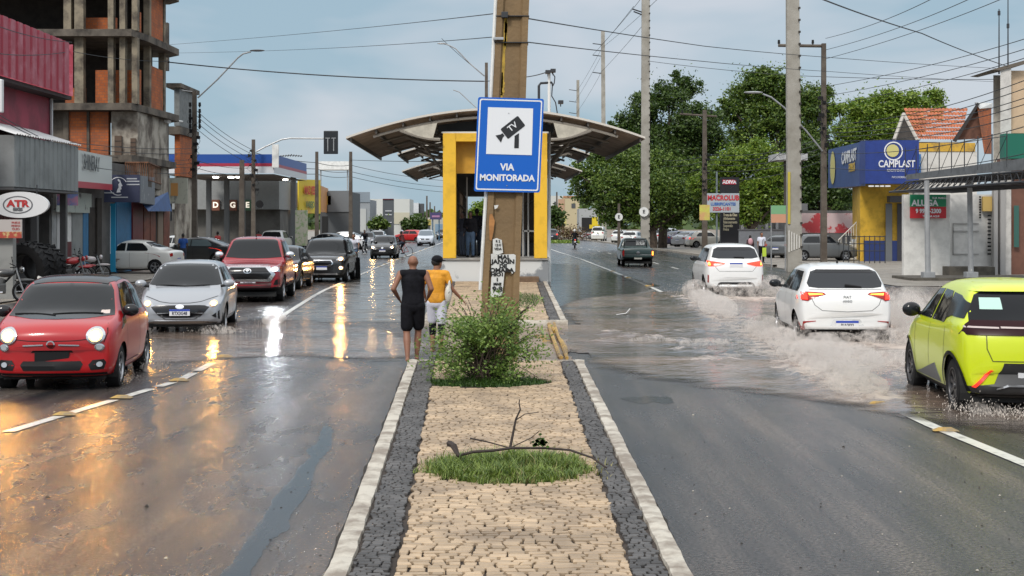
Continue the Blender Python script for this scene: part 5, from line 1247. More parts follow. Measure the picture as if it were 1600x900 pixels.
# ================================================================== left side of the street
def T(name, x, y, label, cat, group=None, z=0): return thing(name, (x, y, z), label, cat, group)
CORRG = mat('grey_sheet', (.20,.215,.215), .45, var=.18, vscale=1.2); CORRR = mat('red_sheet', (.33,.035,.06), .45, col2=(.45,.15,.19), vscale=1.6, lo=.5, hi=.75)
BRICK = None
def brick_mat(name, c1, c2, mortar, sc=4.0, dirt=.5):
    m = bpy.data.materials.new(name); m.use_nodes = True; t = m.node_tree; b = t.nodes['Principled BSDF']; b.inputs['Roughness'].default_value = .85
    tc = N(t, 'ShaderNodeTexCoord'); g = N(t, 'ShaderNodeSeparateXYZ'); t.links.new(tc.outputs['Object'], g.inputs[0])
    ad = N(t, 'ShaderNodeMath', operation='ADD'); t.links.new(g.outputs[0], ad.inputs[0]); t.links.new(g.outputs[1], ad.inputs[1])
    cb = N(t, 'ShaderNodeCombineXYZ'); t.links.new(ad.outputs[0], cb.inputs[0]); t.links.new(g.outputs[2], cb.inputs[1])
    br = N(t, 'ShaderNodeTexBrick'); br.inputs['Scale'].default_value = sc; br.inputs['Color1'].default_value = (*c1,1); br.inputs['Color2'].default_value = (*c2,1); br.inputs['Mortar'].default_value = (*mortar,1); br.inputs['Mortar Size'].default_value = .03; br.inputs['Brick Width'].default_value = .9; br.inputs['Row Height'].default_value = .55
    t.links.new(cb.outputs[0], br.inputs['Vector'])
    n = N(t, 'ShaderNodeTexNoise'); n.inputs['Scale'].default_value = 1.1; n.inputs['Detail'].default_value = 7; t.links.new(tc.outputs['Object'], n.inputs['Vector'])
    mr_ = N(t, 'ShaderNodeMapRange'); mr_.inputs[1].default_value = .42; mr_.inputs[2].default_value = .68; mr_.inputs[4].default_value = dirt; t.links.new(n.outputs[0], mr_.inputs[0])
    mx = N(t, 'ShaderNodeMix', data_type='RGBA'); mx.inputs[7].default_value = (.07,.055,.045,1); t.links.new(mr_.outputs[0], mx.inputs[0]); t.links.new(br.outputs[0], mx.inputs[6]); t.links.new(mx.outputs[2], b.inputs['Base Color']); return m
BRICK = brick_mat('hollow_brick', (.50,.13,.03), (.36,.09,.025), (.16,.10,.07))
OLDC = mat('stained_concrete', (.14,.118,.094), .85, col2=(.035,.028,.023), vscale=.8, bump=.3, bscale=10, lo=.4, hi=.62, det=8)
OLDW = mat('stained_white_wall', (.42,.38,.32), .8, col2=(.10,.078,.06), vscale=.7, lo=.42, hi=.6, det=8)
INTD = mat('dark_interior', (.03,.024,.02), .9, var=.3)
DKRED = mat('maroon_paint', (.10,.008,.012), .5, var=.2); BLUEP = mat('blue_shop_paint', (.012,.13,.28), .5, var=.15); WOODR = mat('red_brown_shutter', (.15,.04,.02), .6, var=.3)
def side_corr(mb, X, y0, y1, z0, z1, pitch=.35, d=.035, cx=None):
    """profiled sheet on a plane facing the road"""
    n = int((y1-y0)/pitch)
    for i in range(n):
        a = y0+i*pitch; b = a+pitch*.72; c = a+pitch
        for (p, q, xp, xq) in ((a,a+.04,0,d),(a+.04,b-.04,d,d),(b-.04,b,d,0),(b,c,0,0)):
            mb.quad((X+xp,p,z0),(X+xq,q,z0),(X+xq,q,z1),(X+xp,p,z1))
# ---- tyre shop with grey awning
s = T('tyre_shop', -17.5, 46, 'low workshop with a grey sheet awning above dark red shutters', 'shop')
b = MB(); side_corr(b, -16.0, 47.3, 54.3, 3.4, 5.06, .5)
b.quad((-16,47.3,3.4),(-19.5,47.3,3.4),(-19.5,47.3,5.06),(-16,47.3,5.06)); b.quad((-19.5,54.3,3.4),(-16,54.3,3.4),(-16,54.3,5.06),(-19.5,54.3,5.06))
b.build('awning_fascia', CORRG, s)
b = MB(); b.box(-19.6,-16.0,47.25,54.35,3.3,3.38); b.build('awning_soffit', mat('soffit_grey', (.1,.1,.1), .7), s)
b = MB(); 
for i in range(28):
    y = 47.2+i*.26; b.add([(-15.9,y,5.07),(-15.9,y+.26,5.07),(-19.8,y+.26,6.3),(-19.8,y,6.3),(-15.9,y+.13,5.12),(-19.8,y+.13,6.35)],[(0,4,5,3),(4,1,2,5)])
b.build('awning_roof', mat('pale_sheet_roof', (.58,.58,.58), .5, var=.15), s)
b = MB(); b.box(-22,-18.2,40,55,0,3.6); b.build('wall', mat('workshop_wall', (.06,.05,.05), .8), s)
b = MB()
for i in range(14): b.box(-18.2,-18.15,46.5+i*.55,46.5+i*.55+.5,.05,3.0)
b.build('shutter', DKRED, s)
for y in (46.2, 51.2, 54.5):
    b = MB(); b.cbox((-16.6,y,1.68),(.22,.22,3.4)); b.build('awning_post', mat('post_grey', (.09,.09,.09), .6), s)
b = MB(); b.box(-18.14,-18.12,49.2,50.0,1.9,2.3); b.build('notice_board', mat('faded_notice', (.25,.2,.2), .6), s)
# near-left grey wall stub with menu board
s = T('grey_wall', XD(15,43), 43, 'plain grey wall end below the red and white price board', 'wall')
b = MB(); b.box(-16.4, XD(20,43), 43, 43.3, 0, ZD(372,43)); b.build('wall_panel', mat('grey_render', (.23,.23,.22), .7, var=.2, vscale=1), s)
s = T('price_board', XD(16,42.8), 42.8, 'red and white price board above the grey wall end at the far left', 'sign', z=ZD(358,42.8))
b = MB(); b.box(-16.4, XD(34,42.8), 42.8, 42.86, ZD(372,42.8), ZD(343,42.8)); b.build('board', mat('board_white', (.42,.38,.36), .5), s)
b = MB(); b.box(-16.4, XD(34,42.8), 42.78, 42.797, ZD(372,42.8), ZD(362,42.8)); b.build('red_band', mat('food_band', (.35,.05,.03), .5, col2=(.5,.35,.15), vscale=5, lo=.5, hi=.6), s)
for i, y in enumerate((348,353,358)): text(('PNEUS','FREIOS','ÓLEO')[i], (XD(24,42.75), 42.79, ZD(y,42.8)), .085, mat('sign_red_ink', (.45,.03,.03), .5), s)
# oval sign
s = T('oval_sign', XD(30,45), 45, 'white oval sign with three red letters in a grey ring under the grey awning', 'sign', z=ZD(320,45))
cx, cz = XD(31,45), ZD(320,45)
b = MB(); b.prism([(cx+.88*math.cos(t), 45, cz+.40*math.sin(t)) for t in [2*math.pi*i/40 for i in range(40)]], (0,.14,0)); b.build('oval_plate', mat('sign_lit_white', (.7,.7,.7), .4), s)
b = MB(); o1 = [(cx-.06+.46*math.cos(t), 44.99, cz+.27*math.sin(t)) for t in [2*math.pi*i/36 for i in range(36)]]; i1 = [(cx-.06+.42*math.cos(t), 44.99, cz+.24*math.sin(t)) for t in [2*math.pi*i/36 for i in range(36)]]
b.add(o1+i1, [(i,(i+1)%36,36+(i+1)%36,36+i) for i in range(36)]); b.build('oval_ring', mat('ring_grey', (.12,.12,.13), .5), s)
text('ATR', (cx-.06,44.98,cz+.03), .28, mat('sign_red_ink', (.45,.03,.03), .5), s, bold=.012, sx=1.25); text('BIKES', (cx-.06,44.98,cz-.14), .12, mat('ring_grey', (.12,.12,.13), .5), s, bold=.006)
b = MB(); b.cyl((cx+.5,45.07,cz+.3),(cx+.5,45.07,3.4),.02); b.build('hanger', DARKST, s)
# vertical white neon box far left edge
s = T('light_box', XD(2,44), 44, 'narrow white vertical sign box cut by the left edge of the photo', 'sign', z=ZD(150,44))
b = MB(); b.cbox((XD(0,44)-.04,44,ZD(150,44)),(.26,.2,1.0),.05); b.build('box', mat('sign_lit_white', (.7,.7,.7), .4), s)
# ---- red sheet fronted building
s = T('red_building', -18, 50, 'building faced with corrugated red sheet above the grey awning', 'building')
b = MB(); side_corr(b, -17.0, 47.5, 57.0, 7.15, 9.15, .75, .05); b.quad((-17,57,7.15),(-20.5,57,7.15),(-20.5,57,9.15),(-17,57,9.15)); b.quad((-17,47.5,7.15),(-17,47.5,9.15),(-20.5,47.5,9.15),(-20.5,47.5,7.15)); b.build('sheet_cladding', CORRR, s)
b = MB(); b.box(-20.5,-17.05,47.5,57,7.0,7.14); b.build('soffit', mat('soffit_dark', (.03,.02,.02), .8), s)
b = MB(); b.box(-22,-17.7,40,56.5,3.61,7.0); b.build('wall', mat('maroon_wall', (.24,.02,.045), .6, var=.3, vscale=.7), s)
b = MB(); b.box(-17.66,-17.6,56.3,56.45,3.6,7.0); b.build('corner_strip', mat('pale_strip', (.5,.5,.5), .5), s)
b = MB(); b.box(-20.6,-17.1,47.3,47.48,6.9,9.3); b.build('end_wall', BRICK, s)
# ---- unfinished concrete tower
s = T('unfinished_building', -17.6, 69, 'tall unfinished concrete frame with bare columns and orange brick infill', 'building')
XF = -17.6
lev = [5.05, 7.45, 10.85, 13.6]
b = MB(); b.box(-30, XF-.05, 69, 75, 0, 5.0); b.build('ground_storey', OLDW, s)
for z in lev:
    b = MB(); ov = .5 if z > 6 else .35; bb_ = .9
    b.add([(-30,68-.3,z),(XF+.1,68-.3,z),(XF+.35,70,z-.0),(XF+ov,75,z),(XF+ov,75.6,z),(XF-.2,76.5,z),(-30,76.5,z)]+[(-30,68-.3,z+.32),(XF+.1,68-.3,z+.32),(XF+.35,70,z+.32),(XF+ov,75,z+.32),(XF+ov,75.6,z+.32),(XF-.2,76.5,z+.32),(-30,76.5,z+.32)],
          [(6,5,4,3,2,1,0),(7,8,9,10,11,12,13)]+[(i,(i+1)%7,7+(i+1)%7,7+i) for i in range(7)])
    b.build('floor_slab', OLDC, s)
cols = [(XD(113,69),.35),(XD(131,69),.42),(XD(180,69),.26),(XD(198,69),.26),(XD(217,69),.26)]
for k, (z0_, z1_) in enumerate(((7.77,10.85),(11.17,13.6),(13.92,17))):
    for i, (x, wd) in enumerate(cols):
        if k == 0 and i == 0: continue
        b = MB(); b.box(x-wd/2,x+wd/2,68.2,68.2+.4,z0_,z1_); b.build('column', mat('column_pale', (.25,.21,.15), .85, col2=(.08,.065,.05), vscale=1.3, det=8), s)
    for y in (71.5, 74.5):
        b = MB(); b.box(XF-.3,XF,y,y+.35,z0_,z1_); b.build('column', mat('column_pale', (.30,.26,.2), .85), s)
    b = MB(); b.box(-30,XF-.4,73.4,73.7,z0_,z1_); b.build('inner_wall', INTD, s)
    b = MB(); b.box(XF-.28,XF-.05,71.9,74.4,z0_,z1_-.9 if k == 0 else z1_); b.build('side_wall', BRICK, s)
    b = MB(); b.box(XD(219,69.3),XF-.31,69.3,69.5,z0_,z0_+(1.7 if k == 0 else 1.0)); b.build('brick_infill', BRICK, s)
b = MB(); b.box(XD(150,69),XF-.2,68.9,69.1,7.77,9.4); b.build('brick_infill', BRICK, s)
b = MB(); b.box(XD(100,69),XD(131,69),69.2,69.4,7.77,8.6); b.build('brick_infill', BRICK, s)
b = MB(); b.box(XD(115,69),XD(180,69),69.2,69.4,11.17,11.9); b.build('brick_infill', BRICK, s)
b = MB(); b.box(XD(200,69)-.4,XF-.2,70.2,70.3,9.4,10.8); b.build('brick_infill', mat('cement_infill', (.15,.13,.1), .9, var=.3), s)
# middle storey: brick panels and old white wall with windows
b = MB(); b.box(XD(112,69),XD(140,69),68.6,69,5.37,7.44); b.build('brick_panel', BRICK, s)
b = MB(); b.box(XD(144,69),XD(173,69),68.6,69,5.37,7.44); b.build('brick_panel', BRICK, s)
b = MB(); b.box(XD(104,69),XD(112,69),68.5,69,5.0,7.44); b.box(XD(140,69),XD(144,69),68.5,69,5.37,7.44); b.build('pier', OLDC, s)
b = MB(); b.box(-30,XD(104,69),68.7,69,5.0,7.44); b.build('shadowed_bay', OLDC, s)
b = MB(); b.add([(XD(174,68.6),68.6,3.5),(XD(215,68.6),68.6,3.5),(XF+.1,74.5,3.5),(XF,75.5,3.5),(XD(174,68.6),68.6,7.44),(XD(215,68.6),68.6,7.44),(XF+.1,74.5,7.44),(XF,75.5,7.44)],[(0,1,5,4),(1,2,6,5),(2,3,7,6)]); b.build('white_wall', OLDW, s)
for (a, c, d, e_) in ((179,190,212,262),(204,212,216,255)):
    f = MB(); f.box(XD(a,68.5),XD(c,68.5),68.48,68.56,ZD(e_,68.5),ZD(d,68.5)); f = f.build('window', mat('window_brown', (.09,.055,.035), .6), s)
    g = MB()
    for i in range(1, 6): z = lerp(ZD(e_,68.5), ZD(d,68.5), i/6); g.box(XD(a,68.5),XD(c,68.5),68.46,68.478,z-.015,z+.015)
    g.build('glazing_bar', OLDC, f)
# balcony with railing
f = MB(); f.add([(XD(196,67),67,3.9),(XD(232,67),67,3.9),(XD(256,75),75,3.9),(XF-.2,76,3.9),(XD(196,69),69,3.9)]+[(XD(196,67),67,4.15),(XD(232,67),67,4.15),(XD(256,75),75,4.15),(XF-.2,76,4.15),(XD(196,69),69,4.15)],[(4,3,2,1,0),(5,6,7,8,9)]+[(i,(i+1)%5,5+(i+1)%5,5+i) for i in range(5)]); bal = f.build('balcony', OLDC, s)
f = MB(); P0, P1, P2 = Vector((XD(196,67),67,0)), Vector((XD(232,67),67,0)), Vector((XD(256,75),75,0))
for A_, B2 in ((P0,P1),(P1,P2)):
    n = 12
    for i in range(n+1): p = A_.lerp(B2, i/n); f.cyl((p.x,p.y,4.15),(p.x,p.y,5.0),.022,n=5)
    for z in (4.2, 5.0): f.cyl((A_.x,A_.y,z),(B2.x,B2.y,z),.035,n=5)
f.build('railing', RUST, bal)
# rear part of the tower beyond the first bay
b = MB(); b.box(-19.6, XD(281,85.5), 85.5, 90, 5.0, 7.4); b.build('rear_brick_bay', BRICK, s)
b = MB(); b.box(-19.6, XD(281,85.5), 85.4, 90, 7.9, 10.1); b.build('rear_grey_bay', mat('blue_grey_render', (.17,.18,.18), .8, var=.2), s)
b = MB(); b.box(-20, XD(283,85.3), 85.1, 90.2, 7.4, 7.85); b.box(-20, XD(284,85.3), 85.1, 90.2, 10.1, 10.35); b.build('rear_slab', OLDC, s)
b = MB(); b.box(-19.6, XD(275,85.5), 85.5, 90, 0, 5.0); b.build('rear_ground_bay', OLDW, s)
for px0, px1, za, zb_ in ((235,244,10.5,13.6),(251,262,10.5,13.6)):
    b = MB(); b.box(XD(px0,84),XD(px1,84),84,84.4,ZD(78 if px0 < 250 else 110,84),13.7); b.build('column', OLDC, s)
# ledge with a white awning rag
b = MB(); b.prism([at(238,188,74),at(244,171,74),at(266,176,74),at(262,192,74)], (0,.6,0)); b.build('torn_tarpaulin', WHITEP, s)
b = MB(); b.cyl(at(236,182,74), at(285,190,76), .05, n=6); b.build('tube', WHITEP, s)
# ---- shops between
s = T('motorcycle_shop', -17.0, 56, 'shop with a white sign board with tall black letters and a red stripe', 'shop')
b = MB(); b.box(-22,-17.6,56,69,0,4.9); b.build('wall', mat('shop_wall_dim', (.09,.085,.08), .7, var=.3, vscale=.8), s)
A0, A1 = (XD(121,55.5), 55.5), (XD(175,63), 63.0)
def spanel(px0, px1, z0, z1, m, name, par, d=.03, Xp=-17.6):
    y0, y1 = -Xp*F/(800-px0), -Xp*F/(800-px1); b = MB(); b.box(Xp, Xp+d, y0, y1, z0, z1); return b.build(name, m, par)
def facing(P0, P1, z0, z1, m, name, par, d=.12):
    f = MB(); (x0, y0), (x1, y1) = P0, P1; dx, dy = x1-x0, y1-y0; l = math.hypot(dx, dy); nx, ny = dy/l*d, -dx/l*d
    z00, z01 = (z0 if isinstance(z0, tuple) else (z0, z0)); z10, z11 = (z1 if isinstance(z1, tuple) else (z1, z1))
    f.add([(x0,y0,z00),(x1,y1,z01),(x1,y1,z11),(x0,y0,z10),(x0-nx,y0-ny,z00),(x1-nx,y1-ny,z01),(x1-nx,y1-ny,z11),(x0-nx,y0-ny,z10)],[(0,1,2,3),(7,6,5,4),(0,4,5,1),(1,5,6,2),(2,6,7,3),(3,7,4,0)])
    return f.build(name, m, par)
facing(A0, A1, (ZD(286,55.5),ZD(290,63)), (ZD(234,55.5),ZD(245,63)), mat('sign_board_white', (.55,.58,.56), .45), 'sign_board', s)
facing((A0[0]+.02,A0[1]-.02), (A1[0]+.02,A1[1]-.02), (ZD(293,55.5),ZD(297,63)), (ZD(283,55.5),ZD(288,63)), mat('sign_stripe_red', (.42,.03,.05), .45), 'sign_stripe', s)
an = math.atan2(A1[1]-A0[1], A1[0]-A0[0])
text('SHINERAY', (lerp(A0[0],A1[0],.34)+.08, lerp(A0[1],A1[1],.34)-.03, ZD(256,58)), .85, SK, s, rz=an, sx=.86, bold=.006)
facing((XD(88,55.2),55.2), (XD(146,62),62), ZD(332,58), ZD(300,58), mat('green_grey_board', (.38,.42,.38), .6, col2=(.1,.1,.1), vscale=2.2, lo=.6, hi=.66), 'lower_board', s)
facing((XD(89,54.9),54.9), (XD(122,55.2),55.2), ZD(321,55), ZD(296,55), mat('pink_poster', (.5,.2,.28), .5, col2=(.15,.2,.42), vscale=1.6, lo=.5, hi=.58), 'pink_poster', s, .05)
for a, c, m_ in ((88,100,mat('white_door', (.5,.5,.5), .5)),(101,110,WHITEP),(112,128,CORRG),(129,137,BLUEP)):
    spanel(a, c, .05, 2.9, m_, 'door_panel', s)
spanel(101,110,.9,1.5,DKRED,'red_band',s,.05)
spanel(80,87,.05,3.2,GALV,'drain_pipe',s)
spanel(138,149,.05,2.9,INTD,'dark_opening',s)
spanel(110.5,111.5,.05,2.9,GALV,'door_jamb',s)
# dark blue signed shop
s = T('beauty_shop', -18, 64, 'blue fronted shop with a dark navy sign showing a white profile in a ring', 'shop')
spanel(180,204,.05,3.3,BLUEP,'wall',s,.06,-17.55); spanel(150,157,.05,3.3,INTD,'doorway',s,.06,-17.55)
D_ = 63.5
b = MB(); b.box(XD(154,D_),XD(218,D_),D_,D_+.15,ZD(316,D_),ZD(273,D_)); b.build('sign_board', mat('navy_board', (.035,.042,.085), .5), s)
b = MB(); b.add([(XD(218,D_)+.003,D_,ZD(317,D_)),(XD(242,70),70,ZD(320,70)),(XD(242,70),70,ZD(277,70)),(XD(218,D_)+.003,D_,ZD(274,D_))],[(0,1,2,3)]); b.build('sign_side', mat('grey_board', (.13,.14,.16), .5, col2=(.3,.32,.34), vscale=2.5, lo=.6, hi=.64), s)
cx, cz = XD(185,D_), ZD(291,D_)
b = MB(); ra, rb = .40, .37; k = 30
b.add([(cx+ra*math.cos(2*math.pi*i/40+.5), D_-.01, cz+ra*math.sin(2*math.pi*i/40+.5)) for i in range(k)]+[(cx+rb*math.cos(2*math.pi*i/40+.5), D_-.01, cz+rb*math.sin(2*math.pi*i/40+.5)) for i in range(k)], [(i,i+1,k+i+1,k+i) for i in range(k-1)]); b.build('logo_ring', SW, s)
b = MB(); b.prism([(cx+a*.01, D_-.012, cz+c_*.01) for a, c_ in ((-2,32),(8,26),(12,14),(18,2),(12,-2),(14,-12),(8,-16),(10,-26),(-8,-28),(-4,-14),(2,-4),(0,8),(6,16),(-2,24))], (0,-.004,0)); b.build('logo_profile', SW, s)
for w0, w1, y in ((198,214,279),(198,218,283),(198,218,288),(163,178,301),(174,200,308)): 
    b = MB(); b.box(XD(w0,D_),XD(w1,D_),D_-.012,D_-.004,ZD(y+1.1,D_),ZD(y-.6,D_)); b.build('sign_rule', mat('sign_grey_text', (.45,.47,.5), .5), s)
b = MB(); b.box(XD(158,64.5),XD(180,64.5),64.5,64.6,.1,ZD(318,64.5)); b.build('banner', mat('cyan_banner', (.02,.28,.50), .5), s)
b = MB(); b.box(XD(165,64.4),XD(172,64.4),64.45,64.49,.9,ZD(322,64.4)); b.build('banner_strip', SW, s)
text('FARMACIA', (XD(168.5,64.4),64.44,1.9), .2, mat('cyan_ink', (.02,.25,.45), .5), s, bold=.004).rotation_euler = (rad(90), rad(90), 0)
spanel(205,221,.05,3.4,DKRED,'maroon_door',s,.08,-17.5)
for a, c, m_ in ((222,231,WOODR),(232,240,WOODR),(244,252,mat('peeled_wood', (.2,.15,.11), .7)),(253,262,WOODR)):
    spanel(a, c, .05, 3.3, m_, 'shutter', s, .1, -17.5)
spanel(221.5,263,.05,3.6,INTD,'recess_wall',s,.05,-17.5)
b = MB(); b.prism([at(222,318,68),at(262,300,74),at(268,330,74),at(232,330,68)], (0,.1,.0)); b.build('blue_awning', mat('blue_tarp', (.02,.07,.22), .5, var=.2), s)
# weathered projecting shop sign beyond
s = T('shop_sign', XD(278,80), 80, 'faded cream and orange shop sign on a bracket beside the brown pole', 'sign', z=ZD(300,80))
b = MB(); b.box(XD(264,80),XD(293,80),80,80.15,ZD(318,80),ZD(278,80)); b.build('board', mat('faded_board', (.42,.42,.35), .6, col2=(.2,.2,.19), vscale=2.4, lo=.55, hi=.65), s)
b = MB(); b.box(XD(267,80),XD(278,80),79.98,79.997,ZD(306,80),ZD(286,80)); b.build('picture', mat('faded_orange', (.5,.25,.08), .6), s)
b = MB(); b.cyl((XD(266,80),80.2,ZD(278,80)),(XD(266,80),80.2,ZD(345,80)),.05); b.cyl((XD(262,80),80.3,ZD(318,80)),(XD(262,80),80.3,ZD(274,80)),.04); b.build('bracket', DARKST, s)
# grey wall building behind the parked cars
s = T('grey_building', -21, 100, 'long grey building band with illuminated wall boxes behind the fuel canopy', 'building')
Dg = 118
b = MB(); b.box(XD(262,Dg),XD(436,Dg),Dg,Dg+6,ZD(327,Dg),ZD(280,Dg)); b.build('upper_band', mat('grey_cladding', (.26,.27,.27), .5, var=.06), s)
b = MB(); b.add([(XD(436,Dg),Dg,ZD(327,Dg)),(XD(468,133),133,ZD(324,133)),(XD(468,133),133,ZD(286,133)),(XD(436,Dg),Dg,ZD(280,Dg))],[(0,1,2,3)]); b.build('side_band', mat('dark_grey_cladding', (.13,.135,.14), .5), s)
b = MB(); b.box(XD(262,119),XD(436,119),119.5,124,0,ZD(326,119)); b.build('lower_wall', mat('stained_grey', (.14,.135,.125), .8, col2=(.07,.065,.06), vscale=.5), s)
b = MB(); b.add([(XD(436,119.5),119.5,0),(XD(470,134),134,0),(XD(470,134),134,3.4),(XD(436,119.5),119.5,3.4)],[(0,1,2,3)]); b.build('dark_shopfront', mat('shopfront_dark', (.015,.015,.018), .3), s)
for k, (px, ch, m_) in enumerate(((336,'D',mat('box_brown', (.2,.07,.04), .5)),(363,'G',mat('box_brown', (.2,.07,.04), .5)),(386,'E',mat('box_green', (.08,.18,.1), .5)))):
    f = MB(); f.box(XD(px-6,117.5),XD(px+6,117.5),117.7,117.9,ZD(329,117.5),ZD(312,117.5)); o = f.build('wall_box', m_, s)
    text(ch, (XD(px,117.5),117.68,ZD(320.5,117.5)), .62, mat('box_letter', (.8,.75,.65), .4, emis=(1,.9,.75), estr=.8), o, bold=.02)
for px0, px1 in ((322,329),(350,357),(374,382)):
    b = MB(); b.box(XD(px0,112),XD(px1,112),112,112.4,0,ZD(276,112)); b.build('canopy_column', mat('column_grey', (.12,.125,.13), .5), s)
# fuel station canopy
s = T('fuel_canopy', -17, 102, 'wide fuel station canopy with blue, red and white fascia', 'canopy')
Dc = 101; xc_ = XD(428,Dc); x0_ = XD(250,Dc)
def band(za, zb_, m_, nm, out_=.0):
    f = MB(); f.add([(x0_,Dc-out_,za),(xc_+out_,Dc-out_,za),(xc_+out_,Dc-out_,zb_),(x0_,Dc-out_,zb_),(XD(479,117)+out_,117,za),(XD(479,117)+out_,117,zb_)],[(0,1,2,3),(1,4,5,2)]); f.build(nm, m_, s)
band(ZD(255,Dc),ZD(241,Dc), mat('fascia_blue', (.015,.07,.30), .4), 'fascia_blue')
band(ZD(260,Dc),ZD(255,Dc)-.003, mat('fascia_red', (.35,.03,.06), .4), 'fascia_red', .02)
band(ZD(273,Dc)+.1,ZD(260,Dc)-.003, mat('fascia_white', (.62,.63,.66), .4), 'fascia_white', .01)
b = MB(); b.add([(x0_,Dc,ZD(272,Dc)),(xc_,Dc,ZD(272,Dc)),(XD(479,117),117,ZD(272,Dc)),(x0_,117,ZD(272,Dc))],[(0,1,2,3)]); b.build('soffit', mat('soffit_brown', (.10,.075,.06), .7, var=.3), s)
b = MB(); b.add([(x0_,Dc,ZD(241.5,Dc)),(xc_,Dc,ZD(241.5,Dc)),(XD(479,117),117,ZD(241.5,Dc)),(x0_,117,ZD(241.5,Dc))],[(0,1,2,3)]); b.build('roof_deck', CORRG, s)
b = MB(); b.box(XD(426,Dc),XD(436,Dc),Dc-.25,Dc-.05,ZD(262,Dc),ZD(226,Dc)); b.build('fascia_fin', WHITEP, s)
for px_v in (337,361,373,446):
    f = MB(); Dl = 106 if px_v < 440 else 112; f.cbox((XD(px_v,Dl),Dl,ZD(272,Dc)-.06),(.34 if px_v < 440 else .3,.5,.08)); f.build('canopy_lamp', mat('canopy_light', (1,1,.95), .3, emis=(1,.97,.88), estr=14), s)
f = MB()
for i in range(9): f.cyl((XD(437+i*4,104),104,ZD(241,Dc)),(XD(440+i*4,104),104,ZD(238-2*abs(4-i)*-.3,Dc)),.05,n=5)
f.build('roof_clutter', DARKST, s)
f = MB(); f.box(XD(214+240,112),XD(462,112),112,112.3,0,6); f.build('canopy_column', mat('column_grey', (.12,.125,.13), .5), s)
# yellow banner
s = T('banner_sign', XD(485,126), 126, 'yellow banner with big red lettering on the shop corner past the canopy', 'sign', z=ZD(310,126))
Db = 124
facing((XD(467,Db),Db),(XD(501,Db+5),Db+5),ZD(333,Db),(ZD(280,Db),ZD(283,Db+5)+.1),mat('banner_yellow', (.75,.55,.04), .5, col2=(.75,.35,.1), vscale=.9, lo=.55, hi=.7),'banner',s)
an = math.atan2(5, XD(501,Db+5)-XD(467,Db))
text('MAIS VEST', (XD(484.5,Db+2)+.02,Db+2.2,ZD(298,Db+2)), 1.0, mat('banner_red', (.6,.06,.04), .5), s, rz=an, sx=.62, bold=.03); text('VAREJO', (XD(484,Db+2)+.02,Db+2.2,ZD(320,Db+2)), .75, mat('banner_green', (.12,.22,.1), .5), s, rz=an, sx=.8, bold=.02)
facing((XD(501.5,129),129),(XD(513,140),140),ZD(331,129),ZD(290,129),mat('banner_orange', (.6,.28,.09), .5, var=.2),'side_banner',s)
s = T('standing_banner', XD(470,112), 112, 'pale flowered standing banner with a fringed top in front of the dark shop', 'banner')
b = MB(); b.cbox((XD(471,112),112,1.9),(.95,.06,2.7),.01); b.build('banner_cloth', mat('flower_cloth', (.55,.52,.42), .6, col2=(.3,.42,.2), vscale=4, lo=.5, hi=.6), s)
b = MB(); b.cyl((XD(471,112),112.05,0),(XD(471,112),112.05,3.3),.03); b.cbox((XD(471,112),112,.03),(.5,.5,.06)); b.build('stand', DARKST, s)
# further left-hand buildings
def blockb(name, label, px0, px1, yt, yb_, D, m_, depth=8, cat='building', parts=()):
    s = T(name, XD(px0,D), D, label, cat)
    b = MB(); b.box(XD(px0,D),XD(px1,D),D,D+depth,max(0,ZD(yb_,D)) if yb_ < 360 else 0,ZD(yt,D)); b.build('wall', m_, s)
    for (nm, a, c, d, e_, mm_) in parts:
        b = MB(); b.box(XD(a,D-.1),XD(c,D-.1),D-.1,D-.01,max(0,ZD(e_,D-.1)),ZD(d,D-.1)); b.build(nm, mm_, s)
    return s
GD = mat('dark_wall_grey', (.07,.075,.08), .6); LB = mat('lines_blue_grey', (.22,.26,.30), .6); PW = mat('pale_wall', (.55,.56,.53), .6)
blockb('dark_building', 'dark grey walled warehouse behind the parked white sedan', 500, 549, 300, 372, 138, GD, parts=(('upper_band',512,549,298,331,mat('mid_grey_band',(.15,.16,.17),.6)),('wall_logo',508,517,306,320,mat('gold_logo',(.5,.3,.06),.5)),('doorway',503,512,338,366,mat('black_opening',(.01,.01,.01),.8))))
blockb('grey_warehouse', 'grey gabled warehouse with pale sliding doors past the black posts', 538, 578, 312, 372, 165, mat('warehouse_grey', (.28,.3,.32), .6), parts=(('roof_band',536,578,300,316,LB),('sliding_door',552,572,326,362,mat('door_pale',(.45,.46,.45),.5)),('doorway',540,551,326,366,mat('black_opening',(.01,.01,.01),.8))))
blockb('white_building', 'white shop building behind the dark totem sign', 576, 640, 311, 372, 200, PW, parts=(('lower_wall',600,640,332,350,mat('cream_wall',(.5,.47,.36),.6)),))
s = blockb('totem_sign', 'tall dark grey totem sign with pale lines at the left kerb', 598, 615, 311, 372, 170, mat('totem_grey', (.09,.10,.11), .5), depth=.6, cat='sign', parts=tuple(('sign_rule',602,612,y,y+1.2,SW) for y in (329,335,347))+(('top_strip',598,615,310.5,312,DKRED),))
s = T('billboard', XD(635,210), 210, 'white fascia sign with a red and blue oval emblem on dark posts', 'sign')
b = MB(); b.box(XD(615,210),XD(654,210),210,213,ZD(333,210),ZD(317,210)); b.build('board', mat('board_clean', (.62,.64,.66), .5), s)
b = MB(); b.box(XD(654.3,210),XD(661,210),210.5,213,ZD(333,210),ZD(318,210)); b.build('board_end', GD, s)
b = MB(); b.prism([(XD(628,209.9)+1.15*math.cos(t), 209.95, ZD(325,210)+.42*math.sin(t)) for t in [2*math.pi*i/24 for i in range(24)]], (0,-.03,0)); b.build('emblem', mat('emblem_blue', (.25,.4,.6), .5), s)
text('MOTO', (XD(626,209.9),209.85,ZD(325,210)), .55, mat('sign_red_ink', (.45,.03,.03), .5), s, bold=.02)
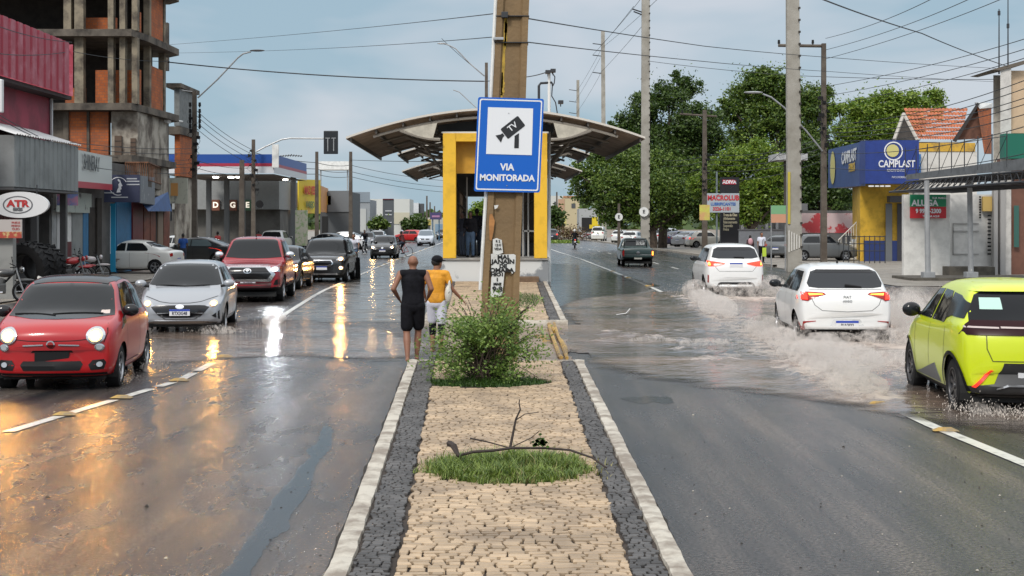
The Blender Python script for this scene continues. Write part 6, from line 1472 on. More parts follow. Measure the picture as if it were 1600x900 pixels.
for p_ in (631,634,660): b = MB(); b.box(XD(p_,211),XD(p_+1.6,211),211,211.3,0,ZD(333,210)); b.build('post', DARKST, s)
s = T('purple_sign', XD(680,195), 195, 'small purple shop sign on two posts just left of the yellow portal', 'sign')
b = MB(); b.box(XD(672,195),XD(690,195),195,195.2,ZD(343,195),ZD(332,195)); b.build('board', mat('purple_board', (.06,.05,.14), .5), s)
b = MB(); b.box(XD(675,195),XD(687,195),194.96,194.995,ZD(339.5,195),ZD(336.5,195)); b.build('lettering_band', mat('pink_band', (.4,.2,.35), .5), s)
for p_ in (676,686): b = MB(); b.cyl((XD(p_,195.1),195.3,0),(XD(p_,195.1),195.3,ZD(333,195)),.08); b.build('post', mat('blue_post', (.05,.12,.2), .5), s)
blockb('far_shop_row', 'pale far shop row beyond the purple sign', 640, 700, 340, 372, 260, mat('far_pale', (.42,.42,.38), .6), parts=(('shop_opening',662,672,352,366,GD),('shop_opening',680,692,350,366,mat('blue_open',(.2,.3,.4),.6)),('yellow_panel',668,673,343,352,mat('far_yellow',(.55,.42,.1),.6))))
# white hoarding in the sky near the dark posts
s = T('far_water_tank', XD(522,230), 230, 'small white rooftop box between the two black posts', 'rooftop box')
b = MB(); b.box(XD(498,230),XD(545,230),230,234,ZD(265,230),ZD(252,230)); b.build('tank', WHITEP, s); 
b = MB(); b.box(XD(500,231),XD(502,231),231,231.3,0,ZD(265,230)); b.box(XD(542,231),XD(544,231),231,231.3,0,ZD(265,230)); b.build('support_frame', GALV, s)
# big tyres in the workshop front
def tractor_tyre(X, Y, R, rz, lean, label):
    t = thing('tractor_tyre', (X,Y,R), label, 'tyre', 'tractor tyres leaning at the workshop', rz)
    b = MB(); b.lathe([(R*.55,-.2),(R*.62,-.27),(R*.85,-.28),(R*.95,-.25),(R*.97,0),(R*.95,.25),(R*.85,.28),(R*.62,.27),(R*.55,.2)], (0,0,0), 'X', 36, closed=True); b.build('carcass', BLACK, t, smooth=True)
    b = MB()
    for i in range(22):
        for sd in (-1, 1):
            a = 2*math.pi*(i+.5*(sd > 0))/22; P = []
            for x, da in ((.0,0),(sd*.28,.16),(sd*.28,.24),(0,.1)): P.append(Vector((x, R*.96*math.cos(a+da), R*.96*math.sin(a+da))))
            v = Vector((0, math.cos(a+.1), math.sin(a+.1)))*R*.06; b.prism(P, v)
    b.build('tread_lug', BLACK, t); t.rotation_euler = (0, lean, rz)
tractor_tyre(XD(42,46.2), 46.4, .82, rad(68), rad(-8), 'largest black tractor tyre standing nearest the grey wall end')
tractor_tyre(XD(60,49), 49.5, .75, rad(75), rad(-10), 'black tractor tyre standing behind the largest one')
tractor_tyre(XD(80,51.5), 51.5, .72, rad(20), rad(-12), 'round faced black tractor tyre standing beside the red motorcycles')
s = T('white_tube', XD(72,46), 46, 'short white plastic tube lying against the tractor tyres', 'tube'); b = MB(); b.cyl((XD(60,45.5),45.5,.55),(XD(79,45.8),46.2,.32),.05); b.build('pipe', WHITEP, s)
# ================================================================== right side of the street
def _rbox(s_, px0, px1, D, dep, z0, z1):
    a, b, c, d = XD(px0,D), XD(px1,D), XD(px0,D+dep), XD(px1,D+dep)
    return s_.add([(a,D,z0),(b,D,z0),(d,D+dep,z0),(c,D+dep,z0),(a,D,z1),(b,D,z1),(d,D+dep,z1),(c,D+dep,z1)],[(0,3,2,1),(4,5,6,7),(0,1,5,4),(1,2,6,5),(2,3,7,6),(3,0,4,7)])
MB.rbox = _rbox
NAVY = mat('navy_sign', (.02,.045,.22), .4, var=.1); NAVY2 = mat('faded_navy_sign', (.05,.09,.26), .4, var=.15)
YW = mat('ochre_wall', (.60,.36,.03), .6, var=.25, vscale=1.5)
s = T('plastics_shop', 22, 92, 'ochre walled shop under a wide navy blue sign with a gold disc emblem', 'shop')
Dn = 84; xk = XD(1352,Dn) ; 
# corner of the sign: left flank runs back along the road, front faces the camera
Xc = XD(1352,Dn); zt0, zt1 = ZD(227,Dn), ZD(294,Dn)
f = MB(); f.box(Xc, XD(1436,Dn), Dn, Dn+1.4, ZD(287,Dn), ZD(219,Dn)); f.build('sign_front', NAVY, s)
XL, DL = XD(1294,101), 101
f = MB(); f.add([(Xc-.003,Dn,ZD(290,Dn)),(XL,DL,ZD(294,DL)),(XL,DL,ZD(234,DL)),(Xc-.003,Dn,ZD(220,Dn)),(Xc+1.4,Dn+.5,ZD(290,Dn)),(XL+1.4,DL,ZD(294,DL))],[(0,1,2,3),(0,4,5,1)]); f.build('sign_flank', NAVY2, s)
cx, cz = XD(1396,Dn), ZD(236,Dn)
f = MB(); k = 32; f.add([(cx+.54*math.cos(2*math.pi*i/k), Dn-.02, cz+.54*math.sin(2*math.pi*i/k)) for i in range(k)]+[(cx+.47*math.cos(2*math.pi*i/k), Dn-.02, cz+.47*math.sin(2*math.pi*i/k)) for i in range(k)], [(i,(i+1)%k,k+(i+1)%k,k+i) for i in range(k)]); f.build('logo_ring', SW, s)
f = MB(); f.prism([(cx+.36*math.cos(t)-.05, Dn-.02, cz+.36*math.sin(t)+.02) for t in [2*math.pi*i/20 for i in range(20)]], (0,-.01,0)); f.build('logo_disc', mat('logo_gold', (.55,.5,.2), .5), s)
text('CAMPLAST', (XD(1401,Dn),Dn-.02,ZD(256.5,Dn)), .55, SW, s, bold=.012, sx=.78); text('REVESTIMENTOS', (XD(1400,Dn),Dn-.02,ZD(266.5,Dn)), .2, SW, s, sx=.7); text('3232-0000'[:0]+'PVC E FORROS', (XD(1405,Dn),Dn-.02,ZD(277,Dn)), .16, SW, s, sx=.8)
anr = math.atan2(Dn-DL, Xc-XL)
text('CAMPLAST', (lerp(XL,Xc,.62)-.06, lerp(DL,Dn,.62)-.02, ZD(246,91)), 1.0, SW, s, rz=anr, bold=.03, sx=1.35); text('FORROS', (lerp(XL,Xc,.70)-.06, lerp(DL,Dn,.70), ZD(263,90)), .7, mat('sign_gold', (.6,.4,.05), .5), s, rz=anr, bold=.02)
f = MB(); u_ = Vector((Xc-XL, Dn-DL, 0)).normalized(); p0 = Vector((lerp(XL,Xc,.16), lerp(DL,Dn,.16), ZD(262,98))); f.add([p0+u_*(1.3*math.cos(t))+Vector((-.05,-.02,1.1*math.sin(t))) for t in [2*math.pi*i/20 for i in range(20)]], [tuple(range(20))]); f.build('logo_disc', mat('logo_gold', (.55,.5,.2), .5), s)
f = MB(); f.add([(XD(1344,Dn+3),Dn+3,0),(XD(1420,Dn+3),Dn+3,0),(XD(1420,Dn+3),Dn+3,ZD(286,Dn+3)),(XD(1344,Dn+3),Dn+3,ZD(286,Dn+3)),(XD(1332,98),98,0),(XD(1332,98),98,ZD(290,98))],[(0,1,2,3),(0,3,5,4)]); f.build('wall', YW, s)
f = MB(); f.box(XD(1350,Dn+2.9),XD(1420,Dn+2.9),Dn+2.85,Dn+2.99,0,ZD(376,Dn+3)); f.build('blue_dado', mat('blue_dado', (.02,.04,.16), .6), s)
f = MB(); f.box(XD(1384,Dn+2.8),XD(1394,Dn+2.8),Dn+2.8,Dn+2.84,0,ZD(318,Dn+3)); f.build('door', mat('grey_door', (.16,.17,.18), .5), s)
f = MB(); f.box(XD(1402,Dn+2.8),XD(1412,Dn+2.8),Dn+2.8,Dn+2.84,0,ZD(318,Dn+3)); f.build('door', mat('dark_door', (.05,.05,.06), .5), s)
f = MB(); f.box(XD(1390,Dn+2.2),XD(1416,Dn+2.2),Dn+2.1,Dn+2.8,ZD(316,Dn+2),ZD(306,Dn+2)); f.build('door_hood', mat('hood_grey', (.08,.08,.085), .6), s)
for i in range(4): f = MB(); f.cbox((XD(1362+i*8,Dn-.3),Dn-.3,ZD(291,Dn)),(.35,.12,.08)); f.build('sign_lamp', mat('sign_lamp_white', (.8,.8,.8), .4), s)
# stairs railing in front
s = T('handrail', XD(1345,82), 82, 'dark metal handrail of the ramp in front of the ochre wall', 'railing')
f = MB()
for i in range(9):
    x = lerp(XD(1318,82),XD(1383,82),i/8); f.cyl((x,82,0),(x,82,1.55),.025,n=6)
for z in (.7,1.1,1.5): f.cyl((XD(1318,82),82,z),(XD(1383,82),82,z),.025,n=6)
f.build('rail', DARKST, s)
# fence hoarding with red pictures, stairs
s = T('picture_hoarding', XD(1300,100), 100, 'low hoarding with pink and red product pictures behind the grey hatchback', 'hoarding')
f = MB(); f.box(XD(1243,103),XD(1345,103),103,103.2,ZD(364,103),ZD(333,103)); f.build('panel', mat('hoarding_picture', (.55,.42,.42), .6, col2=(.45,.05,.06), vscale=1.1, lo=.5, hi=.56), s)
f = MB(); f.box(XD(1243,103),XD(1346,103),103,103.25,ZD(333,103)+.003,ZD(330,103)+.05); f.box(XD(1243,103),XD(1346,103),103.03,103.2,0,ZD(364,103)); f.build('wall', mat('hoarding_grey', (.12,.12,.12), .6), s)
s = T('white_staircase', XD(1335,90), 90, 'white railed stair beside the ochre wall', 'staircase')
f = MB()
for i in range(7): f.box(XD(1312+i*4,92),XD(1340,92),92,92.8,i*.18,(i+1)*.18)
f.build('steps', WHITEP, s)
f = MB()
for i in range(9): x = XD(1310+i*4,91.9); f.cyl((x,91.9,i*.16),(x,91.9,1.2+i*.16),.022,n=6)
f.cyl((XD(1310,91.9),91.9,1.2),(XD(1343,91.9),91.9,2.5),.035,n=6); f.build('stair_rail', WHITEP, s)
# grey low wall with students + totem and lubricants board
s = T('grey_low_wall', XD(1180,100), 100, 'low grey boundary wall behind the two students', 'wall')
f = MB(); f.box(XD(1155,101),XD(1232,101),101,101.3,0,ZD(360,101)); f.build('wall_panel', mat('wall_bluegrey', (.17,.18,.20), .6, var=.08), s)
f = MB(); f.box(XD(1154,101),XD(1233,101),100.95,101.35,ZD(360,101),ZD(358,101)); f.build('coping', mat('coping_grey', (.1,.1,.11), .6), s)
s = T('warehouse', XD(1190,118), 118, 'dark roofed grey warehouse front behind the low grey wall', 'building')
f = MB(); f.rbox(1150,1262,124,10,0,ZD(318,124)); f.build('wall', mat('warehouse_wall', (.12,.12,.125), .7, var=.2, vscale=.6), s)
for p_ in (1158,1178,1196,1212): f = MB(); f.box(XD(p_,123.8),XD(p_+4,123.8),123.7,123.99,0,ZD(318,124)); f.build('pilaster', mat('pilaster_grey', (.3,.3,.31), .7), s)
f = MB(); f.box(XD(1199,117),XD(1206,117),117,117.2,ZD(345,117),ZD(312,117)); f.build('white_panel', WHITEP, s)
f = MB(); f.add([(XD(1212,70.5),84,ZD(248,84)),(XD(1240,84),84,ZD(236,84)),(XD(1240,84),86,ZD(236,84)),(XD(1212,84),86,ZD(248,84))],[(0,1,2,3)])
s = T('totem_sign', XD(1141,108), 108, 'tall black totem sign with a red tag on top and pale text lines', 'sign')
f = MB(); f.box(XD(1126,108),XD(1155,108),108,108.5,0,ZD(277,108)); f.build('totem_body', mat('totem_black', (.018,.018,.022), .35), s)
f = MB(); f.box(XD(1129,108),XD(1150,108),107.96,107.99,ZD(288,108),ZD(281,108)); f.build('red_tag', mat('red_tag', (.5,.03,.06), .4), s)
text('ADIVA', (XD(1139.5,108),107.95,ZD(284.5,108)), .34, SW, s, bold=.015)
for i, tx in enumerate(('Troca de Óleo','Alinhamento','Balanceamento','Suspensão','Freios')): text(tx, (XD(1130,108),107.97,ZD(336+i*5.6,108)), .28, mat('totem_text', (.55,.5,.35), .5), s, align='LEFT', sx=.6, bold=.008)
s = T('advert_board', XD(1130,106), 106, 'grey and white board with red lettering and phone number before the black totem', 'sign')
f = MB(); f.box(XD(1105,106),XD(1155,106),106,106.1,ZD(332,106),ZD(302,106)); f.build('board', mat('board_pale_blue', (.38,.42,.46), .5), s)
text('MACROLUB', (XD(1130,106),105.98,ZD(309.5,106)), .50, mat('board_red', (.5,.03,.04), .5), s, bold=.02, sx=.85); text('LUBRIFICANTES', (XD(1130,106),105.98,ZD(319,106)), .30, mat('board_blue', (.03,.12,.4), .5), s, bold=.01, sx=.85); text('3226-1101', (XD(1128,106),105.98,ZD(326.5,106)), .34, mat('board_red', (.5,.03,.04), .5), s, bold=.012, sx=.9)
f = MB(); f.cyl((XD(1120,106.3),106.3,0),(XD(1120,106.3),106.3,ZD(268,106)),.07); f.build('post', mat('post_blue_grey', (.14,.17,.18), .5), s)
s = T('small_notice', XD(1101,104), 104, 'yellow and pink notice fixed to the brown pole', 'sign', z=ZD(331,104))
f = MB(); f.box(XD(1093,104),XD(1109,104),104,104.05,ZD(344,104),ZD(320,104)); f.build('board', mat('notice_yellow', (.55,.55,.1), .5, col2=(.6,.35,.15), vscale=1.5), s)
s = T('small_notice', XD(1216,68), 68, 'green and orange striped notice beside the thick concrete pole', 'sign', z=ZD(334,68))
f = MB(); f.box(XD(1205,70),XD(1228,70),70,70.04,ZD(334.5,70),ZD(321,70)); f.build('green_half', mat('notice_green', (.2,.42,.22), .5), s)
f = MB(); f.box(XD(1205,70),XD(1228,70),70,70.04,ZD(348,70),ZD(334.5,70)-.003); f.build('orange_half', mat('notice_orange', (.62,.32,.2), .5), s)
f = MB(); f.cyl((XD(1205,70.1),70.1,0),(XD(1205,70.1),70.1,ZD(321,70)),.03,n=6); f.cyl((XD(1227,70.1),70.1,0),(XD(1227,70.1),70.1,ZD(321,70)),.03,n=6); f.build('stand', GALV, s)
# tiled roof houses above the shop
TILE = None
def tile_mat():
    m = bpy.data.materials.new('clay_tiles'); m.use_nodes = True; t = m.node_tree; b = t.nodes['Principled BSDF']; b.inputs['Roughness'].default_value = .8
    tc = N(t, 'ShaderNodeTexCoord'); n = N(t, 'ShaderNodeTexNoise'); n.inputs['Scale'].default_value = 3; n.inputs['Detail'].default_value = 6; t.links.new(tc.outputs['Object'], n.inputs['Vector'])
    r = N(t, 'ShaderNodeValToRGB'); r.color_ramp.elements[0].position = .35; r.color_ramp.elements[1].position = .68; r.color_ramp.elements[0].color = (.50,.15,.06,1); r.color_ramp.elements[1].color = (.22,.07,.035,1)
    t.links.new(n.outputs[0], r.inputs[0]); t.links.new(r.outputs[0], b.inputs['Base Color']); return m
TILE = tile_mat()
def tiled(mb, A, B_, C, D_, nu, nv):
    """barrel tiles over the quad A,B (eaves) - D,C (ridge)"""
    A, B_, C, D_ = map(Vector, (A, B_, C, D_)); nrm = (B_-A).cross(D_-A).normalized()
    if nrm.z < 0: nrm = -nrm
    for j in range(nv):
        for i in range(nu):
            u0, u1, v0, v1 = i/nu, (i+1)/nu, j/nv, (j+1)/nv
            for k in range(4):
                a0, a1 = k/4, (k+1)/4
                def P(u, v, h): return A.lerp(B_, u).lerp(D_.lerp(C, u), v)+nrm*h
                h0, h1 = .07*math.sin(a0*math.pi), .07*math.sin(a1*math.pi)
                mb.quad(P(lerp(u0,u1,a0),v0,h0+.06),P(lerp(u0,u1,a1),v0,h1+.06),P(lerp(u0,u1,a1),v1,h1),P(lerp(u0,u1,a0),v1,h0))
s = T('tiled_house', XD(1460,95), 95, 'house with an orange clay tile roof and open gable above the blue sign', 'house')
Dh = 96
f = MB(); tiled(f, (XD(1434,Dh),Dh,ZD(219,Dh)), (XD(1500,Dh+1),Dh+1,ZD(219,Dh)), (XD(1512,Dh+5),Dh+5,ZD(170,Dh+5)), (XD(1412,Dh+5),Dh+5,ZD(170,Dh+5)), 17, 8); f.build('roof', TILE, s)
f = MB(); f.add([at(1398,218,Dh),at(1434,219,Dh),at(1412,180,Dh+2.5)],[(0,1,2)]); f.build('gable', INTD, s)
f = MB(); f.cyl(at(1397,219,Dh-.1),at(1412,178,Dh+2.5),.12,n=6); f.cyl(at(1434,220,Dh-.1),at(1412,178,Dh+2.5),.12,n=6); f.build('barge_board', mat('pale_board', (.4,.37,.33), .7), s)
f = MB(); f.box(XD(1400,Dh+.3),XD(1500,Dh+.3),Dh+.6,Dh+1,0,ZD(221,Dh)); f.build('wall', OLDW, s)
s = T('gabled_house', XD(1525,88), 88, 'brick house with a steep dark gable between tile roof and beige building', 'house')
Dk = 88
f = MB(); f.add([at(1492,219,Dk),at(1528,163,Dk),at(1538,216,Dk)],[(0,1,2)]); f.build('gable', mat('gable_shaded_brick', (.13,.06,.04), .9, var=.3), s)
f = MB(); f.prism([at(1488,220,Dk-.4),at(1527,160,Dk-.4),at(1531,162,Dk-.4),at(1494,222,Dk-.4)],(.95,3,.25)); f.build('roof', mat('dark_roof_board', (.035,.03,.03), .8), s)
f = MB(); f.prism([at(1526,161,Dk-.3),at(1549,163,Dk+2),at(1549,240,Dk+2),at(1538,240,Dk-.3)],(.16,.5,0)); f.build('wall', BRICK, s)
f = MB(); f.prism([at(1525,160,Dk-.35),at(1551,161,Dk+2),at(1551,168,Dk+2),at(1531,170,Dk-.35)],(0,.3,0)); f.build('parapet', WHITEP, s)
# yellow/white scruffy wall under the roofs
s = T('painted_wall', XD(1480,82), 84, 'white wall with a yellow painted top band behind the steel canopy', 'wall')
f = MB(); f.box(XD(1436,Dn+.5),XD(1535,Dn+.5),Dn+1.5,Dn+1.9,0,ZD(235,Dn)); f.build('wall_panel', mat('chalky_white', (.62,.60,.56), .7, col2=(.35,.32,.28), vscale=.9, lo=.55, hi=.75), s)
f = MB(); f.box(XD(1436,Dn+.5),XD(1532,Dn+.5),Dn+1.45,Dn+1.95,ZD(236,Dn)+.05,ZD(221,Dn)); f.build('yellow_band', mat('yellow_band_worn', (.6,.36,.04), .7, col2=(.2,.13,.06), vscale=1.2, lo=.5, hi=.7), s)
f = MB(); f.box(XD(1437,Dn),XD(1449,Dn),Dn+1.3,Dn+1.44,ZD(270,Dn),ZD(239,Dn)); f.build('blue_board', mat('sky_blue_board', (.05,.2,.5), .5, col2=(.4,.5,.6), vscale=1.5, lo=.55, hi=.6), s)
# beige tall building right edge
s = T('beige_building', XD(1575,66), 66, 'beige building with white corner fin and a green fascia at the right edge', 'building')
Db_ = 64
BEI = mat('beige_wall', (.56,.41,.27), .6, var=.06)
f = MB(); f.rbox(1580,1700,Db_,8,ZD(208,Db_),ZD(106,Db_)-.12); f.build('wall', BEI, s)
f = MB(); f.rbox(1563,1580,Db_-.4,.9,0,ZD(107,Db_)); f.build('corner_fin', mat('fin_white', (.55,.53,.5), .6, var=.15), s)
f = MB(); f.rbox(1552,1564,Db_+1.5,5,0,ZD(112,Db_)); f.build('rear_wall', mat('cream_wall2', (.45,.42,.37), .6, var=.2), s)
f = MB(); f.prism([at(1549,109,Db_-.5),at(1562,105,Db_-.5),at(1605,93,Db_-.5),at(1605,99,Db_-.5),at(1562,110,Db_-.5)],(0,3,0)); f.build('roof_edge', mat('roof_edge_dark', (.12,.1,.08), .7), s)
f = MB(); f.box(XD(1567,Db_-1),25,Db_-1.2,Db_-.6,ZD(248,Db_-1),ZD(209,Db_-1)); f.build('green_fascia', mat('fascia_green', (.008,.13,.085), .4), s)
f = MB(); f.box(XD(1560,Db_),XD(1600,Db_),Db_-.2,Db_+.2,0,ZD(248,Db_)); f.build('lower_wall', mat('brown_red_wall', (.17,.075,.05), .6, var=.1), s)
for a, c in ((1552,1558),(1562,1570)): f = MB(); f.box(XD(a,Db_-.5),XD(c,Db_-.5),Db_-.6,Db_-.3,0,ZD(262,Db_)); f.build('pillar', mat('pillar_grey', (.35,.34,.33), .6), s)
f = MB(); f.box(XD(1584,Db_-.4),XD(1592,Db_-.4),Db_-.42,Db_-.4,1.2,3.0); f.build('window', mat('green_window', (.04,.12,.1), .3), s)
# antennas on its roof
for k, (p_, y0_) in enumerate(((1561,14),(1575,0))):
    s2 = T('roof_antenna', XD(p_,Db_+1), Db_+1, ('shorter' if k == 0 else 'taller')+' thin antenna mast on the beige building roof', 'antenna', z=ZD(107,Db_))
    f = MB(); f.cyl((XD(p_,Db_+1),Db_+1,ZD(112,Db_)),(XD(p_,Db_+1),Db_+1,ZD(y0_-10*k,Db_+1)),.035,.02,n=6); f.build('mast', DARKST, s2)
    f = MB(); f.cyl((XD(p_,Db_+1),Db_+1,ZD(24+k*20,Db_+1)),(XD(p_,Db_+1),Db_+1,ZD(17+k*20,Db_+1)),.06,n=6); f.build('insulator', DARKST, s2)
# long white wall with rent sign
s = T('white_wall', XD(1412,64), 64, 'whitewashed brick wall with green door outline under the steel canopy', 'wall')
WB = mat('white_brickwork', (.66,.65,.62), .7, var=.12, vscale=2.0, bump=.5, bscale=9)
f = MB(); f.box(XD(1412,63),XD(1484,63),63,63.3,0,ZD(304,63)); f.build('wall_panel', WB, s)
f = MB(); f.box(XD(1484,64),XD(1552,64),63.9,64.2,0,ZD(304,64)); f.build('wall_panel', mat('white_render', (.6,.59,.57), .7, var=.1), s)
f = MB()
for y in (350,362,398): f.box(XD(1490,63.8),XD(1530,63.8),63.85,63.89,ZD(y,63.8),ZD(y-1.6,63.8))
f.box(XD(1490,63.8),XD(1491,63.8),63.85,63.89,ZD(398,63.8),ZD(350,63.8)); f.build('gate_outline', mat('outline_grey', (.35,.34,.33), .7), s)
f = MB(); f.box(XD(1535,63.7),XD(1549,63.7),63.6,63.8,ZD(330,63.7),ZD(307,63.7)); f.build('meter_box', mat('meter_ochre', (.55,.38,.12), .6), s)
for i in range(11): f = MB(); f.box(XD(1543,63.7),XD(1548,63.7),63.65,63.7,ZD(338+i*6,63.7),ZD(335.5+i*6,63.7)); f.build('vent_slot', TRIM, s)
f = MB()
for i in range(9): f.box(XD(1531,63.7),XD(1533.5,63.7),63.75,63.8,ZD(309+i*4,63.7),ZD(306.5+i*4,63.7))
f.build('painted_number', TRIM, s)
s = T('rent_sign', XD(1451,62.8), 62.8, 'green and red rental sign reading ALUGA on the white wall', 'sign', z=ZD(323,62.8))
f = MB(); f.box(XD(1423,62.8),XD(1479,62.8),62.85,62.95,ZD(323,62.8),ZD(304,62.8)); f.build('green_half', mat('rent_green', (.01,.22,.10), .5), s)
f = MB(); f.box(XD(1423,62.8),XD(1479,62.8),62.85,62.95,ZD(341,62.8),ZD(323,62.8)-.003); f.build('red_half', mat('rent_red', (.50,.02,.03), .5), s)
text('ALUGA', (XD(1425,62.8),62.84,ZD(317.5,62.8)), .36, SW, s, align='LEFT', bold=.012, sx=.95); text('9 9944-2300', (XD(1451,62.8),62.84,ZD(330,62.8)), .25, SW, s, bold=.01, sx=.85)
text('SUA MARCA', (XD(1469,62.8),62.84,ZD(309.5,62.8)), .12, SW, s, bold=.002); text('TRATAR AQUI', (XD(1455,62.8),62.84,ZD(338,62.8)), .11, SW, s, bold=.004)
# steel canopy with truss, posts and clutter
s = T('steel_canopy', XD(1500,60), 59, 'flat steel truss canopy on slim grey posts before the white wall', 'canopy')
def seg3(f, a, b_, r): f.cyl(a, b_, r, n=6)
f = MB(); P0_, P1_ = at(1416,283,62), at(1600,262,50.5)
P0b, P1b = at(1416,273,62), at(1600,247,50.5)
f.add([P0b,P1b,P1b+Vector((0,0,-.40)),P0b+Vector((0,0,-.22)),P0b+Vector((2.5,.8,0)),P1b+Vector((4,.8,0)),P1b+Vector((4,.8,-.05)),P0b+Vector((2.5,.8,-.05))],[(0,1,2,3),(0,4,5,1)]); f.build('fascia_sheet', mat('weathered_sheet', (.13,.135,.14), .5, var=.2), s)
f = MB()
TA, TB = P0b+Vector((0,.1,-.3)), P1b+Vector((0,.1,-.45)); BA, BB = at(1390,300,63), at(1600,284,50.5)
seg3(f, TA, TB, .035); seg3(f, BA, BB, .045)
n = 22
for i in range(n): seg3(f, TA.lerp(TB, i/n), BA.lerp(BB, (i+.5)/n), .02); seg3(f, BA.lerp(BB, (i+.5)/n), TA.lerp(TB, (i+1)/n), .02)
TA2, BA2 = TA+Vector((2.8,.6,0)), BA+Vector((2.8,.6,0)); TB2, BB2 = TB+Vector((3,.6,0)), BB+Vector((3,.6,0)); seg3(f, TA2, TB2, .035); seg3(f, BA2, BB2, .045)
for i in range(0, n+1, 3): seg3(f, TA.lerp(TB,i/n), TA2.lerp(TB2,i/n), .03); seg3(f, BA.lerp(BB,i/n), BA2.lerp(BB2,i/n), .03)
f.build('truss', DARKST, s)
f = MB()
for i in range(9):
    a = TA.lerp(TB, i/9); a = a+Vector((0,.05,.2)); seg3(f, a, a+Vector((0,0,1.25)), .02)
    bq = TA.lerp(TB, (i+1)/9)+Vector((0,.05,.2))
    if i < 8: seg3(f, a+Vector((0,0,1.1)), bq+Vector((0,0,1.1)), .015); seg3(f, a, bq+Vector((0,0,1.1)), .012)
f.build('upper_frame', DARKST, s)
for p_, D2, yb2 in ((1450,57.5,437),(1517,57.5,437)):
    f = MB(); f.cyl((XD(p_,D2),D2,0.1),(XD(p_-2,D2),D2,ZD(282,D2)),.11,.10,n=10); f.cbox((XD(p_,D2),D2,.18),(.45,.45,.3),.02); f.build('post', mat('post_pale', (.30,.31,.32), .5, var=.1), s)
s = T('concrete_plinth', XD(1500,56), 57, 'low dark concrete loading step under the canopy posts', 'plinth')
f = MB(); f.cbox(((XD(1428,56.5)+24)/2,58.3,.06),(24-XD(1428,56.5),3.0,.12),.02); f.cbox((XD(1518,61),61.4,.22),(1.9,1.0,.42),.03); f.build('step', mat('step_dark', (.09,.08,.065), .8, var=.3), s)
# white lamp bracket shape and small roof beside the thick pole
s = T('projecting_roof', XD(1226,95), 96, 'small white projecting roof corner left of the thick pole', 'canopy')
f = MB(); f.box(XD(1213,96),XD(1262,96),96,99,ZD(250,96),ZD(240,96)); f.build('roof_slab', mat('dirty_white', (.42,.42,.42), .6, var=.2), s)
f = MB(); f.box(XD(1226,97),XD(1232,97),97,97.3,0,ZD(250,96)); f.build('support', mat('dark_support', (.06,.05,.04), .7), s)
# distance on the right
blockb('far_cream_house', 'cream house with orange roof edge far down the right kerb', 880, 905, 308, 372, 250, mat('far_cream', (.5,.42,.26), .6), parts=(('roof_edge',880,905,306,309,mat('far_orange',(.4,.2,.1),.6)),('upper_wall',872,882,311,345,mat('far_orange_wall',(.45,.28,.18),.6)),('window',893,899,318,325,GD)))
blockb('far_white_house', 'white house left of the cream one beside the station', 858, 880, 306, 372, 275, PW, parts=(('window',866,871,315,322,GD),('window',862,866,330,338,GD)))
blockb('far_grey_shop', 'grey and dark shop front under the first green trees', 905, 935, 326, 372, 235, mat('far_grey', (.35,.36,.36), .6), parts=(('opening',909,925,340,362,mat('black_opening',(.01,.01,.01),.8)),))
s = T('yellow_sign', XD(930,205), 205, 'bright yellow sign standing below the green trees', 'sign')
f = MB(); f.box(XD(925,205),XD(934,205),205,205.2,ZD(353,205),ZD(339,205)); f.build('board', mat('sign_yellow', (.7,.52,.02), .5), s)
f = MB(); f.box(XD(921,206),XD(937,206),206,206.2,ZD(357,206),ZD(351,206)); f.build('canopy_band', mat('sign_yellow', (.7,.52,.02), .5), s)
f = MB(); f.cyl((XD(928,205.3),205.3,0),(XD(928,205.3),205.3,3),.08); f.build('post', DARKST, s)
s = T('yellow_sign', XD(881,215), 215, 'small yellow and white sign near the red bushes', 'sign')
f = MB(); f.box(XD(877,215),XD(885,215),215,215.2,ZD(352,215),ZD(338,215)); f.build('board', mat('sign_yellow_pale', (.6,.55,.2), .5), s); f = MB(); f.cyl((XD(881,215.3),215.3,0),(XD(881,215.3),215.3,3),.08); f.build('post', DARKST, s)
# ================================================================== people
def skin(n, c): return mat(n, c, .55, var=.08)
SK1 = skin('skin_tan', (.25,.115,.07)); SK2 = skin('skin_brown', (.26,.12,.07)); SK3 = skin('skin_dark', (.10,.05,.035))
def cap_seg(mb, p0, p1, r0, r1, side=(1,0,0), n=14, m=5):
    """tapered limb segment with round ends; r = (across, front-back)"""
    p0, p1 = Vector(p0), Vector(p1); d = (p1-p0); l = d.length
    if l < 1e-6: d = Vector((0,0,1))
    else: d.normalize()
    s = Vector(side); s = (s-d*s.dot(d))
    s = s.normalized() if s.length > 1e-4 else d.orthogonal().normalized()
    t = d.cross(s); r0 = r0 if isinstance(r0, tuple) else (r0, r0); r1 = r1 if isinstance(r1, tuple) else (r1, r1)
    rings = []
    for k in range(m+1):
        a = math.pi/2*(1-k/m); rings.append((p0-d*math.sin(a)*min(r0), (r0[0]*max(math.cos(a),.02), r0[1]*max(math.cos(a),.02))))
    for k in range(m+1):
        a = math.pi/2*(k/m); rings.append((p1+d*math.sin(a)*min(r1), (r1[0]*max(math.cos(a),.02), r1[1]*max(math.cos(a),.02))))
    vs = []
    for c, r in rings:
        for j in range(n): q = 2*math.pi*j/n; vs.append(c+s*math.cos(q)*r[0]+t*math.sin(q)*r[1])
    K = len(rings); fs = [(i*n+j, i*n+(j+1)%n, (i+1)*n+(j+1)%n, (i+1)*n+j) for i in range(K-1) for j in range(n)]+[tuple(range(n-1,-1,-1)), tuple(range((K-1)*n, K*n))]
    mb.add(vs, fs)
def remesh(o, vox, it=4, sm=.6):
    r = o.modifiers.new('r', 'REMESH'); r.mode = 'VOXEL'; r.voxel_size = vox; r.use_smooth_shade = True
    s = o.modifiers.new('s', 'SMOOTH'); s.iterations = it; s.factor = sm
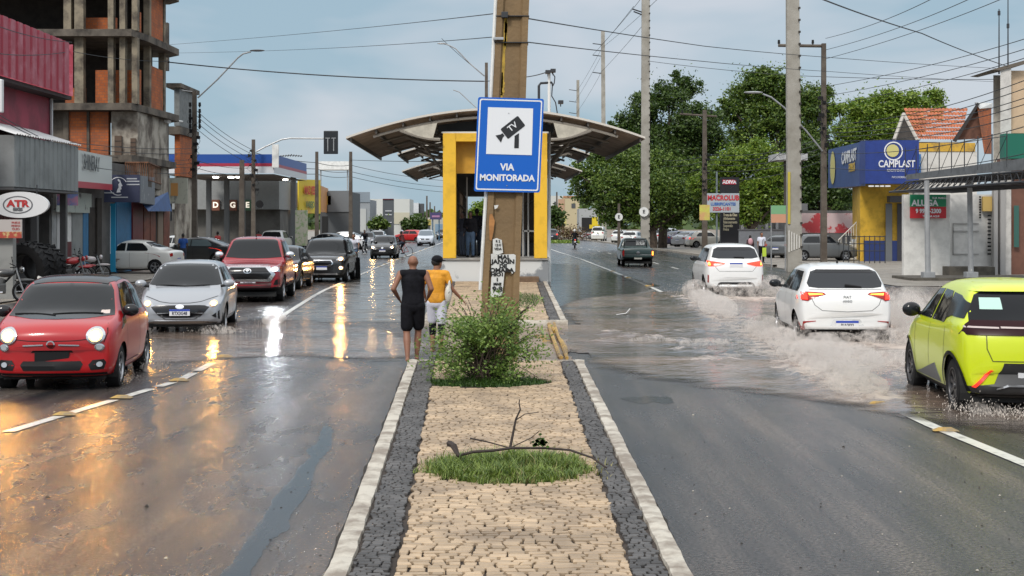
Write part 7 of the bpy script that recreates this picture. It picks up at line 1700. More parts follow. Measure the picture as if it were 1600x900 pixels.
def person(label, loc, rz, H=1.72, pose=None, skinm=SK1, shirt=None, sleeves=True, shorts=None, long_legs=False, hair=None, hairm=None, shoes=None, vox=.014, detail=False, group=None, loose=1.0, skirt=None, cat='person', bald=False, build_=1.0, turn=0):
    """body (one surface) with clothing, hair and shoes as parts; faces local +Y"""
    k = H/1.72; P = dict(hipL=(-.09,0,.90),hipR=(.09,0,.90),kneeL=(-.10,.03,.48),kneeR=(.10,.03,.48),ankL=(-.10,-.02,.075),ankR=(.10,-.02,.075),
             pel=(0,0,.95),wai=(0,.01,1.10),che=(0,0,1.30),nec=(0,-.01,1.46),hea=(0,.01,1.60),shL=(-.175,-.01,1.40),shR=(.175,-.01,1.40),elL=(-.23,-.02,1.13),elR=(.23,-.02,1.13),wrL=(-.24,.06,.90),wrR=(.24,.06,.90))
    if pose: P.update(pose)
    P = {a: Vector(b)*k for a, b in P.items()}; b_ = build_
    t = thing('person', loc, label, cat, group, rz); ORG[t] = Vector((0,0,0))
    mb = MB(); S = cap_seg
    for sd in ('L', 'R'):
        S(mb, P['hip'+sd], P['kne'+'e'+sd], .082*k*b_, .055*k*b_); S(mb, P['knee'+sd], lerp(P['knee'+sd],P['ank'+sd],.35), .054*k, .055*k*b_); S(mb, lerp(P['knee'+sd],P['ank'+sd],.35), P['ank'+sd], .055*k*b_, .034*k)
        a = P['ank'+sd]; fd = P.get('foot'+sd, Vector((0,1,-.12))); fd = fd.normalized()
        S(mb, a+Vector((0,-.035,-.035))*k, a+fd*.13*k+Vector((0,0,-.02))*k, (.036*k,.032*k), (.044*k,.020*k)); S(mb, a+fd*.12*k+Vector((0,0,-.025))*k, a+fd*.17*k+Vector((0,0,-.03))*k, (.044*k,.02*k), (.04*k,.014*k))
        S(mb, P['sh'+sd], P['el'+sd], .050*k*b_, .038*k*b_); S(mb, P['el'+sd], P['wr'+sd], .040*k*b_, .026*k)
        wv = (P['wr'+sd]-P['el'+sd]).normalized(); h0 = P['wr'+sd]; sdv = Vector((0,1,0)) if abs(wv.z) > .5 else Vector((0,0,1))
        sdv = (sdv-wv*sdv.dot(wv)).normalized(); nrm = wv.cross(sdv)
        S(mb, h0+wv*.02*k, h0+wv*.085*k, (.026*k,.017*k), (.040*k,.014*k), side=sdv)
        if detail:
            for q in range(4):
                b0 = h0+wv*.085*k+sdv*(.030-.02*q)*k; L_ = (.07,.078,.072,.056)[q]*k; cv = nrm*(.012 if sd == 'L' else -.012)*k
                S(mb, b0, b0+wv*L_*.5+cv*.5, .0095*k, .0088*k, n=8, m=2); S(mb, b0+wv*L_*.5+cv*.5, b0+wv*L_*.9+cv*2, .0088*k, .0078*k, n=8, m=2)
            th = h0+wv*.03*k+sdv*.03*k; S(mb, th, th+wv*.04*k+sdv*.025*k, .012*k, .010*k, n=8, m=2)
        else: S(mb, h0+wv*.08*k, h0+wv*.15*k, (.036*k,.013*k), (.024*k,.011*k), side=sdv)
    S(mb, P['pel']+Vector((0,0,-.04))*k, P['wai'], (.155*k*b_,.105*k), (.135*k*b_,.095*k)); S(mb, P['wai'], P['che'], (.135*k*b_,.095*k), (.165*k*b_,.11*k)); S(mb, P['che'], lerp(P['shL'],P['shR'],.5)+Vector((0,0,.005))*k, (.165*k*b_,.11*k), (.12*k*b_,.07*k))
    S(mb, P['shL'], P['shR'], .055*k, .055*k); S(mb, lerp(P['che'],P['nec'],.6), P['nec']+Vector((0,.01,.06))*k, .062*k, .052*k)
    h = P['hea']; R = Matrix.Rotation(turn, 3, 'Z')
    S(mb, h+R@Vector((0,.012,-.055))*k, h+R@Vector((0,-.002,.03))*k, (.062*k,.075*k), (.078*k,.098*k), side=R@Vector((1,0,0))); S(mb, h+R@Vector((0,-.01,.02))*k, h+R@Vector((0,-.01,.035))*k, (.078*k,.096*k), (.074*k,.09*k), side=R@Vector((1,0,0)))
    S(mb, h+R@Vector((0,.085,.005))*k, h+R@Vector((0,.105,-.025))*k, .012*k, .017*k, n=8, m=3)      # nose
    for sd in (-1, 1): S(mb, h+R@Vector((sd*.078,-.01,.015))*k, h+R@Vector((sd*.08,-.006,-.02))*k, (.01*k,.018*k), (.008*k,.012*k), n=8, m=3)
    S(mb, h+R@Vector((-.02,.082,-.055))*k, h+R@Vector((.02,.082,-.055))*k, .009*k, .009*k, n=8, m=2)
    o = mb.build('body', skinm, t, smooth=True); remesh(o, vox)
    if detail:
        for sd in (-1, 1):
            e = MB(); e.ell(h+R@Vector((sd*.03,.088,.01))*k, (.011*k,.008*k,.007*k), 8, 6); e.build('eye', mat('eye_white', (.6,.6,.6), .3), o, smooth=True)
    if shirt:
        f = 1.0*loose; mb = MB()
        S(mb, P['pel']+Vector((0,0,.0))*k, P['wai'], (.168*k*b_*f,.122*k*f), (.152*k*b_*f,.112*k)); S(mb, P['wai'], P['che'], (.152*k*b_*f,.112*k*f), (.18*k*b_,.124*k)); S(mb, P['che'], lerp(P['shL'],P['shR'],.5)+Vector((0,0,.0))*k, (.18*k*b_,.124*k), (.13*k*b_,.082*k))
        S(mb, P['shL']+Vector((.03,0,0))*k, P['shR']-Vector((.03,0,0))*k, .066*k, .066*k)
        if sleeves:
            q = 1.0 if sleeves == 'long' else .55
            for sd in ('L', 'R'):
                S(mb, P['sh'+sd], lerp(P['sh'+sd],P['el'+sd],q), .066*k*b_, .062*k*b_*(1 if q < 1 else .85))
                if q == 1.0: S(mb, P['el'+sd], lerp(P['el'+sd],P['wr'+sd],.9), .053*k, .042*k)
        o2 = mb.build('shirt', shirt, t, smooth=True); remesh(o2, vox, 3)
    if shorts:
        mb = MB(); S(mb, P['pel']+Vector((0,0,-.06))*k, P['pel']+Vector((0,0,.05))*k, (.17*k*b_,.122*k), (.158*k*b_,.115*k))
        for sd in ('L', 'R'):
            q = 1 if long_legs else .78
            S(mb, P['hip'+sd], lerp(P['hip'+sd],P['knee'+sd],q), (.10*k*b_,.105*k*b_), ((.078 if long_legs else .092)*k*b_,(.078 if long_legs else .092)*k*b_))
            if long_legs: S(mb, P['knee'+sd], lerp(P['knee'+sd],P['ank'+sd],.96), .076*k, .058*k)
        o3 = mb.build('trousers' if long_legs else 'shorts', shorts, t, smooth=True); remesh(o3, vox, 3)
    if hair != 'none' and not bald:
        mb = MB(); S(mb, h+R@Vector((0,-.028,.02))*k, h+R@Vector((0,-.018,.058))*k, (.086*k,.092*k), (.078*k,.088*k), side=R@Vector((1,0,0)))
        if hair == 'long': S(mb, h+R@Vector((0,-.06,.0))*k, h+R@Vector((0,-.07,-.12))*k, (.08*k,.05*k), (.06*k,.035*k))
        o4 = mb.build('hair', hairm or mat('hair_black', (.012,.01,.009), .7), t, smooth=True); remesh(o4, vox*.9, 2)
    if shoes:
        for sd in ('L', 'R'):
            a = P['ank'+sd]; fd = P.get('foot'+sd, Vector((0,1,-.12))).normalized(); mb = MB()
            S(mb, a+Vector((0,-.04,-.03))*k, a+fd*.14*k+Vector((0,0,-.02))*k, (.044*k,.046*k), (.05*k,.034*k)); S(mb, a+fd*.12*k+Vector((0,0,-.02))*k, a+fd*.18*k+Vector((0,0,-.025))*k, (.05*k,.034*k), (.045*k,.026*k)); s_ = mb.build('shoe', shoes, t, smooth=True)
    return t, P
CB = mat('black_cloth', (.007,.007,.010), .85, var=.3, vscale=9, bump=.8, bscale=9, spec=.2); CY = mat('yellow_shirt', (.66,.29,.018), .7, var=.22, vscale=7, bump=.6, bscale=9); CW = mat('white_cloth', (.62,.63,.72), .7)
g1 = G(645,570)
m1, P = person('bald man in black tank top and black shorts walking barefoot off the kerb', (g1.x, 23.05, .03), rad(4), 1.70, skinm=SK1, shirt=CB, sleeves=False, shorts=CB, bald=True, detail=True, vox=.0115, build_=1.08,
    pose=dict(elL=(-.31,-.07,1.17),elR=(.29,-.06,1.17),wrL=(-.22,.12,1.0),wrR=(.24,.13,1.03),kneeL=(-.10,.00,.49),ankL=(-.085,-.14,.09),kneeR=(.085,.14,.51),ankR=(.06,.14,.09),che=(0,.01,1.30),nec=(0,.01,1.46),hea=(.0,.035,1.585),shL=(-.2,0,1.41),shR=(.2,0,1.41)), loose=1.03)
g2 = Vector((XD(682,24.6), 24.6, 0))
m2, P2 = person('boy in yellow shirt, white shorts and black cap walking beside the bald man', (g2.x, 24.6, .02), rad(-6), 1.66, skinm=SK2, shirt=CY, sleeves=True, shorts=CW, detail=True, vox=.0115, build_=.92, hair='short', loose=1.1, turn=rad(-35),
    pose=dict(elL=(-.24,0,1.15),elR=(.27,.0,1.14),wrR=(.42,.10,.96),wrL=(-.22,.14,.98),kneeL=(-.08,.10,.50),ankL=(-.075,.02,.10),kneeR=(.09,.0,.48),ankR=(.10,-.14,.13),hea=(.01,.03,1.585)))
k = 1.66/1.72; mb = MB(); h = P2['hea']
mb.ell(h+Vector((0,-.01,.055)), (.098,.112,.075), 16, 10); mb.build('cap', CB, m2, smooth=True)
mb = MB(); mb.ell(h+Matrix.Rotation(rad(-35),3,'Z')@Vector((0,.11,.04)), (.07,.06,.012), 12, 6); mb.build('cap_peak', CB, m2, smooth=True)
for q in (0,1):
    mb = MB(); a, b2 = (P2['hipL'],P2['kneeL']) if q == 0 else (P2['hipR'],P2['kneeR']); cap_seg(mb, lerp(a,b2,.85), lerp(b2,P2['ankL' if q == 0 else 'ankR'],.35), .068*k, .058*k); mb.build('knee_sleeve', CB, m2, smooth=True)
mb = MB(); mb.lathe([(.066,0),(.07,.0),(.07,.02),(.066,.02)], tuple(lerp(P2['shR'],P2['elR'],.66)), 'X', 14); mb.build('sleeve_hem', CB, m2)
bag = thing('plastic_bag', (g2.x+.20, 24.52, 1.05), 'crumpled white bag with black marks hanging at the side of the boy in yellow', 'bag'); ORG[bag] = Vector((0,0,0))
mb = MB(); mb.ell((0,0,-.02), (.06,.06,.15), 14, 12); mb.ell((.02,0,.12), (.03,.03,.10), 10, 8); o = mb.build('bag_film', mat('bag_white', (.6,.58,.52), .5, col2=(.03,.03,.03), vscale=9, lo=.62, hi=.64), bag, smooth=True); remesh(o, .014, 2)
# people waiting inside the station
JE = mat('jeans', (.055,.095,.16), .8, var=.2); JD = mat('dark_jeans', (.02,.03,.05), .8); DC = mat('navy_cloth', (.012,.014,.025), .8)
for (px, D, lab, sh, tr, H_, rz_) in ((735,54.9,'person in black top and blue jeans standing foremost inside the portal',CB,JE,1.72,170),(723,56.2,'person in dark clothes standing at the left wall inside the portal',DC,JD,1.72,120),(757,56.0,'person in dark top and pale jeans standing by the pole edge in the portal',CB,JE,1.8,-150),(745,57.6,'tall dark dressed person behind the others inside the portal',DC,JD,1.85,20),(812,57.0,'person with a dark backpack visible right of the pole in the station',CB,JD,1.72,90)):
    person(lab, (XD(px,D), D, .957), rad(rz_), H_, skinm=SK3, shirt=sh, sleeves='long', shorts=tr, long_legs=True, shoes=TRIM, vox=.03, hair='short', pose=dict(wrR=(.1,.2,1.1),elR=(.24,.02,1.14)))
# others on the street
def gp(px, D, z=0): return (XD(px, D), D, z)
person('man in a bright blue shirt standing between the white sedan and the brown pole', gp(286,77), rad(10), 1.70, skinm=SK3, shirt=mat('blue_shirt', (.01,.07,.30), .7), shorts=JD, long_legs=True, shoes=TRIM, vox=.03)
person('student with a pink backpack and dark jacket near the low grey wall', gp(1172,84,.012), rad(15), 1.55, skinm=SK3, shirt=mat('maroon_jacket', (.06,.03,.035), .8), sleeves='long', shorts=JD, long_legs=True, shoes=TRIM, vox=.03)
bk = thing('backpack', (XD(1172,84), 83.85, 1.2), 'pink backpack on the back of the smaller student', 'backpack'); ORG[bk] = Vector((0,0,0)); mb = MB(); mb.ell((0,0,0), (.14,.09,.2), 12, 8); mb.build('bag_body', mat('pink_bag', (.55,.3,.33), .7), bk, smooth=True)
person('student in a white shirt with dark straps holding a yellow green bag', gp(1190,83,.012), rad(-170), 1.72, skinm=SK2, shirt=CW, shorts=CB, long_legs=True, shoes=TRIM, vox=.03)
bk = thing('shoulder_bag', (XD(1190,83)+.1, 82.7, .62), 'acid yellow green bag hanging before the taller student', 'bag'); ORG[bk] = Vector((0,0,0)); mb = MB(); mb.cbox((0,0,0), (.22,.1,.5), .03); mb.build('bag_body', mat('lime_bag', (.45,.6,.05), .6), bk); mb = MB(); mb.tube([(-.08,0,.25),(-.1,.1,.6),(0,.15,.75)], .012); mb.build('bag_strap', TRIM, bk)
person('pedestrian in red standing under the fuel canopy', gp(404,108), 0, 1.7, skinm=SK3, shirt=mat('red_shirt', (.35,.03,.03), .7), shorts=JD, long_legs=True, vox=.035)
person('pedestrian in dark clothes by the fuel pumps', gp(378,110), 1, 1.7, skinm=SK3, shirt=CW, shorts=JD, long_legs=True, vox=.035)
person('person in red jacket behind the dark grey sedan', gp(340,90), 1, 1.75, skinm=SK3, shirt=mat('red_shirt', (.35,.03,.03), .7), shorts=JD, long_legs=True, vox=.035)
person('pedestrian in white far up the left pavement by the red car', gp(628,180), 1, 1.72, skinm=SK3, shirt=CW, shorts=JD, long_legs=True, vox=.05)
# ================================================================== two-wheelers
def motorcycle(label, col, loc, rz, lean=0.0, group=None, lit=None):
    """front towards local +Y"""
    t = thing('motorcycle', loc, label, 'motorcycle', group, rz); ORG[t] = Vector((0,0,0)); pm = paint('bike_paint_%02d%02d%02d' % (col[0]*99,col[1]*99,col[2]*99), col)
    for y in (.66, -.62):
        mb = MB(); mb.lathe([(.25,-.035),(.29,-.045),(.31,-.02),(.315,0),(.31,.02),(.29,.045),(.25,.035)], (0,y,.315), 'X', 24, closed=True); w_ = mb.build('wheel', BLACK, t, smooth=True)
        mb = MB(); mb.lathe([(.25,-.02),(.25,.02),(.235,.02),(.235,-.02)], (0,y,.315), 'X', 24, closed=True); mb.lathe([(.05,-.05),(.05,.05),(.0,.05)], (0,y,.315), 'X', 10)
        for i in range(6): a = math.pi*i/3; mb.cyl((0,y,.315),(0,y+.24*math.cos(a),.315+.24*math.sin(a)),.012,n=5)
        mb.build('rim', SILV, w_)
    mb = MB(); mb.tube([(0,.50,.95),(0,.2,.62),(0,-.1,.38),(0,-.25,.4),(0,-.62,.32)], .03, 8); mb.tube([(0,.45,.85),(0,0,.78),(0,-.5,.80)], .028, 8); mb.build('frame', TRIM, t, smooth=True)
    for x in (-.07, .07): mb = MB(); mb.tube([(x,.66,.315),(x,.52,.75),(x,.46,.98)], .02, 8); mb.build('fork', GALV, t)
    mb = MB(); mb.cbox((0,.02,.42),(.26,.34,.30),.05); mb.cyl((0,.05,.5),(0,.12,.68),.08,n=10); mb.build('engine', mat('engine_grey', (.12,.12,.12), .4, metal=.6), t)
    mb = MB(); mb.ell((0,.18,.84), (.13,.27,.12), 14, 10); mb.build('tank', pm, t, smooth=True)
    mb = MB(); mb.ell((0,-.32,.83), (.12,.38,.06), 14, 8); mb.build('seat', TRIM, t, smooth=True)
    mb = MB(); mb.ell((0,-.62,.78), (.09,.24,.06), 12, 8); mb.build('tail_cowl', pm, t, smooth=True)
    mb = MB(); mb.ell((0,-.85,.76), (.06,.03,.035), 8, 6); mb.build('tail_light', TAILR if lit else TAILD, t, smooth=True)
    mb = MB(); mb.ell((0,.68,.63), (.06,.27,.05), 12, 8); mb.build('front_mudguard', pm, t, smooth=True)
    mb = MB(); mb.tube([(-.36,.30,1.05),(-.2,.42,1.02),(0,.46,1.0),(.2,.42,1.02),(.36,.30,1.05)], .014, 8); mb.build('handlebar', TRIM, t)
    for x in (-.25,.25):
        mb = MB(); mb.cyl((x,.38,1.02),(x*1.15,.35,1.2),.007,n=5); mb.ell((x*1.2,.35,1.23), (.06,.015,.035), 10, 6); mb.build('mirror', TRIM, t)
    mb = MB(); mb.ell((0,.60,.93), (.09,.07,.09), 12, 8); hd = mb.build('headlamp', pm, t, smooth=True); mb = MB(); mb.ell((0,.645,.93), (.07,.035,.07), 12, 8); mb.build('lens', HLOFF, hd, smooth=True)
    mb = MB(); mb.tube([(.13,.1,.32),(.15,-.3,.30),(.16,-.75,.42)], .035, 8, .045); mb.build('exhaust', CHROME, t, smooth=True)
    mb = MB(); mb.cbox((0,-.88,.6),(.17,.01,.13)); mb.build('number_plate', PLATE, t)
    t.rotation_euler = (0, lean, rz); return t
motorcycle('red motorcycle with white panels parked nearest the tractor tyres', (.42,.015,.02), gp(103,54), rad(-60), .12)
motorcycle('second red motorcycle parked tight beside the first', (.36,.012,.02), (XD(112,56), 55.8, 0), rad(-75), .12)
motorcycle('red and white motorcycle parked next to the white sedan', (.6,.55,.55), (XD(133,57), 57, 0), rad(-80), .12)
motorcycle('dark motorcycle half cut by the left edge of the photo', (.03,.03,.03), gp(-2,41), rad(-70), .12)
motorcycle('black motorcycle ridden away from the camera with its tail lamp lit', (.03,.03,.035), gp(898,134), 0, 0, lit=True)
person('rider in dark jacket and white helmet on the departing motorcycle', gp(898,133.8,-.02), 0, 1.72, skinm=SK3, shirt=CB, sleeves='long', shorts=JD, long_legs=True, shoes=TRIM, vox=.035, hair='none',
   pose=dict(pel=(0,-.12,.93),hipL=(-.1,-.1,.9),hipR=(.1,-.1,.9),kneeL=(-.19,.28,.72),kneeR=(.19,.28,.72),ankL=(-.17,.05,.34),ankR=(.17,.05,.34),wai=(0,-.1,1.08),che=(0,0,1.28),nec=(0,.05,1.44),hea=(0,.08,1.57),shL=(-.18,.02,1.38),shR=(.18,.02,1.38),elL=(-.28,.2,1.2),elR=(.28,.2,1.2),wrL=(-.32,.32,1.06),wrR=(.32,.32,1.06)))
hm = thing('helmet', (XD(898,133.8), 133.88, 1.60), 'white helmet on the head of the departing rider', 'helmet'); ORG[hm] = Vector((0,0,0)); mb = MB(); mb.ell((0,0,0), (.13,.15,.14), 12, 8); mb.build('shell', WHITEP, hm, smooth=True)
def bicycle(label, loc, rz, group=None):
    t = thing('bicycle', loc, label, 'bicycle', group, rz); ORG[t] = Vector((0,0,0))
    for y in (.52,-.52):
        mb = MB(); mb.lathe([(.32,-.018),(.34,-.018),(.345,0),(.34,.018),(.32,.018)], (0,y,.345), 'X', 28, closed=True)
        w_ = mb.build('wheel', BLACK, t, smooth=True); mb = MB()
        for i in range(12): a = math.pi*i/6; mb.cyl((0,y,.345),(0,y+.33*math.cos(a),.345+.33*math.sin(a)),.003,n=3)
        mb.build('spoke_set', GALV, w_)
    mb = MB(); A_, B2, C2, D2, E2 = (0,.52,.345),(0,.36,.86),(0,-.2,.82),(0,-.06,.30),(0,-.52,.345)
    for p, q in ((A_,B2),(B2,C2),(B2,D2),(C2,D2),(D2,E2),(C2,E2)): mb.cyl(p, q, .018, n=8)
    mb.build('frame', mat('bike_red', (.3,.04,.04), .4), t)
    mb = MB(); mb.tube([(-.28,.34,1.02),(0,.40,1.0),(.28,.34,1.02)], .014); mb.cyl((0,.36,.86),(0,.39,1.0),.016); mb.build('handlebar', TRIM, t)
    mb = MB(); mb.ell((0,-.24,.95), (.08,.14,.04), 10, 6); mb.cyl((0,-.21,.82),(0,-.23,.94),.014); mb.build('saddle', TRIM, t); return t
sit = dict(pel=(0,-.12,1.0),hipL=(-.1,-.1,.97),hipR=(.1,-.1,.97),kneeL=(-.12,.22,.85),kneeR=(.12,.14,.62),ankL=(-.12,.02,.52),ankR=(.12,-.02,.26),wai=(0,-.1,1.15),che=(0,0,1.34),nec=(0,.04,1.5),hea=(0,.07,1.63),shL=(-.18,.01,1.44),shR=(.18,.01,1.44),elL=(-.26,.14,1.26),elR=(.26,.14,1.26),wrL=(-.27,.3,1.08),wrR=(.27,.3,1.08))
bicycle('bicycle ridden against the traffic by the cyclist in white', gp(553,70), rad(178))
person('cyclist in a white shirt riding in front of the black car', (XD(553,70),70,0), rad(178), 1.7, skinm=SK2, shirt=CW, shorts=JE, shoes=TRIM, vox=.03, pose=sit)
bicycle('bicycle crossing just behind the black hatchback with warm headlights', gp(628,99), rad(62))
person('cyclist in dark red crossing behind the black hatchback', gp(628,99), rad(62), 1.7, skinm=SK3, shirt=mat('dark_red_cloth', (.12,.03,.03), .8), shorts=JD, shoes=TRIM, vox=.03, pose=sit)
motorcycle('motorcycle and shadowy rider waiting beside the far queue', (.03,.03,.03), gp(570,112), rad(175)); person('dark clothed motorcyclist beside the far queue of cars', gp(570,112), rad(175), 1.72, skinm=SK3, shirt=CB, sleeves='long', shorts=JD, long_legs=True, vox=.035, pose=sit)
motorcycle('motorcycle parked under the yellow sign at the right kerb', (.2,.03,.03), gp(921,190), rad(60))
# black and yellow bollards on the left line
def bollard(label, px, D, h):
    t = thing('bollard', gp(px, D), label, 'bollard', 'black and yellow posts on the lane line'); ORG[t] = Vector((0,0,0))
    mb = MB(); mb.cyl((0,0,0),(0,0,h),.17,.14,14); mb.build('post', TRIM, t, smooth=True)
    for z in (h*.42, h*.72): mb = MB(); mb.cyl((0,0,z),(0,0,z+.1),.162-.02*z/h,.158-.02*z/h,14); mb.build('reflective_band', mat('band_yellow', (.6,.42,.02), .4), t)
    return t
bollard('black post with yellow bands at the lane line behind the black sport utility car', 557, 59.5, .85)
# knocked down yellow kerb pieces and white litter in the gap
ye = mat('yellow_debris', (.48,.30,.07), .5, col2=(.22,.13,.05), vscale=5)
s = thing('broken_barrier', (1.85, 27, 0), 'twisted yellow strips of broken barrier lying in the gap at the island end', 'broken barrier')
for q, (P_, r) in enumerate((([at(858,513,29.9),at(862,530,28.0),at(870,548,26.3),at(874,560,24.6),at(877,569,23.1)],.035),([at(866,512,29.9),at(872,530,28),at(880,548,26),at(886,568,23.2)],.03),([at(876,540,26.6),at(884,550,25.6),at(884,560,24.4)],.04),([at(858,512,30),at(868,522,28.9)],.05))):
    f = MB(); P_ = [Vector((p.x, p.y, max(.05, p.z*.0+.06+.04*math.sin(i*2+q)))) for i, p in enumerate([G(800+(pt.x/pt.y)*F, 350+(CH-pt.z)/pt.y*F) for pt in P_])]; f.tube(P_, r, 6); f.build('strip', ye, s)
s = thing('litter_piece', tuple(G(975,493)), 'folded white litter floating on the right water', 'litter'); ORG[s] = Vector((0,0,0))
f = MB(); f.prism([(-.18,0,.02),(.05,0,.05),(.16,.1,.16),(.1,.12,.04)], (0,.15,.0)); f.build('sheet', WHITEP, s)
# ================================================================== plants, poles, wires, spray
def leafmat(name, c, c2, tr=.25):
    m = bpy.data.materials.new(name); m.use_nodes = True; t = m.node_tree; b = t.nodes['Principled BSDF']; b.inputs['Roughness'].default_value = .45
    g = N(t, 'ShaderNodeNewGeometry'); r = N(t, 'ShaderNodeValToRGB'); r.color_ramp.elements[0].color = (*c,1); r.color_ramp.elements[1].color = (*c2,1); t.links.new(g.outputs['Random Per Island'], r.inputs[0]); t.links.new(r.outputs[0], b.inputs['Base Color'])
    tl = N(t, 'ShaderNodeBsdfTranslucent'); t.links.new(r.outputs[0], tl.inputs[0]); mx = N(t, 'ShaderNodeMixShader'); mx.inputs[0].default_value = tr
    t.links.new(b.outputs[0], mx.inputs[1]); t.links.new(tl.outputs[0], mx.inputs[2]); t.links.new(mx.outputs[0], t.nodes['Material Output'].inputs[0]); return m
def leaves(name, C, size, m, parent, rng, ratio=.5, droop=0.0):
    """C: leaf centres; one mesh of small folded leaves"""
    n = len(C); off = np.array(ORG.get(parent, Vector((0,0,0))))
    d = rng.normal(size=(n,3)); d[:,2] = d[:,2]*.6-droop; d /= np.linalg.norm(d, axis=1)[:,None]
    u = rng.normal(size=(n,3)); u -= d*(u*d).sum(1)[:,None]; u /= np.linalg.norm(u, axis=1)[:,None]
    s = size*rng.uniform(.6,1.3,n)[:,None]; C = C-off
    V = np.stack([C-d*s*.5, C+u*s*ratio*.5, C+d*s*.5, C-u*s*ratio*.5], 1).reshape(-1,3)
    me = bpy.data.meshes.new(name); me.vertices.add(4*n); me.vertices.foreach_set('co', V.ravel()); me.loops.add(4*n); me.loops.foreach_set('vertex_index', np.arange(4*n)); me.polygons.add(n); me.polygons.foreach_set('loop_start', np.arange(0,4*n,4)); me.update(); me.validate()
    return link(name, me, parent, [m])
BARK = mat('bark', (.07,.052,.038), .9, var=.4, vscale=4)
LG = [leafmat('leaf_deep', (.02,.05,.010), (.10,.16,.03)), leafmat('leaf_mid', (.035,.085,.014), (.17,.24,.04)), leafmat('leaf_bright', (.07,.15,.015), (.24,.32,.04))]
def tree(label, px, D, clumps, lm, n_leaf, lsize, seed, trunk_r=.3, base=None, name='tree', group=None, lobes=26, droop=.1):
    """clumps: (px, py, radius px, depth offset) crown masses in the photograph, placed at depth D"""
    rng = np.random.default_rng(seed); rnd = random.Random(seed)
    bx = XD(px, D); t = thing(name, (bx, D, 0), label, 'tree', group); ppm = F/D
    cen = [(at(a, c, D+o), r/ppm) for a, c, r, o in clumps]
    mb = MB(); zf = min(c.z-r*.5 for c, r in cen); fork = Vector((bx, D, max(1.2, zf*.7)))
    mb.tube([(bx,D,-.1),(bx+.08,D,fork.z*.5),tuple(fork)], trunk_r, 9, trunk_r*.7)
    tot = sum(r**2 for c, r in cen); allC = []
    for c, r in cen:
        mid = fork.lerp(c, .55)+Vector((rnd.uniform(-.3,.3)*r,rnd.uniform(-.3,.3)*r,.1*r)); mb.tube([tuple(fork),tuple(mid),tuple(c)], trunk_r*.45, 7, trunk_r*.12)
        k = max(9, int(lobes*r**2/tot*len(cen)*1.5)); nl = int(n_leaf*r**2/tot)
        per = max(1, nl//k)
        for i in range(k):
            v = rng.normal(size=3); v /= np.linalg.norm(v); rr_ = r*rng.uniform(.45,1.0); lc = np.array(c)+v*np.array([rr_,rr_*.8,rr_*.85])
            if i < 7: mb.tube([tuple(c), tuple(Vector(lc).lerp(c,.3)+Vector((0,0,-.1*r))), tuple(lc)], trunk_r*.12, 5, .02)
            lr = r*rng.uniform(.12,.42)
            q = rng.normal(size=(per,3)); q /= np.linalg.norm(q, axis=1)[:,None]; q *= (rng.uniform(.05,1,per)**.5)[:,None]*lr*np.array([1.25,1.25,.75])*rng.uniform(.75,1.5,size=(per,1)); allC.append(lc+q)
    for c, r in cen: allC.append(np.array(c)+rng.normal(size=(int(n_leaf*.14*r**2/tot),3))*r*.5)
    mb.build('trunk', BARK, t, smooth=True)
    leaves('crown', np.concatenate(allC), lsize, lm, t, rng, .55, droop); return t
tree('tall dark feathery tree with bare twisting upper limbs behind the second tall pole', 1035, 135, [(1000,200,38,2),(1045,150,30,1),(1075,135,22,2),(1085,190,36,-1),(1030,235,44,0),(1075,250,36,0),(970,195,18,2),(1110,215,30,1),(1010,165,26,0),(1100,250,30,1),(1060,215,36,1),(1000,250,36,0),(975,225,24,1),(1060,120,12,2),(1120,180,16,3)], LG[0], 52000, .27, 1, .45, droop=.4, lobes=40)
tree('broad dark green tree spreading low over the parked cars', 1020, 128, [(930,268,34,2),(965,290,40,0),(1000,285,40,2),(1040,300,42,-1),(1075,300,36,0),(915,300,26,3),(960,325,34,1),(985,260,34,1),(1040,265,36,1),(1085,270,30,1),(1095,320,28,1),(900,270,16,1),(1005,330,30,0),(1050,335,26,2),(940,245,22,2)], LG[1], 52000, .26, 2, .4, lobes=44)
tree('round bright green tree behind the black totem sign', 1175, 116, [(1150,250,28,0),(1185,245,32,1),(1205,275,30,0),(1140,285,28,1),(1180,300,30,0),(1210,310,20,0),(1150,310,20,2),(1125,255,14,1),(1095,290,22,3),(1125,285,26,1),(1165,330,26,0),(1130,330,20,1),(1190,335,20,1)], LG[2], 34000, .25, 3, .3, lobes=44)
tree('large dark leafy tree crossed by the thick concrete pole', 1215, 140, [(1170,150,34,2),(1215,135,36,0),(1255,165,36,1),(1195,190,38,0),(1150,180,22,2),(1245,215,34,0),(1290,180,22,2),(1160,215,24,2),(1185,125,24,0),(1225,180,30,1),(1270,215,30,1),(1280,150,22,1),(1140,165,18,1)], LG[1], 44000, .30, 4, .5, lobes=36)
tree('green tree behind the brown pole left of the clay roof', 1340, 125, [(1345,175,28,0),(1385,165,30,1),(1425,165,26,0),(1455,155,20,2),(1330,210,26,0),(1375,200,32,0),(1420,190,28,2),(1465,175,14,0),(1310,170,14,2),(1350,240,28,2),(1400,220,26,1)], LG[2], 34000, .26, 5, .35, lobes=40)
tree('dense green trees filling the gap under the brown pole crossarm', 1290, 130, [(1265,245,30,0),(1295,280,34,1),(1260,300,30,0),(1240,330,24,0),(1310,310,26,0),(1290,330,26,2),(1225,260,26,3),(1265,275,30,1),(1320,270,26,1),(1250,330,24,1),(1300,240,26,1)], LG[0], 30000, .28, 6, .35, lobes=40)
tree('small dark tree farthest down the right kerb next to the station', 868, 210, [(866,335,16,0),(862,350,12,0),(874,350,10,2)], LG[0], 2500, .5, 7, .25)
tree('small green tree in front of the white building behind the totem', 590, 165, [(584,350,9,0),(592,346,9,0),(598,352,8,1)], LG[1], 3500, .35, 8, .2)
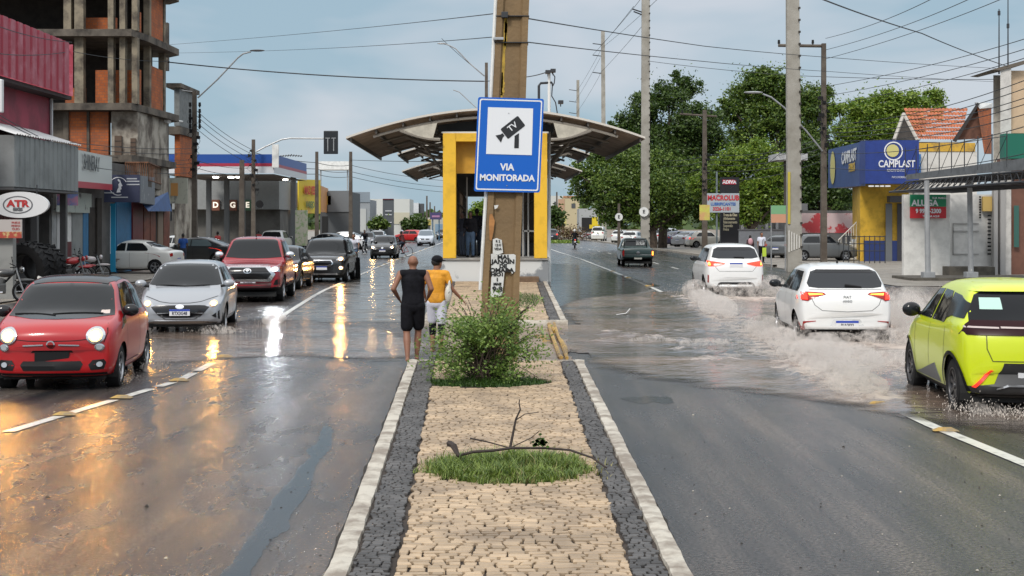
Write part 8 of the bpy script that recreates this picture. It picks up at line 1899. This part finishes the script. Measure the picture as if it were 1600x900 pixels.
tree('wide dark green tree beneath the white fascia sign', 645, 200, [(636,350,11,0),(648,349,12,0),(660,350,10,1),(640,357,8,0),(655,357,8,0)], LG[0], 5000, .42, 9, .2)
tree('green tree glimpsed through the far end of the station', 755, 160, [(745,335,22,0),(765,330,22,0),(760,350,20,2),(735,345,12,1)], LG[2], 5000, .35, 10, .2)
s = thing('shrub', (XD(885,200),200,0), 'low reddish bushes at the far right kerb beyond the motorcyclist', 'shrub')
rng = np.random.default_rng(12); C = np.array([XD(885,200),200,.9])+rng.normal(size=(1500,3))*np.array([1.6,1.2,.45]); C[:,2] = np.abs(C[:,2]); leaves('foliage', C, .3, leafmat('leaf_red', (.10,.03,.02), (.12,.10,.03)), s, rng)
s = thing('grass_patch', (XD(882,170),170,0), 'bright grass verge at the far right kerb', 'grass'); s['kind'] = 'stuff'
C = np.array([XD(882,172),172,.1])+rng.uniform(-1,1,size=(1200,3))*np.array([1.6,5,.18]); C[:,2] = np.abs(C[:,2]); leaves('blades', C, .3, LG[2], s, rng)
rng = np.random.default_rng(77); fl = thing('far_woods', (0,700,0), 'dark mass of far trees closing the horizon behind the street', 'trees'); fl['kind'] = 'stuff'
C = np.stack([rng.uniform(-420,420,16000), rng.uniform(560,700,16000), np.zeros(16000)], 1); C[:,2] = rng.uniform(0,1,16000)*(9+5*np.sin(C[:,0]*.05)+3*np.sin(C[:,0]*.17+1)); leaves('foliage', C, 4.2, LG[0], fl, rng, .7)
# ---- the shrub in the median
s = thing('shrub', (-.35, 19.5, .1), 'loose green shrub growing from the stone median in front of the concrete pole', 'shrub')
rng = np.random.default_rng(21); rnd = random.Random(21); mb = MB(); tips = []
base = Vector((-.36, 19.45, .1))
OUT = [(672,545),(668,575),(690,520),(700,505),(715,490),(725,478),(740,473),(770,470),(790,470),(805,478),(822,480),(815,505),(835,525),(845,555),(830,590),(812,600),(745,600),(720,605),(700,590),(690,600),(760,520),(780,505),(745,540),(800,540),(770,560),(720,555),(730,520),(705,540),(780,585),(750,500),(812,560),(760,600),(790,610),(735,610)]
for i in range(118):
    px, py = OUT[i % len(OUT)]; px += rnd.uniform(-16,16); py += rnd.uniform(-14,6); dd = rnd.uniform(-.55,.55)
    e = at(px, py, 19.5+dd); b0 = base+Vector((rnd.uniform(-.15,.15),rnd.uniform(-.12,.12),0)); mid = b0.lerp(e, .5)+Vector((rnd.uniform(-.08,.08),rnd.uniform(-.08,.08),.12+.1*rnd.random())); q1 = b0.lerp(mid, .5)+Vector((0,0,.06))
    mb.tube([tuple(b0),tuple(q1),tuple(mid),tuple(mid.lerp(e,.5)+Vector((rnd.uniform(-.04,.04),0,.02))),tuple(e)], .009, 5, .003)
    for j in range(26):
        u = .30+.70*(j/26)**.8; p = (b0.lerp(mid, u*2) if u < .5 else mid.lerp(e, (u-.5)*2)); sp = .085+.04*rnd.random()
        for _ in range(6): tips.append((p.x+rnd.gauss(0,sp), p.y+rnd.gauss(0,sp), p.z+rnd.gauss(0,sp*.75)))
mb.tube([tuple(at(770,600,19.5)),tuple(at(792,570,19.4)),tuple(at(800,510,19.4)),tuple(at(815,488,19.4)),tuple(at(826,480,19.4))], .03, 7, .012); mb.tube([tuple(at(797,530,19.4)),tuple(at(782,505,19.4)),tuple(at(778,485,19.4)),tuple(at(768,472,19.4))], .014, 6, .006)
mb.tube([tuple(at(758,605,19.6)),tuple(at(756,560,19.6)),tuple(at(757,515,19.6))], .03, 7, .024)
mb.build('stem', mat('shrub_bark', (.05,.035,.025), .8, var=.3), s, smooth=True)
C = np.array(tips); C = C[C[:,2] > .14]; C = C[rng.random(len(C)) < .95]
def clip_shrub(C):
    keep = []
    for c in C:
        n_ = noise.noise(Vector((c[0]*3.2, c[1]*3.2, c[2]*3.2))); keep.append(n_ > -.12)
    return C[np.array(keep)]
C = clip_shrub(C); leaves('foliage', C, .05, leafmat('shrub_leaf', (.075,.15,.03), (.30,.42,.10), .35), s, rng, .5)
def blades(name, label, cx, cy_, ax, ay, n, h0, h1, m, seed, z=SZ-.02):
    rng = np.random.default_rng(seed); V = []; Fc = []
    for i in range(n):
        a = rng.uniform(0, 2*math.pi); r = math.sqrt(rng.random())*(1+.22*noise.noise(Vector((math.cos(a)*2.2, math.sin(a)*2.2, seed)))+rng.normal()*.05); x, y = cx+ax*r*math.cos(a), cy_+ay*r*math.sin(a); h = rng.uniform(h0,h1)*(1.15-.5*r)*(1+.9*noise.noise(Vector((x*5, y*5, seed))))*(1.7 if rng.random() < .06 else 1); b = rng.uniform(0, 2*math.pi); w_ = .0045*rng.uniform(.7,1.5); le = rng.uniform(.3,.9)*h
        dx, dy = math.cos(b), math.sin(b); k = len(V)
        for t_, wf in ((0,1),(.55,.8),(1,.1)):
            X_, Y_, Z_ = x+dx*le*t_*t_, y+dy*le*t_*t_, z+h*t_*(1-.25*t_); V.append((X_-dy*w_*wf,Y_+dx*w_*wf,Z_)); V.append((X_+dy*w_*wf,Y_-dx*w_*wf,Z_))
        Fc += [(k,k+1,k+3,k+2),(k+2,k+3,k+5,k+4)]
    me = bpy.data.meshes.new(name); me.from_pydata(V, [], Fc); o = link(name, me, None, [m]); tag(o, label, 'grass', kind='stuff'); return o
GR = leafmat('grass_blade', (.05,.10,.015), (.26,.34,.07), .3); GR2 = leafmat('grass_dark', (.02,.05,.01), (.08,.16,.025), .3)
blades('grass_clump', 'bright green grass growing in the bare oval bed of the median', -.03, 12.55, .70, .78, 7500, .04, .16, GR, 31)
blades('dry_grass', 'sparse dry and broadleaf blades mixed through the front bed', .05, 12.5, .80, .86, 1500, .02, .12, leafmat('grass_dry', (.12,.13,.03), (.42,.36,.16), .3), 35)
blades('grass_clump_rear', 'low dark grass under the shrub on the median', -.32, 19.35, .78, .5, 4500, .04, .11, GR2, 32)
blades('weeds_by_pole', 'sparse weeds at the foot of the island before the station', .35, 40, .5, 3.5, 1200, .06, .22, GR2, 33)
# dead branches in the bed
s = thing('dead_branch', (0, 12.6, .13), 'leafless forked branch lying across the grass of the front bed', 'branch')
DB = mat('dead_wood', (.035,.024,.02), .8)
def br(P_, r0, r1, Dq=12.5): f = MB(); f.tube([tuple(at(a, c, Dq+o)) for a, c, o in P_], r0, 6, r1); return f
br([(706,697,.2),(716,712,.1),(740,706,0),(770,704,0),(800,700,-.1),(850,700,-.1),(890,703,-.2),(925,715,-.3),(948,731,-.4)], .016, .008).build('main_stem', DB, s, smooth=True)
br([(702,693,.3),(710,697,.2),(716,712,.15),(722,718,.1)], .03, .012).build('stub', DB, s, smooth=True)
br([(797,700,-.05),(803,670,0),(806,655,0),(813,640,0),(811,630,.0),(812,624,0)], .012, .004).build('twig', DB, s, smooth=True)
br([(805,657,0),(820,647,0),(842,644,.0)], .006, .003).build('twig', DB, s, smooth=True)
br([(735,685,.1),(760,690,.0),(797,700,-.05),(830,684,0),(843,673,0)], .008, .003).build('twig', DB, s, smooth=True)
br([(865,742,-.3),(890,741,-.3),(915,744,-.4)], .008, .004).build('twig', DB, s, smooth=True)
f = MB(); 
for i in range(40):
    p = at(840+rnd.gauss(0,6), 692+rnd.gauss(0,5), 12.3); f.add([p, p+Vector((.02,0,.012)), p+Vector((.035,0,0)), p+Vector((.015,0,-.012))], [(0,1,2,3)])
f.build('leaf_tuft', GR2, s)
# ================================================================== poles
def tallpole(label, pxb, D, w0, top_px, top_py, w1=None, steps=True):
    t = thing('power_pole', (XD(pxb,D), D, 0), label, 'power pole', 'tall concrete power poles along the right kerb')
    zt = ZD(top_py, D); x0, x1 = XD(pxb,D), XD(top_px,D); w1 = w1 or w0*.8
    f = MB(); f.add([(x0-w0/2,D-w0*.3,0),(x0+w0/2,D-w0*.3,0),(x0+w0/2,D+w0*.3,0),(x0-w0/2,D+w0*.3,0),(x1-w1/2,D-w1*.3,zt),(x1+w1/2,D-w1*.3,zt),(x1+w1/2,D+w1*.3,zt),(x1-w1/2,D+w1*.3,zt)],[(0,3,2,1),(4,5,6,7),(0,1,5,4),(1,2,6,5),(2,3,7,6),(3,0,4,7)]); f.build('shaft', mat('power_pole_concrete', (.36,.34,.30), .8, col2=(.24,.22,.185), vscale=.6, bump=.3, bscale=12, det=8), t)
    if steps:
        f = MB(); n = int(zt/.55)
        for i in range(2, n): z = i*.55; q = z/zt; xx = lerp(x0+w0/2, x1+w1/2, q); f.box(xx-.07,xx+.025,D-.3,D-.2,z,z+.09)
        f.build('step_hole', mat('hole_dark', (.04,.035,.03), .9), t)
    return t
p1 = tallpole('thickest pale concrete pole standing by the white hatchback', 1241, 68, .66, 1238, -40, .56)
f = MB(); f.box(XD(1232,67.6),XD(1236,67.6),67.75,67.78,2.2,4.6); f.build('yellow_plate', mat('plate_yellow_worn', (.5,.4,.05), .5), p1)
for i in range(5): f = MB(); f.box(XD(1233+i*4,67.6),XD(1235+i*4,67.6),67.76,67.79,.9+.05*i,1.9-.06*i); f.build('whitewash_mark', mat('whitewash', (.6,.58,.54), .6), p1)
p2 = tallpole('tall pale concrete pole in front of the dark trees', 1008, 112, .66, 1009, -40, .60)
p3 = tallpole('slimmer tall pole right of the station roof with side pegs', 944, 200, .62, 942, 48, .5, False)
p4 = tallpole('farthest tall pole nearest the station roof', 903, 265, .6, 903, 125, .5, False)
for p, px, D, ys in ((p3,942,200,(70,88,115)),(p4,903,265,(142,160,178))):
    for y in ys: f = MB(); f.cyl(at(px-16*(200/D)**.5,y-2,D), at(px,y,D), .06, n=6); f.build('side_arm', DARKST, p)
for (px, y) in ((990,18),(988,14)): f = MB(); f.cyl(at(px,y,112), at(1003,y+5,112), .05, n=6); f.build('side_arm', DARKST, p2)
def brownpole(label, px, D, top, w=.30, parts=True):
    t = thing('utility_pole', (XD(px,D), D, 0), label, 'utility pole', 'dark utility poles'); f = MB(); zt = ZD(top, D); x = XD(px, D)
    f.add([(x-w/2,D-w/2,0),(x+w/2,D-w/2,0),(x+w/2,D+w/2,0),(x-w/2,D+w/2,0),(x-w*.35,D-w*.35,zt),(x+w*.35,D-w*.35,zt),(x+w*.35,D+w*.35,zt),(x-w*.35,D+w*.35,zt)],[(0,3,2,1),(4,5,6,7),(0,1,5,4),(1,2,6,5),(2,3,7,6),(3,0,4,7)]); f.build('shaft', BROWNP, t); return t
def insul(t, px, py, D, r=.08, h=.28): f = MB(); p = at(px, py, D); f.cyl(p, p+Vector((0,0,h*.5)), r*.5, n=8); f.cyl(p+Vector((0,0,h*.25)), p+Vector((0,0,h)), r, r*.8, n=8); f.build('insulator', TRIM, t)
def cluster(t, px, py0, py1, D, n, seed, spread=.3):
    r_ = random.Random(seed); f = MB(); X0 = XD(px, D)
    for i in range(n):
        z = lerp(ZD(py0,D), ZD(py1,D), (i+.5)/n); x = X0+r_.uniform(-spread,spread); f.cbox((x,D-.15,z),(r_.uniform(.1,.3),.14,r_.uniform(.06,.22)),.01)
        a = r_.uniform(.1,.25); f.tube([(x,D-.2,z),(x+a,D-.25,z-.2),(x+.02,D-.22,z-.42),(x-a,D-.2,z-.2),(x,D-.2,z)], .014, 5)
    f.build('cable_cluster', TRIM, t)
b1 = brownpole('brown pole with a long one sided crossarm beside the grey hatchback', 1287, 84, 68, .34); cluster(b1, 1287, 150, 230, 84, 12, 1)
f = MB(); f.cyl(at(1216,71,84), at(1289,72,84), .09, n=8); f.build('crossarm', BROWNP, b1)
for px in (1217,1243,1270): insul(b1, px, 70, 84)
f = MB(); f.tube([at(1285,236,83.8),at(1260,205,83.6),at(1225,168,83.2),at(1205,152,83),at(1192,147,83)], .05, 7); f.build('lamp_arm', GALV, b1); f = MB(); f.ell(at(1177,144.5,83), (.55,.18,.07), 12, 8); f.build('lamp_head', GALV, b1, smooth=True)
b2 = brownpole('brown pole carrying the yellow notice before the trees', 1101, 116, 172, .42); cluster(b2, 1101, 240, 300, 116, 9, 2)
f = MB(); f.cyl(at(1062,178,116), at(1120,182,116), .08, n=6); f.build('crossarm', BROWNP, b2)
for px in (1066,1082,1112): insul(b2, px, 178, 116)
b3 = brownpole('dark pole with a round white sign left of the second tall pole', 967, 118, 318, .25)
for par, px, py, D in ((b3,967,339,117.8),(p2,1006,331,111.6)):
    f = MB(); c_ = at(px,py,D); f.cyl(c_, c_+Vector((0,-.05,0)), .36 if px > 1000 else .31, n=24); o = f.build('round_sign', WHITEP, par); text('E', (c_.x, c_.y-.06, c_.z), .36, TRIM, o, bold=.01)
b4 = brownpole('brown pole with a long street lamp arm beside the man in blue', 304, 81, 143, .30); cluster(b4, 304, 180, 270, 81, 9, 3, .35)
f = MB(); f.tube([at(309,153,81),at(340,124,81),at(372,90,81),at(380,84,81),at(392,81,81)], .045, 7); f.build('lamp_arm', GALV, b4); f = MB(); f.ell(at(402,79,81), (.42,.15,.06), 12, 8); f.build('lamp_head', mat('lamp_head_dark', (.06,.06,.065), .5), b4, smooth=True)
f = MB(); f.cyl(at(284,141,81), at(304,144,81), .03, n=6); f.build('side_arm', GALV, b4)
for y in (178,186,194,202,168): insul(b4, 297, y, 80.9); insul(b4, 312, y, 80.9)
b5 = brownpole('dark pole carrying the curved traffic light arm', 396, 100, 218, .3); cluster(b5, 396, 232, 300, 100, 9, 4, .3)
f = MB(); f.cyl((XD(406,99.6),99.6,ZD(319,99.6)),(XD(406,99.6),99.5,ZD(319,99.6)),.26,n=16); f.build('round_disc', TRIM, b5)
f = MB(); f.tube([at(400,237,100),at(415,229,100),at(440,218,100),at(452,216,100),at(508,216.5,100)], .055, 8); f.build('mast_arm', GALV, b5)
t = thing('traffic_light', tuple(at(517,222,99.7)), 'black backed traffic light hanging at the end of the curved arm', 'traffic light'); X0, Z0 = XD(517,99.7), ZD(222.5,99.7)
f = MB(); f.cbox((X0,99.7,Z0), (.98,.12,1.58), .06); f.build('backplate', mat('backplate_black', (.015,.018,.022), .4), t)
for q in (-.2,.2):
    f = MB(); f.box(X0+q-.03,X0+q+.03,99.6,99.63,Z0-.6,Z0+.25); f.build('bracket', GALV, t); f = MB(); f.box(X0+q-.15,X0+q+.15,99.6,99.63,Z0+.26,Z0+.31); f.build('bracket', GALV, t)
b6 = brownpole('slim black post left of the white rooftop box', 495, 125, 237, .34); b7 = brownpole('tall black post right of the white rooftop box', 548, 118, 237, .33)
b8 = brownpole('grey leaning support post right of the brown lamp pole', 378, 96, 250, .38)
b9 = brownpole('dark pole top showing between the concrete pole and the left sky', 760, 70, 98, .2)
f = MB(); f.tube([at(757,119,70),at(735,100,70),at(712,76,70),at(700,70,70),at(694,68.5,70)], .03, 6); f.build('lamp_arm', GALV, b9); f = MB(); f.ell(at(690,68,70), (.22,.08,.04), 10, 6); f.build('lamp_head', GALV, b9)
f = MB(); f.tube([at(748,172,75),at(735,160,75),at(718,144,75),at(708,140.5,75)], .025, 6); f.build('second_lamp_arm', GALV, b9)
for px, D, top in ((661,240,320),(667,255,306),(672,290,316),(679,320,322),(687,350,328),(870,250,300),(843,230,300),(858,200,262)): brownpole('thin far pole '+{661:'left of the purple sign',667:'behind the purple sign, tallest of the far left ones',672:'directly over the purple sign',679:'over the right half of the purple sign',687:'touching the yellow portal',870:'over the small far right tree',843:'behind the portal on the right',858:'just right of the yellow portal'}[px], px, D, top, .35)
# ================================================================== wires
WM = mat('wire_black', (.02,.022,.026), .6)
WN = 0
def wire(label, P_, D0, D1, r=.016, sag=0.0):
    """cable through picture anchors with depth running D0..D1, parabolic sag"""
    pts = []; k = len(P_)
    for j in range(k-1):
        (a, c), (d, e) = P_[j], P_[j+1]; n = 14
        for i in range(n+(j == k-2)): q = i/n; g = (j+q)/(k-1); pts.append(at(lerp(a,d,q), lerp(c,e,q)+sag*4*q*(1-q), lerp(D0,D1,g)))
    f = MB(); f.tube([tuple(p) for p in pts], r, 5); o = f.build('overhead_cable', WM); tag(o, label, 'cable', 'overhead cables'); return o
wire('thick sagging cable from the unfinished building to the concrete pole', [(262,97),(756,127)], 75, 70, .03, 6)
wire('cable from the concrete pole to the camera post', [(756,127),(824,120),(856,112)], 68, 56, .02, 1)
wire('highest thin cable across the left sky', [(262,70),(783,20)], 90, 23, .009, 3)
wire('second thin cable across the left sky', [(262,83),(780,57)], 90, 23, .008, 5)
wire('thin cable falling to the black pole behind the concrete pole', [(690,60),(757,118)], 70, 70, .012, 2)
wire('thin cable rising right from the concrete pole top', [(826,29),(1100,72),(1300,90),(1560,107)], 23, 75, .011, 1)
wire('lower thin cable from the concrete pole to the right', [(826,66),(1100,96),(1300,112),(1560,128)], 23, 80, .010, 1)
wire('faint cable above the trees on the right', [(1010,95),(1240,118),(1560,124)], 112, 80, .018, 2)
wire('thick dark cable falling to the beige building roof', [(1278,-4),(1440,52),(1575,104)], 30, 62, .017, 2)
for i, (ya, yb_, xa, xb) in enumerate(((60,-4,1290,1460),(78,-4,1290,1520),(92,-8,1290,1580),(135,58,1290,1610),(150,74,1290,1610),(165,88,1290,1610))):
    wire('%s thin power cable fanning up right from the crossarm pole' % ('first','second','third','fourth','fifth','sixth')[i], [(xa,ya),(xb,yb_)], 84, 45, .014, 6)
for i, (ya, yb_) in enumerate(((196,122),(202,135),(208,150),(214,160),(220,176),(240,195),(262,238))):
    wire('%s telephone cable from the right edge to the cable knot on the brown pole' % ('topmost','second','third','fourth','fifth','sixth','lowest')[i], [(1287,ya),(1450,lerp(ya,yb_,.5)+14),(1610,yb_)], 84, 50, .017, 3)
for i, (ya, yb_) in enumerate(((215,240),(222,248),(230,256),(238,266),(250,280))):
    wire('%s cable strung between the two brown poles on the right' % ('topmost','second','third','fourth','lowest')[i], [(1287,ya),(1101,yb_)], 84, 116, .02, 12)
for i, (ya, yb_) in enumerate(((244,246),(252,256),(262,268))):
    wire('%s cable from the notice pole to the tall pole before the trees' % ('upper','middle','lower')[i], [(1101,ya),(1008,yb_),(900,yb_+40)], 116, 150, .022, 6)
for i, (x0_, y0_, x1_, y1_) in enumerate(((938,72,1003,-4),(926,86,990,10),(936,116,1012,30),(944,72,1030,-4),(903,140,942,72),(898,160,938,90),(900,178,938,116))):
    wire('%s line strung between the tall right poles' % ('first','second','third','fourth','fifth','sixth','seventh')[i], [(x0_,y0_),(x1_,y1_)], 200 if i < 4 else 265, 112 if i < 4 else 200, .02, 2)
for i, (P_, a, c) in enumerate((([(0,180),(120,238),(300,250)],40,81),([(0,186),(130,244),(300,262)],42,81),([(110,222),(300,232)],50,81),([(120,230),(300,240)],52,81),([(150,262),(300,270)],55,81),([(0,42),(112,66)],40,56),([(0,84),(112,80),(265,96)],40,75),([(230,250),(300,255)],70,81))):
    wire('%s cable slung across the left shop fronts' % ('first','second','third','fourth','fifth','sixth','seventh','eighth')[i], P_, a, c, .014, 4)
for i, (ya, yb_) in enumerate(((172,235),(180,242),(190,250),(200,258),(250,262),(262,272))):
    wire('%s cable between the lamp pole and the traffic light pole' % ('topmost','second','third','fourth','fifth','lowest')[i], [(306,ya),(396,yb_)], 81, 100, .016, 5)
for i, (ya, yb_) in enumerate(((238,262),(250,272),(262,280))):
    wire('%s cable from the traffic light pole towards the black posts' % ('upper','middle','lower')[i], [(396,ya),(495,yb_-8),(548,yb_-4),(692,yb_+20)], 100, 200, .028, 3)
wire('cable from the tall black post to the station roof', [(548,250),(690,252)], 118, 70, .02, 1)
wire('low cable beside the thick pole', [(1100,300),(1228,215)], 100, 68, .016, 6)
wire('lower cable beside the thick pole', [(1110,310),(1228,232)], 100, 68, .016, 6)
# ================================================================== water thrown up by the tyres
SPR = mat('spray_water', (.62,.56,.50), .35, spec=.5)
def spray_vol(name, dens, col):
    m = bpy.data.materials.new(name); m.use_nodes = True; t = m.node_tree; t.nodes.remove(t.nodes['Principled BSDF']); o = t.nodes['Material Output']
    pv = N(t, 'ShaderNodeVolumePrincipled'); pv.inputs['Color'].default_value = (*col,1); pv.inputs['Anisotropy'].default_value = .1
    tc = N(t, 'ShaderNodeTexCoord'); mp = N(t, 'ShaderNodeMapping'); mp.inputs['Scale'].default_value = (1.2,.5,.9); mp.inputs['Rotation'].default_value = (.4,.3,.5); t.links.new(tc.outputs['Object'], mp.inputs[0])
    n = N(t, 'ShaderNodeTexNoise'); n.inputs['Scale'].default_value = 5.0; n.inputs['Detail'].default_value = 7; n.inputs['Roughness'].default_value = .72; n.inputs['Distortion'].default_value = 1.6; t.links.new(mp.outputs[0], n.inputs['Vector'])
    r = N(t, 'ShaderNodeMapRange'); r.inputs[1].default_value = .50; r.inputs[2].default_value = .60; r.inputs[3].default_value = 0; r.inputs[4].default_value = dens; t.links.new(n.outputs[0], r.inputs[0])
    g = N(t, 'ShaderNodeSeparateXYZ'); t.links.new(tc.outputs['Object'], g.inputs[0]); z = N(t, 'ShaderNodeMapRange'); z.inputs[1].default_value = .0; z.inputs[2].default_value = .95; z.inputs[3].default_value = 1; z.inputs[4].default_value = .12; t.links.new(g.outputs[2], z.inputs[0])
    mu = N(t, 'ShaderNodeMath', operation='MULTIPLY'); t.links.new(r.outputs[0], mu.inputs[0]); t.links.new(z.outputs[0], mu.inputs[1]); t.links.new(mu.outputs[0], pv.inputs['Density']); t.links.new(pv.outputs[0], o.inputs['Volume']); return m
SV = spray_vol('spray_cloud', 7.5, (.90,.84,.79))
def cloud(P_, seed, name='water_spray', label='', m=SV):
    """lumpy closed bodies of spray: (x, y, z, rx, ry, rz)"""
    f = MB(); rnd = random.Random(seed)
    for (x, y, z, a, b, c) in P_: f.ell((x,y,z), (a,b,c), 14, 10)
    o = f.build(name, m); r = o.modifiers.new('r', 'REMESH'); r.mode = 'VOXEL'; r.voxel_size = .07; tag(o, label, 'spray', kind='stuff'); return o
W1 = [(lerp(5.0,4.45,i/9), lerp(30,19.0,i/9), .08+.10*math.sin(i*1.3)**2, .40, .85, .15+.10*math.sin(i*1.7)**2) for i in range(10)]
cloud(W1+[(5.2,27.2,.2,.35,.5,.25),(5.7,26.3,.12,.7,.5,.16),(5.2,24.2,.12,.8,.9,.16),(6.0,22.6,.1,.7,.9,.16),(3.6,26.4,.06,.7,.4,.09),(2.6,27.2,.05,.5,.3,.07),(6.6,26.0,.16,.6,.45,.22),(7.3,26.1,.2,.5,.5,.3)], 1, label='foamy crest of spray along the lane line beside the white hatchback')
cloud([(7.55,27.4,.4,.40,.9,.45),(7.9,29,.5,.45,1.3,.50),(8.1,31,.45,.45,1.4,.45),(7.7,26.3,.3,.5,.6,.35),(8.4,27.5,.25,.5,1.5,.3),(8.0,25,.22,.5,.9,.28)], 2, label='tall spray thrown up right of the white hatchback')
cloud([(5.5,44.2,.25,.4,1.2,.3),(6.2,43.4,.2,.6,.5,.26),(7.0,43.5,.22,.6,.6,.28),(7.8,44.5,.3,.5,1.2,.38),(5.2,40,.2,.35,2.2,.22),(4.95,35.5,.22,.4,2.4,.28),(8.2,42,.25,.5,2,.3)], 3, label='spray behind the white crossover')
cloud([(5.0,21.0,.22,.28,.8,.26),(4.8,22.5,.24,.35,1.0,.30),(5.45,17.0,.06,.3,.3,.09),(6.2,16.4,.05,.6,.3,.07)], 4, label='spray at the wheels of the yellow hatchback')
cloud([(-5.25,32.5,.10,.25,.9,.14),(-5.9,29.4,.08,.4,.3,.12),(-5.35,22.0,.07,.2,.4,.10),(-7.5,29.3,.07,.4,.3,.1)], 5, label='small splashes at the wheels of the silver and red hatchbacks')
def drops(label, srcs, seed, n):
    rnd = random.Random(seed); V = []; Fc = []
    for i in range(n):
        x, y, sx_, sy_, hz = rnd.choice(srcs); px = x+rnd.gauss(0,sx_); py = y+rnd.gauss(0,sy_); pz = .03+abs(rnd.gauss(0,hz)); r = rnd.choice((.002,.003,.004,.006)); a, b, c = rnd.uniform(-1,1)*r*1.5, rnd.uniform(-1,1)*r*1.5, rnd.uniform(1,3.2)*r; k = len(V)
        V += [(px-a,py-b,pz-c),(px-r,py,pz),(px,py-r,pz),(px+r,py,pz),(px,py+r,pz),(px+a,py+b,pz+c)]; Fc += [(k,k+2,k+1),(k,k+3,k+2),(k,k+4,k+3),(k,k+1,k+4),(k+5,k+1,k+2),(k+5,k+2,k+3),(k+5,k+3,k+4),(k+5,k+4,k+1)]
    me = bpy.data.meshes.new('water_drops'); me.from_pydata(V, [], Fc); o = link('water_drops', me, None, [SPR]); tag(o, label, 'drops', kind='stuff')
drops('drops flying around the white and yellow cars', [(4.9,28,.3,1.6,.22),(4.6,22,.3,2,.2),(7.8,28,.35,1.3,.4),(6.4,26.1,.7,.3,.13),(5.35,17.2,.12,.25,.08),(5.7,16.7,.3,.2,.05),(5.2,43,.3,2,.2),(7.9,43.5,.3,1,.25),(5.0,36,.3,3,.18)], 1, 7000)
drops('drops at the wheels of the silver and red hatchbacks', [(-5.3,32.5,.15,.7,.09),(-5.35,22,.12,.25,.07),(-5.8,29.5,.3,.2,.06),(-5.4,20.3,.1,.2,.05)], 2, 1600)
# ================================================================== lettering becomes mesh
bpy.context.view_layer.update()
_dg = bpy.context.evaluated_depsgraph_get()
for o in [o for o in SC.objects if o.type == 'FONT']:
    me = bpy.data.meshes.new_from_object(o.evaluated_get(_dg)); me.name = 'lettering'
    n = bpy.data.objects.new('x', me); COL.objects.link(n); n.parent = o.parent; n.location = o.location; n.rotation_euler = o.rotation_euler; n.scale = o.scale
    nm = o.name; bpy.data.objects.remove(o); n.name = nm
